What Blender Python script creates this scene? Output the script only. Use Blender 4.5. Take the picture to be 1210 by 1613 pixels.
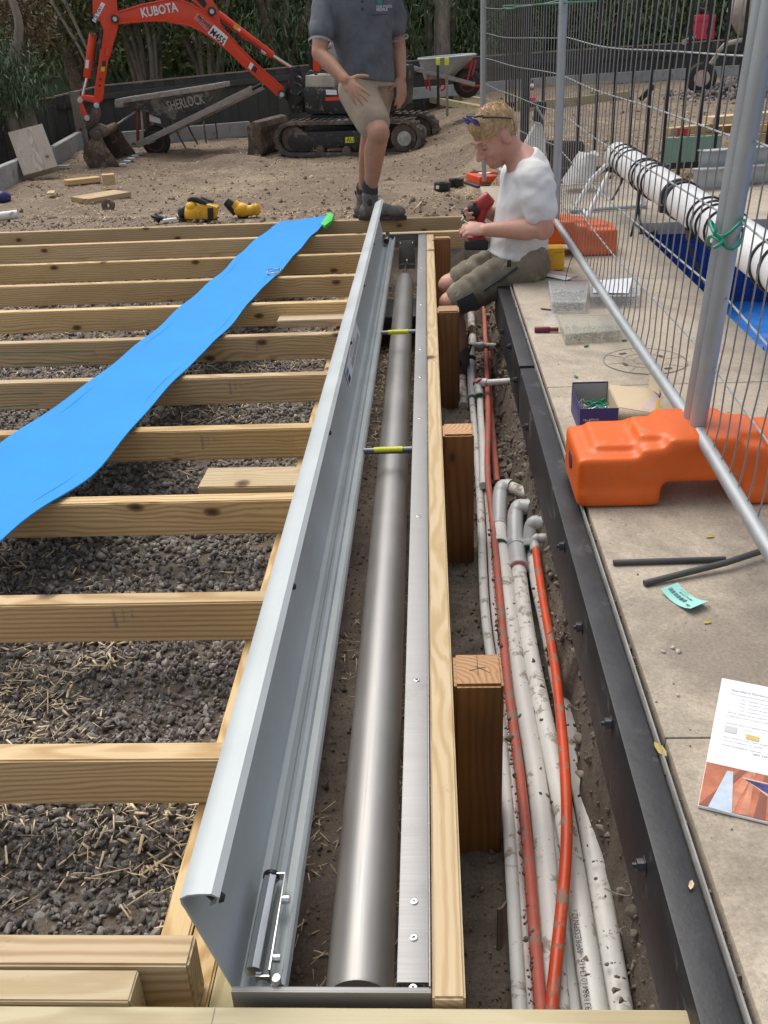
import bpy, bmesh, math, random
import numpy as np
from mathutils import Vector, Matrix, noise as mn

random.seed(7); rng = np.random.default_rng(7)
scene = bpy.context.scene
for o in list(bpy.data.objects): bpy.data.objects.remove(o)
C = scene.collection

# ------------------------------------------------------------------ camera
F_PX = 1525.8166; CAM = np.array([0, 0, 0.9888])
FW = np.array([-0.0519337, 0.89164407, -0.44974853])
RT = np.array([0.99845096, 0.03735645, -0.04123325])
UP = np.array([0.01996437, 0.45119325, 0.89220293])
cd = bpy.data.cameras.new('camera'); cam = bpy.data.objects.new('camera', cd); C.objects.link(cam)
cd.sensor_fit = 'VERTICAL'; cd.sensor_height = 36; cd.sensor_width = 27
cd.lens = F_PX / 1613 * 36; cd.clip_start = 0.02; cd.clip_end = 500
cam.matrix_world = Matrix(((RT[0], UP[0], -FW[0], CAM[0]), (RT[1], UP[1], -FW[1], CAM[1]), (RT[2], UP[2], -FW[2], CAM[2]), (0, 0, 0, 1)))
scene.camera = cam

# ------------------------------------------------------------------ sky, sun, exposure (bright overcast)
SUN_EL, SUN_AZ = math.radians(62), math.radians(-38)
w = bpy.data.worlds.new('World'); scene.world = w; w.use_nodes = True
nt = w.node_tree; bg = nt.nodes['Background']
sky = nt.nodes.new('ShaderNodeTexSky'); sky.sky_type = 'NISHITA'; sky.sun_disc = False
sky.sun_elevation = SUN_EL; sky.sun_rotation = SUN_AZ; sky.air_density = 1.0; sky.dust_density = 3.0; sky.ozone_density = 1.0
hs = nt.nodes.new('ShaderNodeHueSaturation'); hs.inputs['Saturation'].default_value = 0.38; hs.inputs['Value'].default_value = 1.15
nt.links.new(sky.outputs[0], hs.inputs['Color']); nt.links.new(hs.outputs[0], bg.inputs[0]); bg.inputs[1].default_value = 0.105
sd = bpy.data.lights.new('sun', 'SUN'); sd.energy = 1.5; sd.angle = math.radians(55); sd.color = (1.0, 0.95, 0.88)
so = bpy.data.objects.new('sun', sd); C.objects.link(so)
sdir = Vector((math.sin(SUN_AZ) * math.cos(SUN_EL), math.cos(SUN_AZ) * math.cos(SUN_EL), math.sin(SUN_EL)))
so.rotation_euler = sdir.to_track_quat('Z', 'Y').to_euler()
scene.view_settings.view_transform = 'Standard'; scene.view_settings.look = 'None'
scene.view_settings.exposure = 0.54; scene.view_settings.gamma = 1; scene.view_settings.use_curve_mapping = False

# ------------------------------------------------------------------ rays: a point of the place from its bearing and height / distance
def _ray(px, py): return FW * F_PX + RT * (px - 605) + UP * (806.5 - py)
def at(px, py, z=0.0):
    d = _ray(px, py); t = (z - CAM[2]) / d[2]; return Vector(CAM + d * t)
def aty(px, py, Y):
    d = _ray(px, py); return Vector(CAM + d * (Y / d[1]))
def atp(px, py, P0, n):
    d = _ray(px, py); t = ((P0[0]) * n[0] + (P0[1]) * n[1]) / (d[0] * n[0] + d[1] * n[1]); return Vector(CAM + d * t)

# ------------------------------------------------------------------ noise and terrain
def _h(ix, iy, s):
    n = (ix.astype(np.int64) * 374761393 + iy.astype(np.int64) * 668265263 + s * 974634777) & 0x7fffffff
    n = ((n ^ (n >> 13)) * 1274126177) & 0x7fffffff
    return ((n ^ (n >> 16)) & 0xffff) / 65535.0
def vnoise(x, y, s=0):
    x = np.asarray(x, float); y = np.asarray(y, float)
    ix = np.floor(x); iy = np.floor(y); fx = x - ix; fy = y - iy
    fx = fx * fx * (3 - 2 * fx); fy = fy * fy * (3 - 2 * fy)
    a = _h(ix, iy, s); b = _h(ix + 1, iy, s); c = _h(ix, iy + 1, s); d = _h(ix + 1, iy + 1, s)
    return (a + (b - a) * fx + (c - a) * fy + (a - b - c + d) * fx * fy) * 2 - 1
def fbm(x, y, f=1.0, o=4, s=0):
    r = 0; a = 1.0
    for k in range(o): r = r + a * vnoise(np.asarray(x) * f + 13.7 * k, np.asarray(y) * f - 7.1 * k, s + k); f *= 2.03; a *= .5
    return r * .55
def sm(t): t = np.clip(t, 0, 1); return t * t * (3 - 2 * t)
def gs(x, y, cx, cy, rx, ry): return np.exp(-((x - cx) / rx) ** 2 - ((y - cy) / ry) ** 2)
def hyard(x, y, detail=True):
    x = np.asarray(x, float); y = np.asarray(y, float)
    b = -.12 - .29 * sm((y - 6.4) / 2.3)
    k = sm((y - 9) / 4.0)
    r1 = sm((x - .30) / .45) * sm((y - 6.2) / .5) * .9; r2 = sm((x + .7) / 2.0)
    r = (r1 * (1 - k) + np.maximum(r2, r1 * .6) * k)
    b = b + (-.02 - b) * r
    b = b + .13 * gs(x, y, -2.25, 11.8, .45, .35) - .06 * gs(x, y, -3.1, 12.8, .5, .4) + .08 * gs(x, y, .1, 6.9, .35, .6)
    b = b + .05 * gs(x, y, -3.3, 7.6, 1.0, .6) + .12 * gs(x, y, .75, 8.0, .8, .35) * 0
    if detail:
        b = b + .035 * fbm(x, y, .9, 3, 3) + .038 * fbm(x, y, 5.0, 4, 9) * (0.6 + .6 * vnoise(x * .7, y * .7, 5)) + .012 * np.abs(fbm(x, y, 14.0, 3, 19))
    hole = sm((5.72 - y) / .1) ; b = b * (1 - hole) - 1.0 * hole
    pool = sm((x - .36) / .06) * sm((6.42 - y) / .06); b = b * (1 - pool) - 1.0 * pool
    return b
def hnear(x, y, detail=True):
    x = np.asarray(x, float); y = np.asarray(y, float)
    n1 = fbm(x, y, 4.0, 4, 21) if detail else 0
    n2 = fbm(x, y, 22.0, 3, 31) if detail else 0
    xx = x + .02 * n1
    b = -.180 + 0 * x
    b = b + (-.29 + .185) * sm((xx + .31) / .10)
    b = b + (-.40 + .29) * sm((xx + .02) / .07)
    wall = sm((xx - .245 - .015 * (y < 1.7)) / .05)
    b = b + .19 * wall * (.8 + .35 * n1)
    b = b + (.16 * sm((y - 4.9) / .8)) * sm((xx + .1) / .1) + .06 * sm((y - 4.9) / .9) * (1 - sm((xx + .1) / .1))
    b = b + (hyard(x, np.maximum(y, 5.85), False) - b) * sm((y - 5.45) / .35)
    rough = .25 + .75 * sm((xx + .02) / .1)
    b = b + .022 * n1 * rough + .022 * n2 * rough + .026 * wall * n2 + .02 * wall * np.abs(n1) + .016 * wall * np.abs(fbm(x, y, 11, 3, 91))
    return b
def atg(px, py):
    d = _ray(px, py); d = d / np.linalg.norm(d); lo = 4.0; t = lo
    while t < 80:
        q = CAM + d * t
        if q[2] < float(hyard(q[0], q[1], False)): break
        t += .04
    return Vector(CAM + d * (t - .02))
def gz(x, y): return float(hyard(x, y)) if y > 5.85 else float(hnear(x, y))

# ------------------------------------------------------------------ materials
M = {}
def nd(t, ty, **kw):
    n = t.nodes.new(ty)
    for k, v in kw.items():
        if k in n.inputs: n.inputs[k].default_value = v
        else: setattr(n, k, v)
    return n
def c4(c): return (c[0], c[1], c[2], 1)
def newmat(name):
    m = bpy.data.materials.new(name); m.use_nodes = True; t = m.node_tree
    b = t.nodes['Principled BSDF']; M[name] = m; return m, t, b
def mixc(t, fac, a, b):
    n = t.nodes.new('ShaderNodeMix'); n.data_type = 'RGBA'
    for s, v in ((0, fac), (6, a), (7, b)):
        if isinstance(v, bpy.types.NodeSocket): t.links.new(v, n.inputs[s])
        else: n.inputs[s].default_value = v if s == 0 else c4(v)
    return n.outputs[2]
def ramp(t, fac, p0, p1, v0=0.0, v1=1.0):
    n = t.nodes.new('ShaderNodeMapRange'); n.inputs[1].default_value = p0; n.inputs[2].default_value = p1
    n.inputs[3].default_value = v0; n.inputs[4].default_value = v1; t.links.new(fac, n.inputs[0]); return n.outputs[0]
def noise(t, vec, scale, detail=4, rough=.6, dist=0):
    n = nd(t, 'ShaderNodeTexNoise', Scale=scale, Detail=detail, Roughness=rough, Distortion=dist); t.links.new(vec, n.inputs['Vector']); return n.outputs[0]
def coords(t, kind='Object', stretch=None, seed=True):
    tc = t.nodes.new('ShaderNodeTexCoord'); v = tc.outputs[kind]
    if seed:
        oi = t.nodes.new('ShaderNodeObjectInfo'); mu = nd(t, 'ShaderNodeVectorMath', operation='SCALE')
        cx = t.nodes.new('ShaderNodeCombineXYZ')
        for i, f in enumerate((37.0, 61.0, 83.0)):
            q = nd(t, 'ShaderNodeMath', operation='MULTIPLY'); q.inputs[1].default_value = f; t.links.new(oi.outputs['Random'], q.inputs[0]); t.links.new(q.outputs[0], cx.inputs[i])
        ad = nd(t, 'ShaderNodeVectorMath', operation='ADD'); t.links.new(v, ad.inputs[0]); t.links.new(cx.outputs[0], ad.inputs[1]); v = ad.outputs[0]
    if stretch:
        mu = nd(t, 'ShaderNodeVectorMath', operation='MULTIPLY'); mu.inputs[1].default_value = stretch; t.links.new(v, mu.inputs[0]); v = mu.outputs[0]
    return v
def bump(t, b, h, strength, dist=.01):
    n = nd(t, 'ShaderNodeBump', Strength=strength, Distance=dist); t.links.new(h, n.inputs['Height']); t.links.new(n.outputs[0], b.inputs['Normal'])
def pm(name, col, rough=.6, metal=0., var=.12, vs=6., bmp=.1, bs=80., dirt=None, island=0., stretch=None, spec=.5, coat=0., trans=0., alpha=1.):
    """plain surface: base colour with uneven tone, optional second colour in patches (col, amount 0..1, scale)"""
    m, t, b = newmat(name); v = coords(t, 'Object', stretch)
    n1 = noise(t, v, vs, 5, .65)
    dark = tuple(c * (1 - var * 1.6) for c in col); light = tuple(min(1, c * (1 + var)) for c in col)
    out = mixc(t, ramp(t, n1, .3, .7), dark, light)
    if island:
        g = t.nodes.new('ShaderNodeNewGeometry')
        out = mixc(t, ramp(t, g.outputs['Random Per Island'], 0, 1, 0, 1), out, out) if False else out
        h = nd(t, 'ShaderNodeHueSaturation'); t.links.new(out, h.inputs['Color'])
        t.links.new(ramp(t, g.outputs['Random Per Island'], 0, 1, 1 - island, 1 + island), h.inputs['Value']); out = h.outputs[0]
    rsock = None
    if dirt:
        dc, amt, ds = dirt
        n2 = noise(t, v, ds, 7, .72, .3); f = ramp(t, n2, .64 - .25 * amt, .70 - .25 * amt)
        out = mixc(t, f, out, dc); rsock = mixc(t, f, (rough,) * 3, (.9,) * 3)
        t.links.new(rsock, b.inputs['Roughness'])
        if metal:
            t.links.new(ramp(t, f, 0, 1, metal, 0), b.inputs['Metallic'])
    else:
        t.links.new(ramp(t, n1, .3, .7, max(.02, rough - .06), min(1, rough + .06)), b.inputs['Roughness'])
    t.links.new(out, b.inputs['Base Color'])
    if not (dirt and metal): b.inputs['Metallic'].default_value = metal
    b.inputs['Specular IOR Level'].default_value = spec
    if coat: b.inputs['Coat Weight'].default_value = coat
    if trans: b.inputs['Transmission Weight'].default_value = trans
    if alpha < 1: b.inputs['Alpha'].default_value = alpha
    if bmp: bump(t, b, noise(t, v, bs, 5, .6), bmp, .004)
    return m
def wood(name, light, dark, ring=900., knot=1., stain=(.30, .22, .12), stain_amt=.3, rough=.7, green=0.):
    m, t, b = newmat(name); v = coords(t, 'Object', None, False)
    oi = t.nodes.new('ShaderNodeObjectInfo')
    # pith offset per board
    def rnd(mul, lo, hi):
        q = nd(t, 'ShaderNodeMath', operation='MULTIPLY'); q.inputs[1].default_value = mul; t.links.new(oi.outputs['Random'], q.inputs[0])
        f = nd(t, 'ShaderNodeMath', operation='FRACT'); t.links.new(q.outputs[0], f.inputs[0]); return ramp(t, f.outputs[0], 0, 1, lo, hi)
    vv = coords(t, 'Object', (1.0, 5.0, 5.0), True)
    sp = t.nodes.new('ShaderNodeSeparateXYZ'); t.links.new(v, sp.inputs[0])
    def add(a, b_, op='ADD'):
        q = nd(t, 'ShaderNodeMath', operation=op)
        for i, s in enumerate((a, b_)):
            if isinstance(s, bpy.types.NodeSocket): t.links.new(s, q.inputs[i])
            else: q.inputs[i].default_value = s
        return q.outputs[0]
    nz = noise(t, vv, 1.3, 3, .5); nz2 = noise(t, vv, 5.0, 3, .6)
    wob = ramp(t, nz, 0, 1, -.075, .075)
    y = add(add(sp.outputs[1], rnd(91.7, -.05, .05)), wob); z = add(add(sp.outputs[2], rnd(53.3, .03, .11)), add(wob, .6, 'MULTIPLY'))
    r = add(add(add(y, y, 'MULTIPLY'), add(z, z, 'MULTIPLY')), .5, 'POWER')
    # knots
    ks = t.nodes.new('ShaderNodeSeparateXYZ'); t.links.new(coords(t, 'Object', None, True), ks.inputs[0]); kc = t.nodes.new('ShaderNodeCombineXYZ')
    t.links.new(add(add(ks.outputs[0], ramp(t, nz2, 0, 1, -.01, .01)), 4.2, 'MULTIPLY'), kc.inputs[0]); t.links.new(add(add(ks.outputs[2], add(ks.outputs[1], .5, 'MULTIPLY')), 7.5, 'MULTIPLY'), kc.inputs[1])
    vo = nd(t, 'ShaderNodeTexVoronoi', Scale=1.0); vo.voronoi_dimensions = '2D'; t.links.new(kc.outputs[0], vo.inputs['Vector'])
    kr = t.nodes.new('ShaderNodeSeparateColor'); t.links.new(vo.outputs['Color'], kr.inputs[0]); kd = add(vo.outputs['Distance'], ramp(t, kr.outputs[0], .42, .72, 0, .5))
    kn = ramp(t, kd, .0, .34, 1, 0)
    r2 = add(r, add(kn, .010 * knot, 'MULTIPLY'), 'ADD')
    r3 = add(r2, ramp(t, nz2, 0, 1, -.0035, .0035))
    s = nd(t, 'ShaderNodeMath', operation='SINE'); t.links.new(add(r3, ring, 'MULTIPLY'), s.inputs[0])
    fine = noise(t, coords(t, 'Object', (3.0, 160.0, 160.0), True), 1.0, 3, .7)
    g = ramp(t, s.outputs[0], -.5, 1.0, 0, 1); g = add(g, ramp(t, fine, .3, .7, -.15, .2)); 
    col = mixc(t, ramp(t, g, 0, 1.1, 0, .9), light, dark)
    big = noise(t, coords(t, 'Object', (.8, 3, 3), True), 2.2, 3, .5)
    col = mixc(t, ramp(t, big, .48, .72, 0, stain_amt), col, stain)
    if green: col = mixc(t, ramp(t, noise(t, vv, .7, 3, .5), .45, .7, 0, green), col, (.30, .33, .14))
    if knot:
        col = mixc(t, ramp(t, kd, .05, .30, .45, 0), col, dark)
        col = mixc(t, ramp(t, kd, .065, .105, .85, 0), col, (.15, .065, .028))
        col = mixc(t, ramp(t, kd, .03, .055, .75, 0), col, (.035, .018, .01))
    col = mixc(t, ramp(t, noise(t, coords(t, 'Object', (2, 2, 2), True), 6, 7, .75), .62, .72, 0, .35), col, (.16, .115, .075))
    h = nd(t, 'ShaderNodeHueSaturation'); t.links.new(col, h.inputs['Color']); t.links.new(rnd(29.1, .80, 1.1), h.inputs['Value']); t.links.new(rnd(11.9, .9, 1.08), h.inputs['Saturation'])
    t.links.new(h.outputs[0], b.inputs['Base Color']); b.inputs['Roughness'].default_value = rough
    bump(t, b, add(g, fine), .25, .0015)
    return m
pine = wood('pine', (.68, .50, .27), (.44, .27, .11), 620, 1., (.37, .24, .11), .5)
pine_rim = wood('pine_pale', (.64, .505, .325), (.49, .345, .18), 900, .7, (.55, .38, .20), .3, green=.15)
pine_green = wood('pine_treated', (.53, .455, .27), (.38, .30, .15), 700, .5, (.40, .34, .18), .4, green=.5)
post_wood = wood('post_stained', (.32, .145, .045), (.235, .098, .028), 380, .5, (.055, .022, .008), .75, .55)
post_top = wood('post_top', (.52, .32, .17), (.36, .19, .09), 520, 0, (.40, .22, .11), .4)
old_wood = wood('weathered_wood', (.36, .31, .25), (.22, .18, .14), 800, .6, (.18, .15, .12), .5, .85)
fence_black = wood('fence_paling', (.078, .078, .070), (.045, .045, .041), 600, .4, (.05, .05, .045), .5, .8)
pm('stone_grey', (.225, .205, .188), .9, var=.35, vs=60, bmp=.5, bs=260, island=.6)
pm('straw', (.68, .54, .34), .75, var=.2, vs=40, bmp=.15, bs=300, stretch=(4, 1, 1), island=.3)
pm('clod_yard', (.245, .178, .125), .95, var=.25, vs=40, bmp=.4, bs=200, island=.25)
pm('clod', (.175, .14, .108), .95, var=.3, vs=40, bmp=.5, bs=200, island=.35)
pm('clay_clod', (.225, .19, .15), .93, var=.3, vs=30, bmp=.5, bs=150, island=.3)
def dirt(name, cols, fine=220, pale=(.45, .35, .22), pale_amt=.3, wet=0):
    m, t, b = newmat(name); tc = t.nodes.new('ShaderNodeTexCoord'); v = tc.outputs['Object']
    a = noise(t, v, 1.1, 6, .65); c = noise(t, v, 9, 6, .7); f = noise(t, v, fine, 3, .7)
    col = mixc(t, ramp(t, a, .35, .65), cols[0], cols[1]); col = mixc(t, ramp(t, c, .35, .75), col, cols[2])
    if pale_amt: 
        pf = nd(t, 'ShaderNodeMath', operation='MULTIPLY'); t.links.new(ramp(t, noise(t, v, .8, 5, .7), .5, .68, 0, pale_amt), pf.inputs[0]); t.links.new(ramp(t, noise(t, v, 40, 3, .8), .42, .62), pf.inputs[1])
        col = mixc(t, pf.outputs[0], col, pale)
    h = nd(t, 'ShaderNodeHueSaturation'); t.links.new(col, h.inputs['Color']); t.links.new(ramp(t, f, .25, .75, .72, 1.3), h.inputs['Value'])
    t.links.new(h.outputs[0], b.inputs['Base Color']); b.inputs['Roughness'].default_value = .92
    bump(t, b, noise(t, v, fine * .35, 8, .75), .9, .012); return m
dirt('dirt_yard', ((.185, .136, .094), (.265, .20, .135), (.13, .092, .064)), 70, (.50, .41, .28), .8)
dirt('dirt_trench', ((.165, .132, .102), (.235, .195, .155), (.11, .085, .064)), 160, (.36, .31, .24), .3)
def brushed(name, col, rough, sx, strength=.15, patch=None, metal=1.):
    m, t, b = newmat(name); v = coords(t, 'Object', sx)
    n1 = noise(t, v, 1.0, 3, .6); big = noise(t, coords(t, 'Object'), 5, 5, .6)
    c = mixc(t, ramp(t, big, .3, .7), tuple(k * .9 for k in col), tuple(min(1, k * 1.06) for k in col)); 
    if patch: c = mixc(t, ramp(t, noise(t, coords(t, 'Object'), 14, 7, .75, .5), .56, .74, 0, .8), c, patch)
    t.links.new(c, b.inputs['Base Color']); b.inputs['Metallic'].default_value = metal
    rr = nd(t, 'ShaderNodeMath', operation='ADD'); t.links.new(ramp(t, n1, .3, .7, rough - .05, rough + .05), rr.inputs[0]); t.links.new(ramp(t, big, .3, .7, -.04, .06), rr.inputs[1])
    t.links.new(rr.outputs[0], b.inputs['Roughness'])
    if strength: bump(t, b, n1, strength, .0006)
    return m
brushed('stainless', (.31, .305, .30), .55, (3, 400, 400), .1, (.26, .255, .245), .8)
brushed('roller_metal', (.36, .35, .34), .47, (400, 3, 400), .05, None, .62)
brushed('lid_metal', (.45, .485, .49), .50, (400, 2, 400), .03, (.40, .43, .43), .22)
brushed('wire_steel', (.30, .29, .275), .5, (30, 30, 8), .0, None, .6)
brushed('galvanised', (.43, .45, .455), .52, (30, 30, 5), .15, (.30, .31, .31), .75)
brushed('chrome', (.75, .75, .74), .18, (50, 50, 50), 0)
pm('pvc_muddy', (.68, .67, .63), .45, var=.06, dirt=((.33, .29, .235), .34, 20), bmp=.12)
pm('pvc_clean', (.74, .735, .70), .38, var=.05, dirt=((.42, .37, .30), .12, 30), bmp=.06)
pm('pvc_brown_mud', (.60, .57, .52), .5, var=.1, dirt=((.25, .20, .15), .55, 22), bmp=.3)
pm('pvc_grey', (.47, .48, .48), .35, var=.06, dirt=((.40, .30, .27), .18, 30), bmp=.05)
pm('pvc_pink', (.66, .58, .56), .45, var=.08, dirt=((.38, .30, .26), .2, 30))
pm('glue_green', (.02, .20, .11), .4); pm('primer_pink', (.62, .22, .24), .45, var=.25, vs=30)
pm('conduit_orange', (.62, .075, .022), .40, var=.12, dirt=((.30, .19, .14), .42, 30), bmp=.06)
pm('conduit_red', (.52, .12, .08), .55, var=.15, dirt=((.33, .20, .16), .5, 24), bmp=.06)
pm('beam_black', (.022, .023, .026), .48, var=.3, vs=9, bmp=.25, bs=50, dirt=((.075, .068, .06), .26, 9))
pm('black_plastic', (.018, .018, .02), .4); pm('black_steel', (.012, .012, .014), .35); pm('rubber', (.035, .033, .032), .75, var=.25, vs=12)
def coping():
    m, t, b = newmat('coping_concrete'); v = coords(t, 'Object', None, False)
    tw = t.nodes.new('ShaderNodeNewGeometry').outputs['Position']; a = noise(t, tw, 3.2, 8, .7, .3); c = noise(t, v, 14, 7, .75); f = noise(t, v, 160, 4, .8)
    col = mixc(t, ramp(t, c, .3, .7), (.395, .33, .25), (.52, .445, .35))
    sp = t.nodes.new('ShaderNodeSeparateXYZ'); t.links.new(tw, sp.inputs[0]); ob = noise(t, tw, 2.4, 8, .75, .6)
    wear = nd(t, 'ShaderNodeMath', operation='ADD'); t.links.new(ob, wear.inputs[0]); t.links.new(ramp(t, sp.outputs[1], 1.0, 2.3, .085, -.02), wear.inputs[1])
    col = mixc(t, ramp(t, wear.outputs[0], .46, .66, 0, .68), col, (.185, .155, .125))
    col = mixc(t, ramp(t, a, .58, .7, 0, .35), col, (.58, .53, .45))
    h = nd(t, 'ShaderNodeHueSaturation'); t.links.new(col, h.inputs['Color']); t.links.new(ramp(t, f, .28, .72, .72, 1.22), h.inputs['Value'])
    col2 = mixc(t, ramp(t, noise(t, v, 330, 2, .6), .66, .72, 0, .7), h.outputs[0], (.09, .075, .06))
    t.links.new(col2, b.inputs['Base Color']); b.inputs['Roughness'].default_value = .85; bump(t, b, f, .35, .002)
coping()
pm('sleeper_grey', (.36, .37, .37), .8, var=.15, vs=5, bmp=.3, dirt=((.26, .20, .15), .22, 6))
pm('grey_concrete', (.30, .29, .27), .85, var=.2, vs=12, bmp=.4)
pm('block_orange', (.74, .125, .010), .36, var=.10, vs=5, bmp=.12, bs=120, dirt=((.52, .20, .08), .20, 16), spec=.45)
pm('machine_orange', (.72, .058, .018), .35, var=.06, vs=5, bmp=.03, dirt=((.45, .13, .08), .10, 12), spec=.5)
pm('machine_black', (.022, .023, .025), .45, var=.3, vs=10, dirt=((.20, .17, .13), .33, 9), bmp=.2)
pm('track_rubber', (.10, .085, .07), .85, var=.3, vs=12, dirt=((.21, .16, .12), .45, 9), bmp=.5)
pm('muddy_steel', (.11, .075, .055), .6, var=.3, vs=12, dirt=((.22, .17, .125), .42, 10), bmp=.4)
pm('barrow_black', (.10, .105, .106), .6, var=.3, vs=10, dirt=((.27, .26, .24), .5, 7), bmp=.3)
pm('cement_crust', (.40, .39, .36), .9, var=.25, vs=20, bmp=.6)
pm('barrow_grey', (.38, .42, .42), .5, var=.12, vs=14, dirt=((.45, .45, .43), .22, 16)); pm('barrow_red', (.50, .035, .03), .5, dirt=((.3, .12, .09), .2, 16))
pm('red_dull', (.25, .06, .05), .65, dirt=((.25, .19, .15), .35, 16)); pm('faded_wood_bar', (.36, .34, .32), .7, var=.15, stretch=(1, 5, 5), vs=8, dirt=((.25, .2, .17), .25, 14))
pm('blue_foam', (.045, .305, .72), .8, spec=.2, var=.05, vs=5, bmp=.25, bs=160, stretch=(1, 1, 1)); pm('green_foam', (.06, .62, .10), .5)
pm('yellow_tool', (.78, .42, .02), .45, var=.06, dirt=((.4, .25, .1), .15, 40)); pm('case_yellow', (.78, .44, .025), .42, var=.06)
pm('tape_yellow', (.70, .72, .03), .45, var=.1, vs=80); pm('white_plastic', (.80, .80, .79), .35, var=.03)
pm('tube_white', (.80, .80, .80), .3, var=.04, vs=3, bmp=.02); pm('bag_white', (.72, .72, .70), .4, var=.12, vs=9, bmp=.8, bs=22, alpha=.85)
pm('case_orange', (.75, .085, .03), .4); pm('galv_steel_beam', (.50, .53, .55), .5, metal=.5, var=.15, vs=14); pm('board_green', (.26, .46, .36), .7, var=.1)
pm('navy_card', (.035, .030, .16), .5, var=.08); pm('kraft_card', (.60, .47, .31), .75, var=.05); pm('card_inside', (.36, .36, .36), .7); pm('card_pink', (.58, .44, .41), .7); pm('card_gold', (.70, .42, .02), .6)
pm('plug_green', (.008, .27, .17), .45); pm('screw_zinc', (.42, .42, .38), .35, metal=.8); pm('maroon', (.16, .018, .035), .4); pm('rod_black', (.065, .066, .066), .6, var=.15, vs=20)
pm('label_cyan', (.33, .68, .62), .6, var=.03); pm('paper_white', (.80, .81, .85), .45, var=.02, bmp=0); pm('ink', (.035, .035, .04), .7, bmp=0); pm('ink_soft', (.22, .22, .24), .7, bmp=0); pm('ink_white', (.78, .78, .78), .6, bmp=0); pm('photo_gold', (.62, .47, .18), .5, bmp=0)
pm('ink_blue', (.05, .15, .50), .5, bmp=0); pm('photo_grey', (.55, .55, .56), .5, bmp=0)
pm('leaf_yellow', (.50, .38, .07), .6, var=.15); pm('chip_stone', (.50, .46, .38), .8)
pm('shirt_grey', (.125, .137, .155), .88, var=.22, vs=9, bmp=.9, bs=14); pm('shirt_trim', (.30, .32, .34), .85); pm('shorts_khaki', (.34, .275, .20), .88, var=.12, vs=10, bmp=.5, bs=24)
pm('shirt_white', (.70, .69, .68), .85, var=.05, vs=8, bmp=1., bs=11, dirt=((.55, .50, .45), .06, 14)); pm('shorts_olive', (.215, .185, .135), .9, var=.16, vs=12, bmp=.5, bs=26, dirt=((.36, .31, .24), .25, 14))
pm('sock_dark', (.045, .047, .05), .95, bmp=.5, bs=160); pm('boot_grey', (.135, .125, .115), .75, var=.22, vs=22, dirt=((.24, .20, .16), .3, 30), bmp=.3); pm('boot_sole', (.045, .042, .04), .8, dirt=((.2, .16, .12), .3, 30))
def skin(name, a, bcol, c):
    m, t, b = newmat(name); v = coords(t, 'Object'); n = noise(t, v, 10, 4, .6); n2 = noise(t, v, 90, 4, .7)
    col = mixc(t, ramp(t, n, .35, .65), a, bcol); col = mixc(t, ramp(t, n2, .5, .72, 0, .4), col, c)
    t.links.new(col, b.inputs['Base Color']); b.inputs['Roughness'].default_value = .52; b.inputs['Subsurface Weight'].default_value = .08; b.inputs['Subsurface Radius'].default_value = (.02, .008, .004); b.inputs['Subsurface Scale'].default_value = .5
    bump(t, b, n2, .4, .003)
skin('skin_tan', (.40, .20, .125), (.47, .255, .165), (.30, .13, .08)); skin('skin_pink', (.53, .26, .19), (.60, .33, .25), (.44, .18, .13))
pm('hair_blond', (.56, .385, .20), .65, var=.35, vs=70, bmp=.9, bs=90, stretch=(1, 1, .25)); pm('hair_brown', (.09, .055, .035), .6, var=.4, vs=90, bmp=.8, bs=90)
pm('lens_purple', (.045, .02, .30), .08, var=.5, vs=18, bmp=0, spec=1.); pm('drill_red', (.33, .02, .022), .4, var=.1); pm('eye_dark', (.03, .02, .02), .3)
pm('brow_hair', (.30, .18, .09), .7); pm('mixer_red', (.66, .035, .09), .4); pm('mixer_cream', (.46, .42, .35), .6, var=.2, dirt=((.33, .30, .26), .35, 7)); pm('pink_hub', (.58, .42, .36), .6)
pm('tarp_blue', (.02, .17, .58), .4, var=.12, vs=5, bmp=.7, bs=7, dirt=((.12, .08, .05), .2, 2.2)); pm('tile_blue', (.006, .032, .19), .22, var=.10, vs=2, bmp=0); pm('grout_blue', (.06, .12, .26), .6)
pm('bark_grey', (.27, .235, .19), .9, var=.3, vs=14, stretch=(1, 1, .3), bmp=.6); pm('bark_brown', (.19, .145, .10), .9, var=.3, vs=14, bmp=.6); pm('orange_tie', (.8, .12, .02), .5)
def leafmat(name, a, b_, c):
    m, t, b = newmat(name); g = t.nodes.new('ShaderNodeNewGeometry'); rp = g.outputs['Random Per Island']
    col = mixc(t, ramp(t, rp, 0, .75), a, b_); col = mixc(t, ramp(t, rp, .86, .98), col, c)
    t.links.new(col, b.inputs['Base Color']); b.inputs['Roughness'].default_value = .5
    b.inputs['Transmission Weight'].default_value = 0.; b.inputs['Subsurface Weight'].default_value = .0
leafmat('leaf_dark', (.045, .075, .025), (.11, .165, .055), (.15, .19, .07)); leafmat('leaf_olive', (.065, .08, .028), (.15, .165, .055), (.26, .22, .09))
leafmat('leaf_willow', (.07, .115, .05), (.15, .22, .10), (.20, .24, .14)); leafmat('leaf_bronze', (.10, .075, .035), (.22, .175, .075), (.45, .36, .2)); leafmat('leaf_near', (.06, .10, .05), (.12, .18, .09), (.24, .30, .17))
def clear(name, col, rough, tr=.9):
    m, t, b = newmat(name); b.inputs['Base Color'].default_value = c4(col); b.inputs['Roughness'].default_value = rough
    b.inputs['Transmission Weight'].default_value = tr; b.inputs['IOR'].default_value = 1.12; return m
for nm_, c_, r_, al in (('clear_plastic', (.80, .82, .83), .12, .20), ('cloudy_plastic', (.66, .64, .54), .3, .27), ('clear_film', (.8, .8, .8), .15, .30)):
    m_, t_, b_ = newmat(nm_); b_.inputs['Base Color'].default_value = c4(c_); b_.inputs['Roughness'].default_value = r_; b_.inputs['Alpha'].default_value = al
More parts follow.
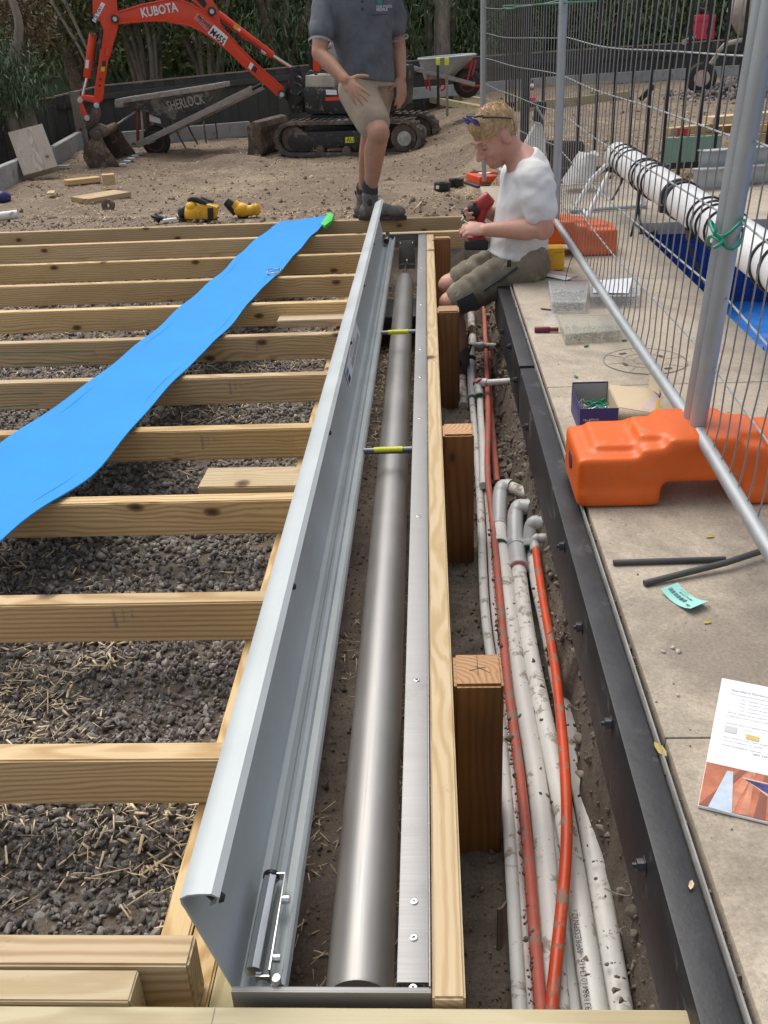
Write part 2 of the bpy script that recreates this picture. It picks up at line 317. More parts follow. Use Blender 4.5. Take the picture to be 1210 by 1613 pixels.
# ------------------------------------------------------------------ mesh builders
WL = {}                                   # world position of every parent
def frame(d):
    d = Vector(d).normalized(); u = Vector((0, 0, 1)) if abs(d.z) < .9 else Vector((0, 1, 0))
    a = u.cross(d).normalized(); return a, d.cross(a).normalized(), d      # a, b, d
class MB:
    def __init__(s): s.v = []; s.f = []
    def add(s, vs, fs):
        n = len(s.v); s.v += [tuple(q) for q in vs]; s.f += [tuple(i + n for i in f) for f in fs]; return s
    def box(s, c, size, R=None):
        x, y, z = (k / 2 for k in size); P = [Vector((i * x, j * y, k * z)) for i in (-1, 1) for j in (-1, 1) for k in (-1, 1)]
        if R is not None: P = [R @ p for p in P]
        c = Vector(c); return s.add([p + c for p in P], [(0, 1, 3, 2), (4, 6, 7, 5), (0, 4, 5, 1), (2, 3, 7, 6), (0, 2, 6, 4), (1, 5, 7, 3)])
    def bar(s, p0, p1, w, h, up=(0, 0, 1)):
        p0 = Vector(p0); p1 = Vector(p1); d = (p1 - p0).normalized(); a = Vector(up).cross(d).normalized(); b = d.cross(a)
        R = Matrix((d, a, b)).transposed(); return s.box((p0 + p1) / 2, ((p1 - p0).length, w, h), R)
    def tube(s, pts, r, n=10, caps=True, flat=1.):
        pts = [Vector(p) for p in pts]; m = len(pts); rs = r if isinstance(r, (list, tuple)) else [r] * m
        a = None; vs = []
        for i, p in enumerate(pts):
            d = (pts[min(i + 1, m - 1)] - pts[max(i - 1, 0)])
            d = d.normalized() if d.length > 1e-9 else Vector((0, 0, 1))
            if a is None: a, b, _ = frame(d)
            else:
                a = (a - d * a.dot(d)).normalized(); b = d.cross(a)
            for k in range(n):
                t = 2 * math.pi * k / n; vs.append(p + (a * math.cos(t) + b * math.sin(t) * flat) * rs[i])
        fs = [(i * n + k, i * n + (k + 1) % n, (i + 1) * n + (k + 1) % n, (i + 1) * n + k) for i in range(m - 1) for k in range(n)]
        if caps: fs += [tuple(range(n - 1, -1, -1)), tuple((m - 1) * n + k for k in range(n))]
        return s.add(vs, fs)
    def prism(s, poly, vec):
        poly = [Vector(p) for p in poly]; vec = Vector(vec); n = len(poly)
        return s.add(poly + [p + vec for p in poly], [tuple(range(n - 1, -1, -1)), tuple(range(n, 2 * n))] + [(k, (k + 1) % n, n + (k + 1) % n, n + k) for k in range(n)])
    def ring(s, outer, inner, vec):                       # band between two closed outlines of equal length, extruded
        n = len(outer); vec = Vector(vec); O = [Vector(p) for p in outer]; I = [Vector(p) for p in inner]
        vs = O + I + [p + vec for p in O] + [p + vec for p in I]; fs = []
        for k in range(n):
            j = (k + 1) % n; fs += [(k, j, n + j, n + k), (2 * n + k, 3 * n + k, 3 * n + j, 2 * n + j), (k, 2 * n + k, 2 * n + j, j), (n + k, n + j, 3 * n + j, 3 * n + k)]
        return s.add(vs, fs)
    def lathe(s, prof, c, axis=(0, 0, 1), n=24):          # prof: (radius, height)
        a, b, d = frame(axis); c = Vector(c); m = len(prof)
        vs = [c + d * h + (a * math.cos(2 * math.pi * k / n) + b * math.sin(2 * math.pi * k / n)) * r for r, h in prof for k in range(n)]
        fs = [(i * n + k, i * n + (k + 1) % n, (i + 1) * n + (k + 1) % n, (i + 1) * n + k) for i in range(m - 1) for k in range(n)]
        fs += [tuple(range(n - 1, -1, -1)), tuple((m - 1) * n + k for k in range(n))]
        return s.add(vs, fs)
    def ell(s, c, r, R=None, n=14, m=9):
        if not isinstance(r, (tuple, list)): r = (r, r, r)
        c = Vector(c); vs = []
        for i in range(1, m):
            p = math.pi * i / m
            for k in range(n):
                t = 2 * math.pi * k / n; q = Vector((r[0] * math.sin(p) * math.cos(t), r[1] * math.sin(p) * math.sin(t), r[2] * math.cos(p)))
                vs.append(c + (R @ q if R is not None else q))
        top = Vector((0, 0, r[2])); bot = Vector((0, 0, -r[2])); vs += [c + (R @ top if R is not None else top), c + (R @ bot if R is not None else bot)]
        N = (m - 1) * n; fs = [(i * n + k, (i + 1) * n + k, (i + 1) * n + (k + 1) % n, i * n + (k + 1) % n) for i in range(m - 2) for k in range(n)]
        fs += [(N, k, (k + 1) % n) for k in range(n)] + [(N + 1, (m - 2) * n + (k + 1) % n, (m - 2) * n + k) for k in range(n)]
        return s.add(vs, fs)
    def limb(s, pts, rs, n=14, flat=1.):                  # tapered chain with round ends and joints
        pts = [Vector(p) for p in pts]
        s.tube(pts, list(rs), n, True, flat)
        for p, r in zip(pts, rs): s.ell(p, r * .995 if flat == 1. else r * min(1, flat), None, 12, 8)
        return s
def wloc(p): return WL.get(p.name, Vector((0, 0, 0))) if p else Vector((0, 0, 0))
def reg(o, world, parent):
    C.objects.link(o)
    if parent: o.parent = parent
    WL[o.name] = Vector(world); o.location = Vector(world) - wloc(parent)
def finish(me, mat, smooth=30):
    for mm in (mat if isinstance(mat, (list, tuple)) else [mat]): me.materials.append(M[mm] if isinstance(mm, str) else mm)
    if smooth:
        me.polygons.foreach_set('use_smooth', [True] * len(me.polygons)); me.set_sharp_from_angle(angle=math.radians(smooth))
def build(name, mb, mat, parent=None, bevel=0, seg=2, smooth=35, center=None, subs=0):
    me = bpy.data.meshes.new(name)
    c = Vector(center) if center is not None else Vector(np.mean(np.array(mb.v), 0))
    bm = bmesh.new(); vs = [bm.verts.new(Vector(p) - c) for p in mb.v]
    for f in mb.f:
        try: bm.faces.new([vs[i] for i in f])
        except ValueError: pass
    bmesh.ops.recalc_face_normals(bm, faces=bm.faces)
    if bevel:
        es = [e for e in bm.edges if len(e.link_faces) == 2 and e.calc_face_angle(0) > .5]
        bmesh.ops.bevel(bm, geom=es, offset=bevel, segments=seg, affect='EDGES', profile=.6, clamp_overlap=True)
    if subs: bmesh.ops.subdivide_edges(bm, edges=bm.edges, cuts=subs, use_grid_fill=True)
    bm.to_mesh(me); bm.free(); finish(me, mat, smooth)
    o = bpy.data.objects.new(name, me); reg(o, c, parent); return o
def tag(o, label=None, cat=None, group=None, kind=None):
    if label: o['label'] = label
    if cat: o['category'] = cat
    if group: o['group'] = group
    if kind: o['kind'] = kind
    return o
def thing(name, label, cat, loc=(0, 0, 0), group=None):
    o = bpy.data.objects.new(name, None); o.empty_display_size = .1; reg(o, loc, None); return tag(o, label, cat, group)
def part_m(name, me, parent, M4):                          # an object sharing mesh me, placed by a world matrix
    o = bpy.data.objects.new(name, me); C.objects.link(o)
    if parent: o.parent = parent
    W = Matrix(M4); WL[o.name] = W.translation.copy(); W2 = W.copy(); W2.translation = W.translation - wloc(parent); o.matrix_local = W2; return o
def mat4(c, d, up=(0, 0, 1), s=(1, 1, 1)):
    d = Vector(d).normalized(); a = Vector(up).cross(d).normalized(); b = d.cross(a)
    return Matrix(((d.x * s[0], a.x * s[1], b.x * s[2], c[0]), (d.y * s[0], a.y * s[1], b.y * s[2], c[1]), (d.z * s[0], a.z * s[1], b.z * s[2], c[2]), (0, 0, 0, 1)))
def boxmesh(name, size, mat, bevel=0, seg=2, center=(0, 0, 0), jitter=0):
    mb = MB().box(center, size); bm = bmesh.new(); vs = [bm.verts.new(p) for p in mb.v]
    for f in mb.f: bm.faces.new([vs[i] for i in f])
    bmesh.ops.recalc_face_normals(bm, faces=bm.faces)
    if bevel: bmesh.ops.bevel(bm, geom=list(bm.edges), offset=bevel, segments=seg, affect='EDGES', clamp_overlap=True)
    me = bpy.data.meshes.new(name); bm.to_mesh(me); bm.free(); finish(me, mat, 40); return me
def board(name, p0, p1, w, h, mat, parent=None, bevel=.003, up=(0, 0, 1), seg=2):    # local X runs along the board
    p0 = Vector(p0); p1 = Vector(p1); me = boxmesh(name, ((p1 - p0).length, w, h), mat, bevel, seg)
    return part_m(name, me, parent, mat4((p0 + p1) / 2, p1 - p0, up))
def evalmesh(o, name):
    dg = bpy.context.evaluated_depsgraph_get(); dg.update(); return bpy.data.meshes.new_from_object(o.evaluated_get(dg))
def fuse(name, mb, mat, parent=None, voxel=.006, it=4, smooth=180, center=None, fac=.6):
    c = Vector(center) if center is not None else Vector(np.mean(np.array(mb.v), 0))
    me = bpy.data.meshes.new(name + '_src'); me.from_pydata([tuple(Vector(p) - c) for p in mb.v], [], mb.f); me.update()
    bm = bmesh.new(); bm.from_mesh(me); bmesh.ops.recalc_face_normals(bm, faces=bm.faces); bm.to_mesh(me); bm.free()
    t = bpy.data.objects.new('tmp', me); C.objects.link(t)
    r = t.modifiers.new('r', 'REMESH'); r.mode = 'VOXEL'; r.voxel_size = voxel; r.adaptivity = 0
    if it: s = t.modifiers.new('s', 'SMOOTH'); s.factor = fac; s.iterations = it
    e = evalmesh(t, name); bpy.data.objects.remove(t); bpy.data.meshes.remove(me); e.name = name; e.materials.clear(); finish(e, mat, 0)
    e.polygons.foreach_set('use_smooth', [True] * len(e.polygons))
    o = bpy.data.objects.new(name, e); reg(o, c, parent); return o
def text(name, s, mat, parent, org, u, v, size, depth=.0004, align='LEFT', bold=0, sx=1.):
    cu = bpy.data.curves.new('t', 'FONT'); cu.body = s; cu.size = 1.; cu.align_x = align; cu.align_y = 'CENTER'; cu.offset = bold; cu.resolution_u = 2
    t = bpy.data.objects.new('t', cu); C.objects.link(t); me = evalmesh(t, name); bpy.data.objects.remove(t)
    u = Vector(u).normalized(); v = Vector(v); v = (v - u * v.dot(u)).normalized(); n = u.cross(v)
    me.materials.clear(); me.materials.append(M[mat]); me.name = name
    W = Matrix(((u.x * size * sx, v.x * size, n.x, org[0]), (u.y * size * sx, v.y * size, n.y, org[1]), (u.z * size * sx, v.z * size, n.z, org[2]), (0, 0, 0, 1)))
    me.transform(Matrix(((W[0][0], W[0][1], W[0][2], 0), (W[1][0], W[1][1], W[1][2], 0), (W[2][0], W[2][1], W[2][2], 0), (0, 0, 0, 1))))
    o = bpy.data.objects.new(name, me); reg(o, Vector(org) + n * depth, parent); return o
def quadpx(mb, pts, vec): return mb.prism(pts, vec)
def stuff_mesh(name, V, F, mat, smooth=0):                 # V (n,3), F (m,k) arrays
    me = bpy.data.meshes.new(name); k = F.shape[1]
    me.vertices.add(len(V)); me.vertices.foreach_set('co', V.astype(np.float32).ravel())
    me.loops.add(F.size); me.loops.foreach_set('vertex_index', F.astype(np.int32).ravel())
    me.polygons.add(len(F)); me.polygons.foreach_set('loop_start', np.arange(0, F.size, k, dtype=np.int32)); me.polygons.foreach_set('loop_total', np.full(len(F), k, np.int32))
    me.update(calc_edges=True); me.materials.append(M[mat])
    if smooth: me.polygons.foreach_set('use_smooth', [True] * len(me.polygons))
    return me
def ico(sub=1):
    bm = bmesh.new(); bmesh.ops.create_icosphere(bm, subdivisions=sub, radius=1); bm.verts.ensure_lookup_table()
    V = np.array([v.co[:] for v in bm.verts]); F = np.array([[v.index for v in f.verts] for f in bm.faces]); bm.free(); return V, F
def rots(n, tilt=1.):
    a = rng.uniform(0, 2 * np.pi, n); b = rng.uniform(-1, 1, n) * np.pi * tilt; c = rng.uniform(-1, 1, n) * np.pi * tilt
    ca, sa, cb, sb, cc, sc = np.cos(a), np.sin(a), np.cos(b), np.sin(b), np.cos(c), np.sin(c); z = np.zeros(n); o = np.ones(n)
    Rz = np.stack([ca, -sa, z, sa, ca, z, z, z, o], 1).reshape(-1, 3, 3); Ry = np.stack([cb, z, sb, z, o, z, -sb, z, cb], 1).reshape(-1, 3, 3); Rx = np.stack([o, z, z, z, cc, -sc, z, sc, cc], 1).reshape(-1, 3, 3)
    return Rz @ Ry @ Rx
def scatter(name, P, S, mat, sub=1, tilt=1., var=8, jit=.28, anis=(1, .75, .55), parent=None, label=None, cat=None, cut=True):
    """stones or clods: every one real, joined"""
    V, F = ico(sub); n = len(P); Vs = []
    for k in range(var):
        q = V * (1 + rng.uniform(-jit, jit, (len(V), 1)) * .5)
        if cut:
            for _ in range(12):
                nn = rng.normal(0, 1, 3); nn /= np.linalg.norm(nn); q = q - np.maximum(0, q @ nn - rng.uniform(.34, .68))[:, None] * nn
            q = q * 1.5
        Vs.append(q * np.array(anis) + rng.normal(0, .02, q.shape))
    Vs = np.array(Vs)[rng.integers(0, var, n)] * S.reshape(n, 1, 1)
    W = np.einsum('nij,nvj->nvi', rots(n, tilt), Vs) + P[:, None, :]
    FF = (F[None] + (np.arange(n) * len(V))[:, None, None]).reshape(-1, 3)
    o = bpy.data.objects.new(name, stuff_mesh(name, W.reshape(-1, 3), FF, mat)); C.objects.link(o); 
    if parent: o.parent = parent
    return tag(o, label, cat, None, 'stuff')
def sticks(name, P, L, Wd, mat, label, tilt=.12, cat='straw'):
    n = len(P); V = np.array([(-.5, -.5, 0), (.5, -.35, 0), (.5, .35, 0), (-.5, .5, 0), (-.5, -.56, .55), (.5, -.35, .3), (.5, .35, .3), (-.5, .5, .3)])
    F = np.array([(4, 5, 6, 7), (0, 3, 2, 1), (0, 1, 5, 4), (1, 2, 6, 5), (2, 3, 7, 6), (3, 0, 4, 7)])
    Vs = V[None] * np.stack([L, Wd, Wd], 1)[:, None, :]; Vs[:, :, 1] += (rng.uniform(-.15, .15, n) * L)[:, None] * (V[None, :, 0] ** 2)
    W = np.einsum('nij,nvj->nvi', rots(n, tilt), Vs) + P[:, None, :]; FF = (F[None] + (np.arange(n) * 8)[:, None, None]).reshape(-1, 4)
    o = bpy.data.objects.new(name, stuff_mesh(name, W.reshape(-1, 3), FF, mat)); C.objects.link(o); return tag(o, label, cat, None, 'stuff')
def dup(root, loc, rotz=0, label=None):
    r = root.copy(); C.objects.link(r); r.location = loc; r.rotation_euler = (0, 0, rotz)
    if label: r['label'] = label
    for ch in list(root.children):
        c = ch.copy(); C.objects.link(c); c.parent = r
        for g in ch.children:
            d = g.copy(); C.objects.link(d); d.parent = c
    return r

# ------------------------------------------------------------------ ground, trench, gravel
def gridmesh(name, xs, ys, h, mat, label=None):
    X, Y = np.meshgrid(xs, ys); Z = h(X, Y); V = np.stack([X, Y, Z], -1).reshape(-1, 3); nx = len(xs); ny = len(ys)
    i = np.arange((nx - 1) * (ny - 1)); r = i // (nx - 1); c = i % (nx - 1); a = r * nx + c
    F = np.stack([a, a + 1, a + nx + 1, a + nx], 1)
    o = bpy.data.objects.new(name, stuff_mesh(name, V, F, mat, 1)); C.objects.link(o); o['kind'] = 'structure'
    if label: o['label'] = label
    return o
def axis(*seg):
    out = []
    for a, b, st in seg: out += list(np.arange(a, b - st * .5, st))
    return np.array(out + [seg[-1][1]])
gridmesh('ground', axis((-200, -20, 30), (-20, -7, 1.), (-7, 6, .05), (6, 20, 1.), (20, 200, 30)), axis((5.58, 9, .028), (9, 16, .06), (16, 24, .4), (24, 300, 30)), hyard, 'dirt_yard')
gridmesh('trench_soil', axis((-9, -3, .5), (-3, -.35, .03), (-.35, .34, .0085)), axis((-3, .4, .3), (.4, 2.6, .0095), (2.6, 5.9, .02)), hnear, 'dirt_trench')
gridmesh('ground_beyond', np.array([-200., 0., 200.]), np.array([-200., -3.0]), lambda x, y: x * 0 - .45, 'dirt_yard')

def rand_pts(n, x0, x1, y0, y1, h=hnear):
    x = rng.uniform(x0, x1, n); y = rng.uniform(y0, y1, n); return x, y
def bed(n, y0, y1, size, sub, name, label, slope=.60, off=.50):
    y = rng.uniform(y0, y1, n); x = rng.uniform(-1, 0, n) * (slope * y + off - .27) - .27
    s = size * rng.lognormal(0, .38, n).clip(.35, 2.1)
    z = hnear(x, y, True) + rng.uniform(-.004, .009, n) + .004 * fbm(x, y, 6, 3, 77)
    scatter(name, np.stack([x, y, z], 1), s, 'stone_grey', sub, 1., 14, .24, (1, .8, .6), None, label, 'gravel')
bed(16500, .70, 1.75, .0056, 2, 'gravel', 'crushed dark grey stone under the nearest deck joists')
bed(30000, 1.72, 3.9, .0068, 1, 'gravel', 'crushed dark grey stone under the farther deck joists', .60, .55)
bed(3200, 3.85, 5.6, .013, 1, 'gravel', 'dark grey stone beneath the farthest deck joists', .5, .3)
def strawp(n, y0, y1, x0, x1, cl=True, h=hnear, lift=.016):
    y = rng.uniform(y0, y1, n * 4); x = rng.uniform(x0, x1, n * 4)
    if cl:
        k = fbm(x, y, 2.6, 3, 5) + .5 * fbm(x, y, 9, 2, 8) + rng.uniform(-.42, .42, len(x)); i = np.argsort(-k)[:n]; x = x[i]; y = y[i]
    else: x = x[:n]; y = y[:n]
    z = h(x, y) + lift + rng.uniform(-.006, .008, len(x)); return np.stack([x, y, z], 1)
P = strawp(3600, .75, 2.3, -1.5, -.28); sticks('straw', P, rng.lognormal(-3.95, .5, len(P)).clip(.006, .06), rng.lognormal(-6.3, .5, len(P)).clip(.0007, .005), 'straw', 'pale chopped straw strewn on the gravel under the joists')
P = strawp(2500, 2.3, 4.6, -2.4, -.28); sticks('straw', P, rng.uniform(.015, .05, len(P)), rng.uniform(.0015, .0035, len(P)), 'straw', 'pale straw on the gravel between the farther joists')
P = strawp(420, .8, 3.0, -.25, -.02, True, hnear, .004); sticks('straw', P, rng.uniform(.008, .035, len(P)), rng.uniform(.001, .0025, len(P)), 'straw', 'straw bits in the dirt below the steel roller')
P = strawp(1500, 3.0, 5.2, -.26, .0, False, hnear, .006); sticks('straw', P, rng.uniform(.012, .04, len(P)), rng.uniform(.0015, .0035, len(P)), 'straw', 'straw bits in the dirt below the far end of the roller')
# clods and crumbs of soil
n = 7000; x = rng.uniform(-.3, .31, n); y = .7 + 4.8 * rng.uniform(0, 1, n) ** 1.6; P = np.stack([x, y, hnear(x, y) + .001], 1)
scatter('soil_crumbs', P, .0028 * rng.lognormal(0, .6, n).clip(.4, 4), 'clod', 1, 1., 8, .3, (1, .8, .7), None, 'dark crumbs of soil in the pipe trench', 'soil')
n = 1500; x = rng.uniform(.205, .33, n); y = .7 + 4.2 * rng.uniform(0, 1, n) ** 1.3; P = np.stack([x, y, hnear(x, y) + .002], 1)
scatter('soil_crumbs', P, .0048 * rng.lognormal(0, .6, n).clip(.4, 3.4), 'clay_clod', 2, 1., 10, .3, (1, .8, .65), None, 'pale clay lumps along the black beam', 'soil')
n = 500; y = rng.uniform(2.6, 4.6, n); x = rng.uniform(.13, .3, n); P = np.stack([x, y, hnear(x, y) + .003], 1)
scatter('soil_crumbs', P, .009 * rng.lognormal(0, .5, n).clip(.4, 2.2), 'clay_clod', 2, 1., 10, .3, (1, .8, .5), None, 'pale clay lumps in the far half of the pipe trench', 'soil')
n = 12000; y = 5.75 + 10 * rng.uniform(0, 1, n) ** 1.7; x = (rng.uniform(-.47, .34, n)) * (y + .5); ok = (hyard(x, y) > -.6); x = x[ok]; y = y[ok]
P = np.stack([x, y, hyard(x, y) + .002], 1); scatter('soil_crumbs', P, .0062 * rng.lognormal(0, .65, len(P)).clip(.3, 5.5), 'clod_yard', 1, 1., 8, .3, (1, .8, .6), None, 'brown clods scattered over the bare yard', 'soil')
n = 1200; y = 6 + 9 * rng.uniform(0, 1, n) ** 1.5; x = (rng.uniform(-.47, .34, n)) * (y + .5); ok = (hyard(x, y) > -.6); x = x[ok]; y = y[ok]
P = np.stack([x, y, hyard(x, y) + .003], 1); scatter('chips', P, .008 * rng.lognormal(0, .5, len(P)).clip(.3, 3), 'chip_stone', 1, 1., 8, .3, (1, .7, .4), None, 'pale stone chips scattered over the bare yard', 'stones')
P = strawp(5200, 5.8, 12, -4.5, 2.4, True, hyard, .006); P = P[P[:, 2] > -.6]; sticks('straw', P, rng.uniform(.02, .07, len(P)), rng.uniform(.002, .005, len(P)), 'straw', 'dry straw and bark slivers on the bare yard')
# ------------------------------------------------------------------ deck joists
JT = .042
ordn = {1: 'nearest', 2: 'second', 3: 'third', 4: 'fourth', 5: 'fifth', 6: 'sixth', 7: 'seventh', 8: 'eighth', 9: 'ninth', 10: 'tenth', 11: 'last'}
extra = {1: 'pine joist with straw on the gravel on both its sides', 2: 'pine joist with a printed stamp near the middle, just below the blue foam strip',
 3: 'pine joist passing under the lower left end of the blue foam', 4: 'pine joist with a printed stamp, directly beyond the flat pine offcut',
 5: 'pine joist with a stamp and two green marks', 6: 'pine joist with a stamp and faint green lines, fourth below the metal ring',
 7: 'pine joist with a wide flame grain, beyond the far small offcut', 8: 'knotty pine joist two below the metal ring on the blue foam', 9: 'pine joist with a big ringed knot, just below the metal ring on the foam',
 10: 'pine joist crossing just behind the far end of the steel box', 11: 'last pine joist at the yard edge, with a boot standing on it'}
for k in range(1, 12):
    Y1 = .7272 + .45 * k; xr = -.258 if k < 10 else .30
    if k == 10: xr = .29
    o = board('deck_joist', (-3.6, Y1 - JT / 2, -.045), (xr, Y1 - JT / 2, -.045), JT, .09, 'pine')
    if k == 10: o.location.y += .030
    tag(o, extra[k], 'joist', 'pine joists of the deck frame')
    fy = Y1 - JT - .0006
    st = {2: (178, 960), 4: (318, 692), 5: (362, 607), 6: (404, 542)}.get(k)
    if st:
        p = aty(st[0], st[1], fy)
        for j, (tx, sz) in enumerate((('15684458', .011), ('MGP10 H2F', .006), ('T2 18/45', .006))):
            text('stamp', tx, 'ink_soft', o, (p.x + .018 * j, fy, -.012), (0, 0, -1), (1, 0, 0), sz, .0003)
    if k in (5, 6):
        for (xa, ya, xb, yb) in {6: ((0, 556, 150, 554), (20, 574, 140, 571)), 5: ((0, 621, 68, 619), (0, 641, 60, 637))}[k]:
            a = aty(xa, ya, fy - .0004); b = aty(xb, yb, fy - .0004); build('paint_mark', MB().bar(a, b, .0006, .0022), 'plug_green', o, smooth=0)
o = board('trimmer_joist', (-1.6, .797, -.045), (-.303, .797, -.045), .045, .09, 'pine'); tag(o, 'pine joist behind the short block, closest to the camera but one', 'joist')
o = board('packing_block', (-1.3, .750, -.047), (-.362, .750, -.047), .042, .088, 'pine_pale', bevel=.002); tag(o, 'short pine block with a sawn end lying against the front timber', 'block')
o = board('edge_beam', (-1.6, .7065, -.053), (.282, .7065, -.053), .043, .09, 'pine_treated'); tag(o, 'greenish pine edge timber running along the very bottom of the picture', 'beam')
build('pen_line', MB().box((-.262, .7065, -.0077), (.0008, .043, .0004)), 'ink_soft', o, smooth=0)
o = board('bearer', (-.3585, .728, -.155), (-.3585, 5.2, -.155), .041, .13, 'pine'); tag(o, 'long pine bearer under the joist ends, outer one left of the lid', 'bearer', 'bearers under the joist ends')
o = board('bearer', (-.315, .728, -.157), (-.315, 5.2, -.157), .041, .13, 'pine'); tag(o, 'long pine bearer under the joist ends, inner one beside the steel box', 'bearer', 'bearers under the joist ends')
o = board('bearer', (-.2725, .735, -.156), (-.2725, 1.06, -.156), .040, .13, 'pine_treated'); tag(o, 'short greenish bearer end below the near corner of the lid', 'bearer', 'bearers under the joist ends')
o = board('side_timber', (.0055, .733, -.055), (.0055, 5.16, -.055), .038, .11, 'pine_pale', bevel=.003); tag(o, 'long pale pine timber along the right side of the steel box', 'timber')
for p, wd in (((655, 1395 + 8), .5),):
    q_ = at(688, 1400, .0003); build('pen_mark', MB().box(q_, (.009, .002, .0004)), 'ink_blue', o, smooth=0)
# flat offcuts between the joists
a = at(320, 757, -.075); b = at(480, 755, -.075)
o = board('pine_offcut', (a.x, a.y, -.08), (-.27, b.y, -.08), .125, .03, 'pine_pale'); tag(o, 'flat pine offcut lying between two joists beside the lid', 'offcut', 'flat offcuts between the joists')
a = at(432, 516, -.05)
o = board('pine_offcut', (a.x, 3.80, -.06), (-.27, 3.80, -.06), .10, .03, 'pine_pale'); tag(o, 'smaller flat pine offcut between joists near the foam strip, farther of the two', 'offcut', 'flat offcuts between the joists')

# ------------------------------------------------------------------ stained posts in the trench
pl = ['stained timber post nearest the camera, with cracked end grain on top', 'stained timber post between the nearest one and the one at the workman\'s knee', 'stained timber post just in front of the seated workman\'s knees', 'stained timber post at the far end of the box beyond the knees']
for i, (y0, y1, zt) in enumerate(((1.313, 1.405, 0.), (2.410, 2.495, 0.), (3.648, 3.735, 0.), (5.10, 5.155, -.01))):
    me = boxmesh('timber_post', (.62, y1 - y0, .083), 'post_stained', .005, 2)
    me.materials.append(M['post_top'])
    for p in me.polygons:
        if p.normal.x > .7: p.material_index = 1
    c = (.0685, (y0 + y1) / 2, zt - .31)
    o = bpy.data.objects.new('timber_post', me); C.objects.link(o); o.matrix_world = Matrix(((0, 0, 1, c[0]), (0, 1, 0, c[1]), (1, 0, 0, c[2]), (0, 0, 0, 1))) @ Matrix.Diagonal((1, 1, 1, 1)); WL[o.name] = Vector(c)
    tag(o, pl[i], 'post', 'stained posts in the pipe trench')
    if i == 0:
        for (dx, dy, L, an) in ((0, .012, .060, 90), (.0, .0, .03, 20), (.008, -.002, .03, 140)):
            d = Vector((math.cos(math.radians(an)), math.sin(math.radians(an)), 0)) * L / 2; q = Vector((c[0] + dx, c[1] + dy, .0003))
            build('crack', MB().bar(q - d, q + d, .0009, .0008), 'ink', None, smooth=0)
            cr = C.objects[-1]; cr.parent = o; cr.matrix_parent_inverse = o.matrix_world.inverted()

# ------------------------------------------------------------------ steel box with cover roller and raised lid
B = thing('roller_box', 'long stainless box with a grey roller tube and raised silver lid in the deck frame', 'cover roller', (-.13, 3.0, -.08))
XL, XR, YN, YF = -.245, -.0145, .7415, 5.215
mb = MB().box(((XL + XR) / 2, YN - .0015, -.045), (XR - XL, .003, .093)).box(((XL + XR) / 2, YN + .0025, -.0005), (XR - XL, .005, .003)); build('end_plate', mb, 'stainless', B, .0008)
mb = MB().box(((XL + XR) / 2, YF, -.035), (XR - XL, .003, .072)).box(((XL + XR) / 2, YF - .012, .0000), (XR - XL, .024, .003)); build('end_plate', mb, 'stainless', B, .0008)
mb = MB().box((-.0355, (YN + YF) / 2, -.0055), (.036, YF - YN - .03, .003)).box((-.0535, (YN + YF) / 2, -.016), (.002, YF - YN - .03, .022)).box((-.016, (YN + YF) / 2, -.0015), (.002, YF - YN - .008, .011))
rail = build('right_rail', mb, 'stainless', B, .0006)
scr = MB().lathe([(.0001, 0), (.0052, 0), (.0052, .0011), (.0040, .0017), (.0001, .0017)], (0, 0, 0), (0, 0, 1), 16)
sme = None
for (px, py) in ((651, 1420), (649, 1477), (648.5, 1556), (655.5, 1071), (657, 813), (658.5, 659), (660, 594), (660.5, 550), (662, 480), (663, 422), (664, 388)):
    q = at(px, py, -.0035); q.x = -.0355
    if sme is None:
        s0 = build('screw', scr, 'chrome', B, 0, smooth=20, center=(0, 0, 0)); s0.location = q + Vector((0, 0, -.0003)) - WL[B.name]; s0['_'] = 0; del s0['_']; sme = s0.data
        WL[s0.name] = q
        WLs = s0
    else: s0 = part_m('screw', sme, B, Matrix.Translation(q + Vector((0, 0, -.0003))))
    for an in (35, 125):
        d = Vector((math.cos(math.radians(an)), math.sin(math.radians(an)), 0)) * .0024; z = Vector((0, 0, .0019)); build('screw_slot', MB().bar(q - d + z, q + d + z, .0009, .0006), 'ink', s0, smooth=0)
# roller tube (slightly falling to the far end), spindle and bracket
A0 = Vector((-.105, .79, -.087)); A1 = Vector((-.1215, 4.70, -.128)); ax = (A1 - A0)
build('roller_tube', MB().lathe([(.036, 0), (.0415, .0005), (.0425, .004), (.0425, ax.length - .03), (.040, ax.length - .008), (.028, ax.length), (.012, ax.length + .004)], A0, ax, 96), 'roller_metal', B, smooth=40)
build('spindle', MB().tube([A1, A1 + ax.normalized() * .38], .008, 12), 'chrome', B)
mb = MB().box((-.118, 5.185, -.105), (.086, .004, .15)).box((-.118, 5.165, -.150), (.086, .04, .004)).box((-.160, 5.165, -.12), (.003, .04, .10)).box((-.076, 5.165, -.12), (.003, .04, .10)); build('end_bracket', mb, 'stainless', B, .0008)
build('bracket_nut', MB().lathe([(.011, 0), (.011, .02), (.008, .026)], (-.118, 5.150, -.145), (0, 0, 1), 6), 'chrome', B, .001)
for x in (-.150, -.086): build('rivet', MB().ell((x, 5.181, -.045), .005), 'chrome', B)
for yy in (3.43, 2.345):
    xa, xb = -.183, -.055
    bar = build('stay_bar', MB().tube([(xa, yy, -.012), (xb, yy, -.010)], .0068, 14), 'stainless', B)
    xm = (xa + xb) / 2; 
    build('yellow_tape', MB().tube([(xm - .036, yy, -.0117), (xm - .012, yy + .0005, -.0115), (xm + .012, yy - .0004, -.0112), (xm + .038, yy, -.0108)], [.0082, .0086, .0083, .0086], 14), 'tape_yellow', bar)
build('black_strap', MB().bar((-.18, 2.335, -.0155), (-.056, 2.335, -.0155), .006, .003), 'black_plastic', B)
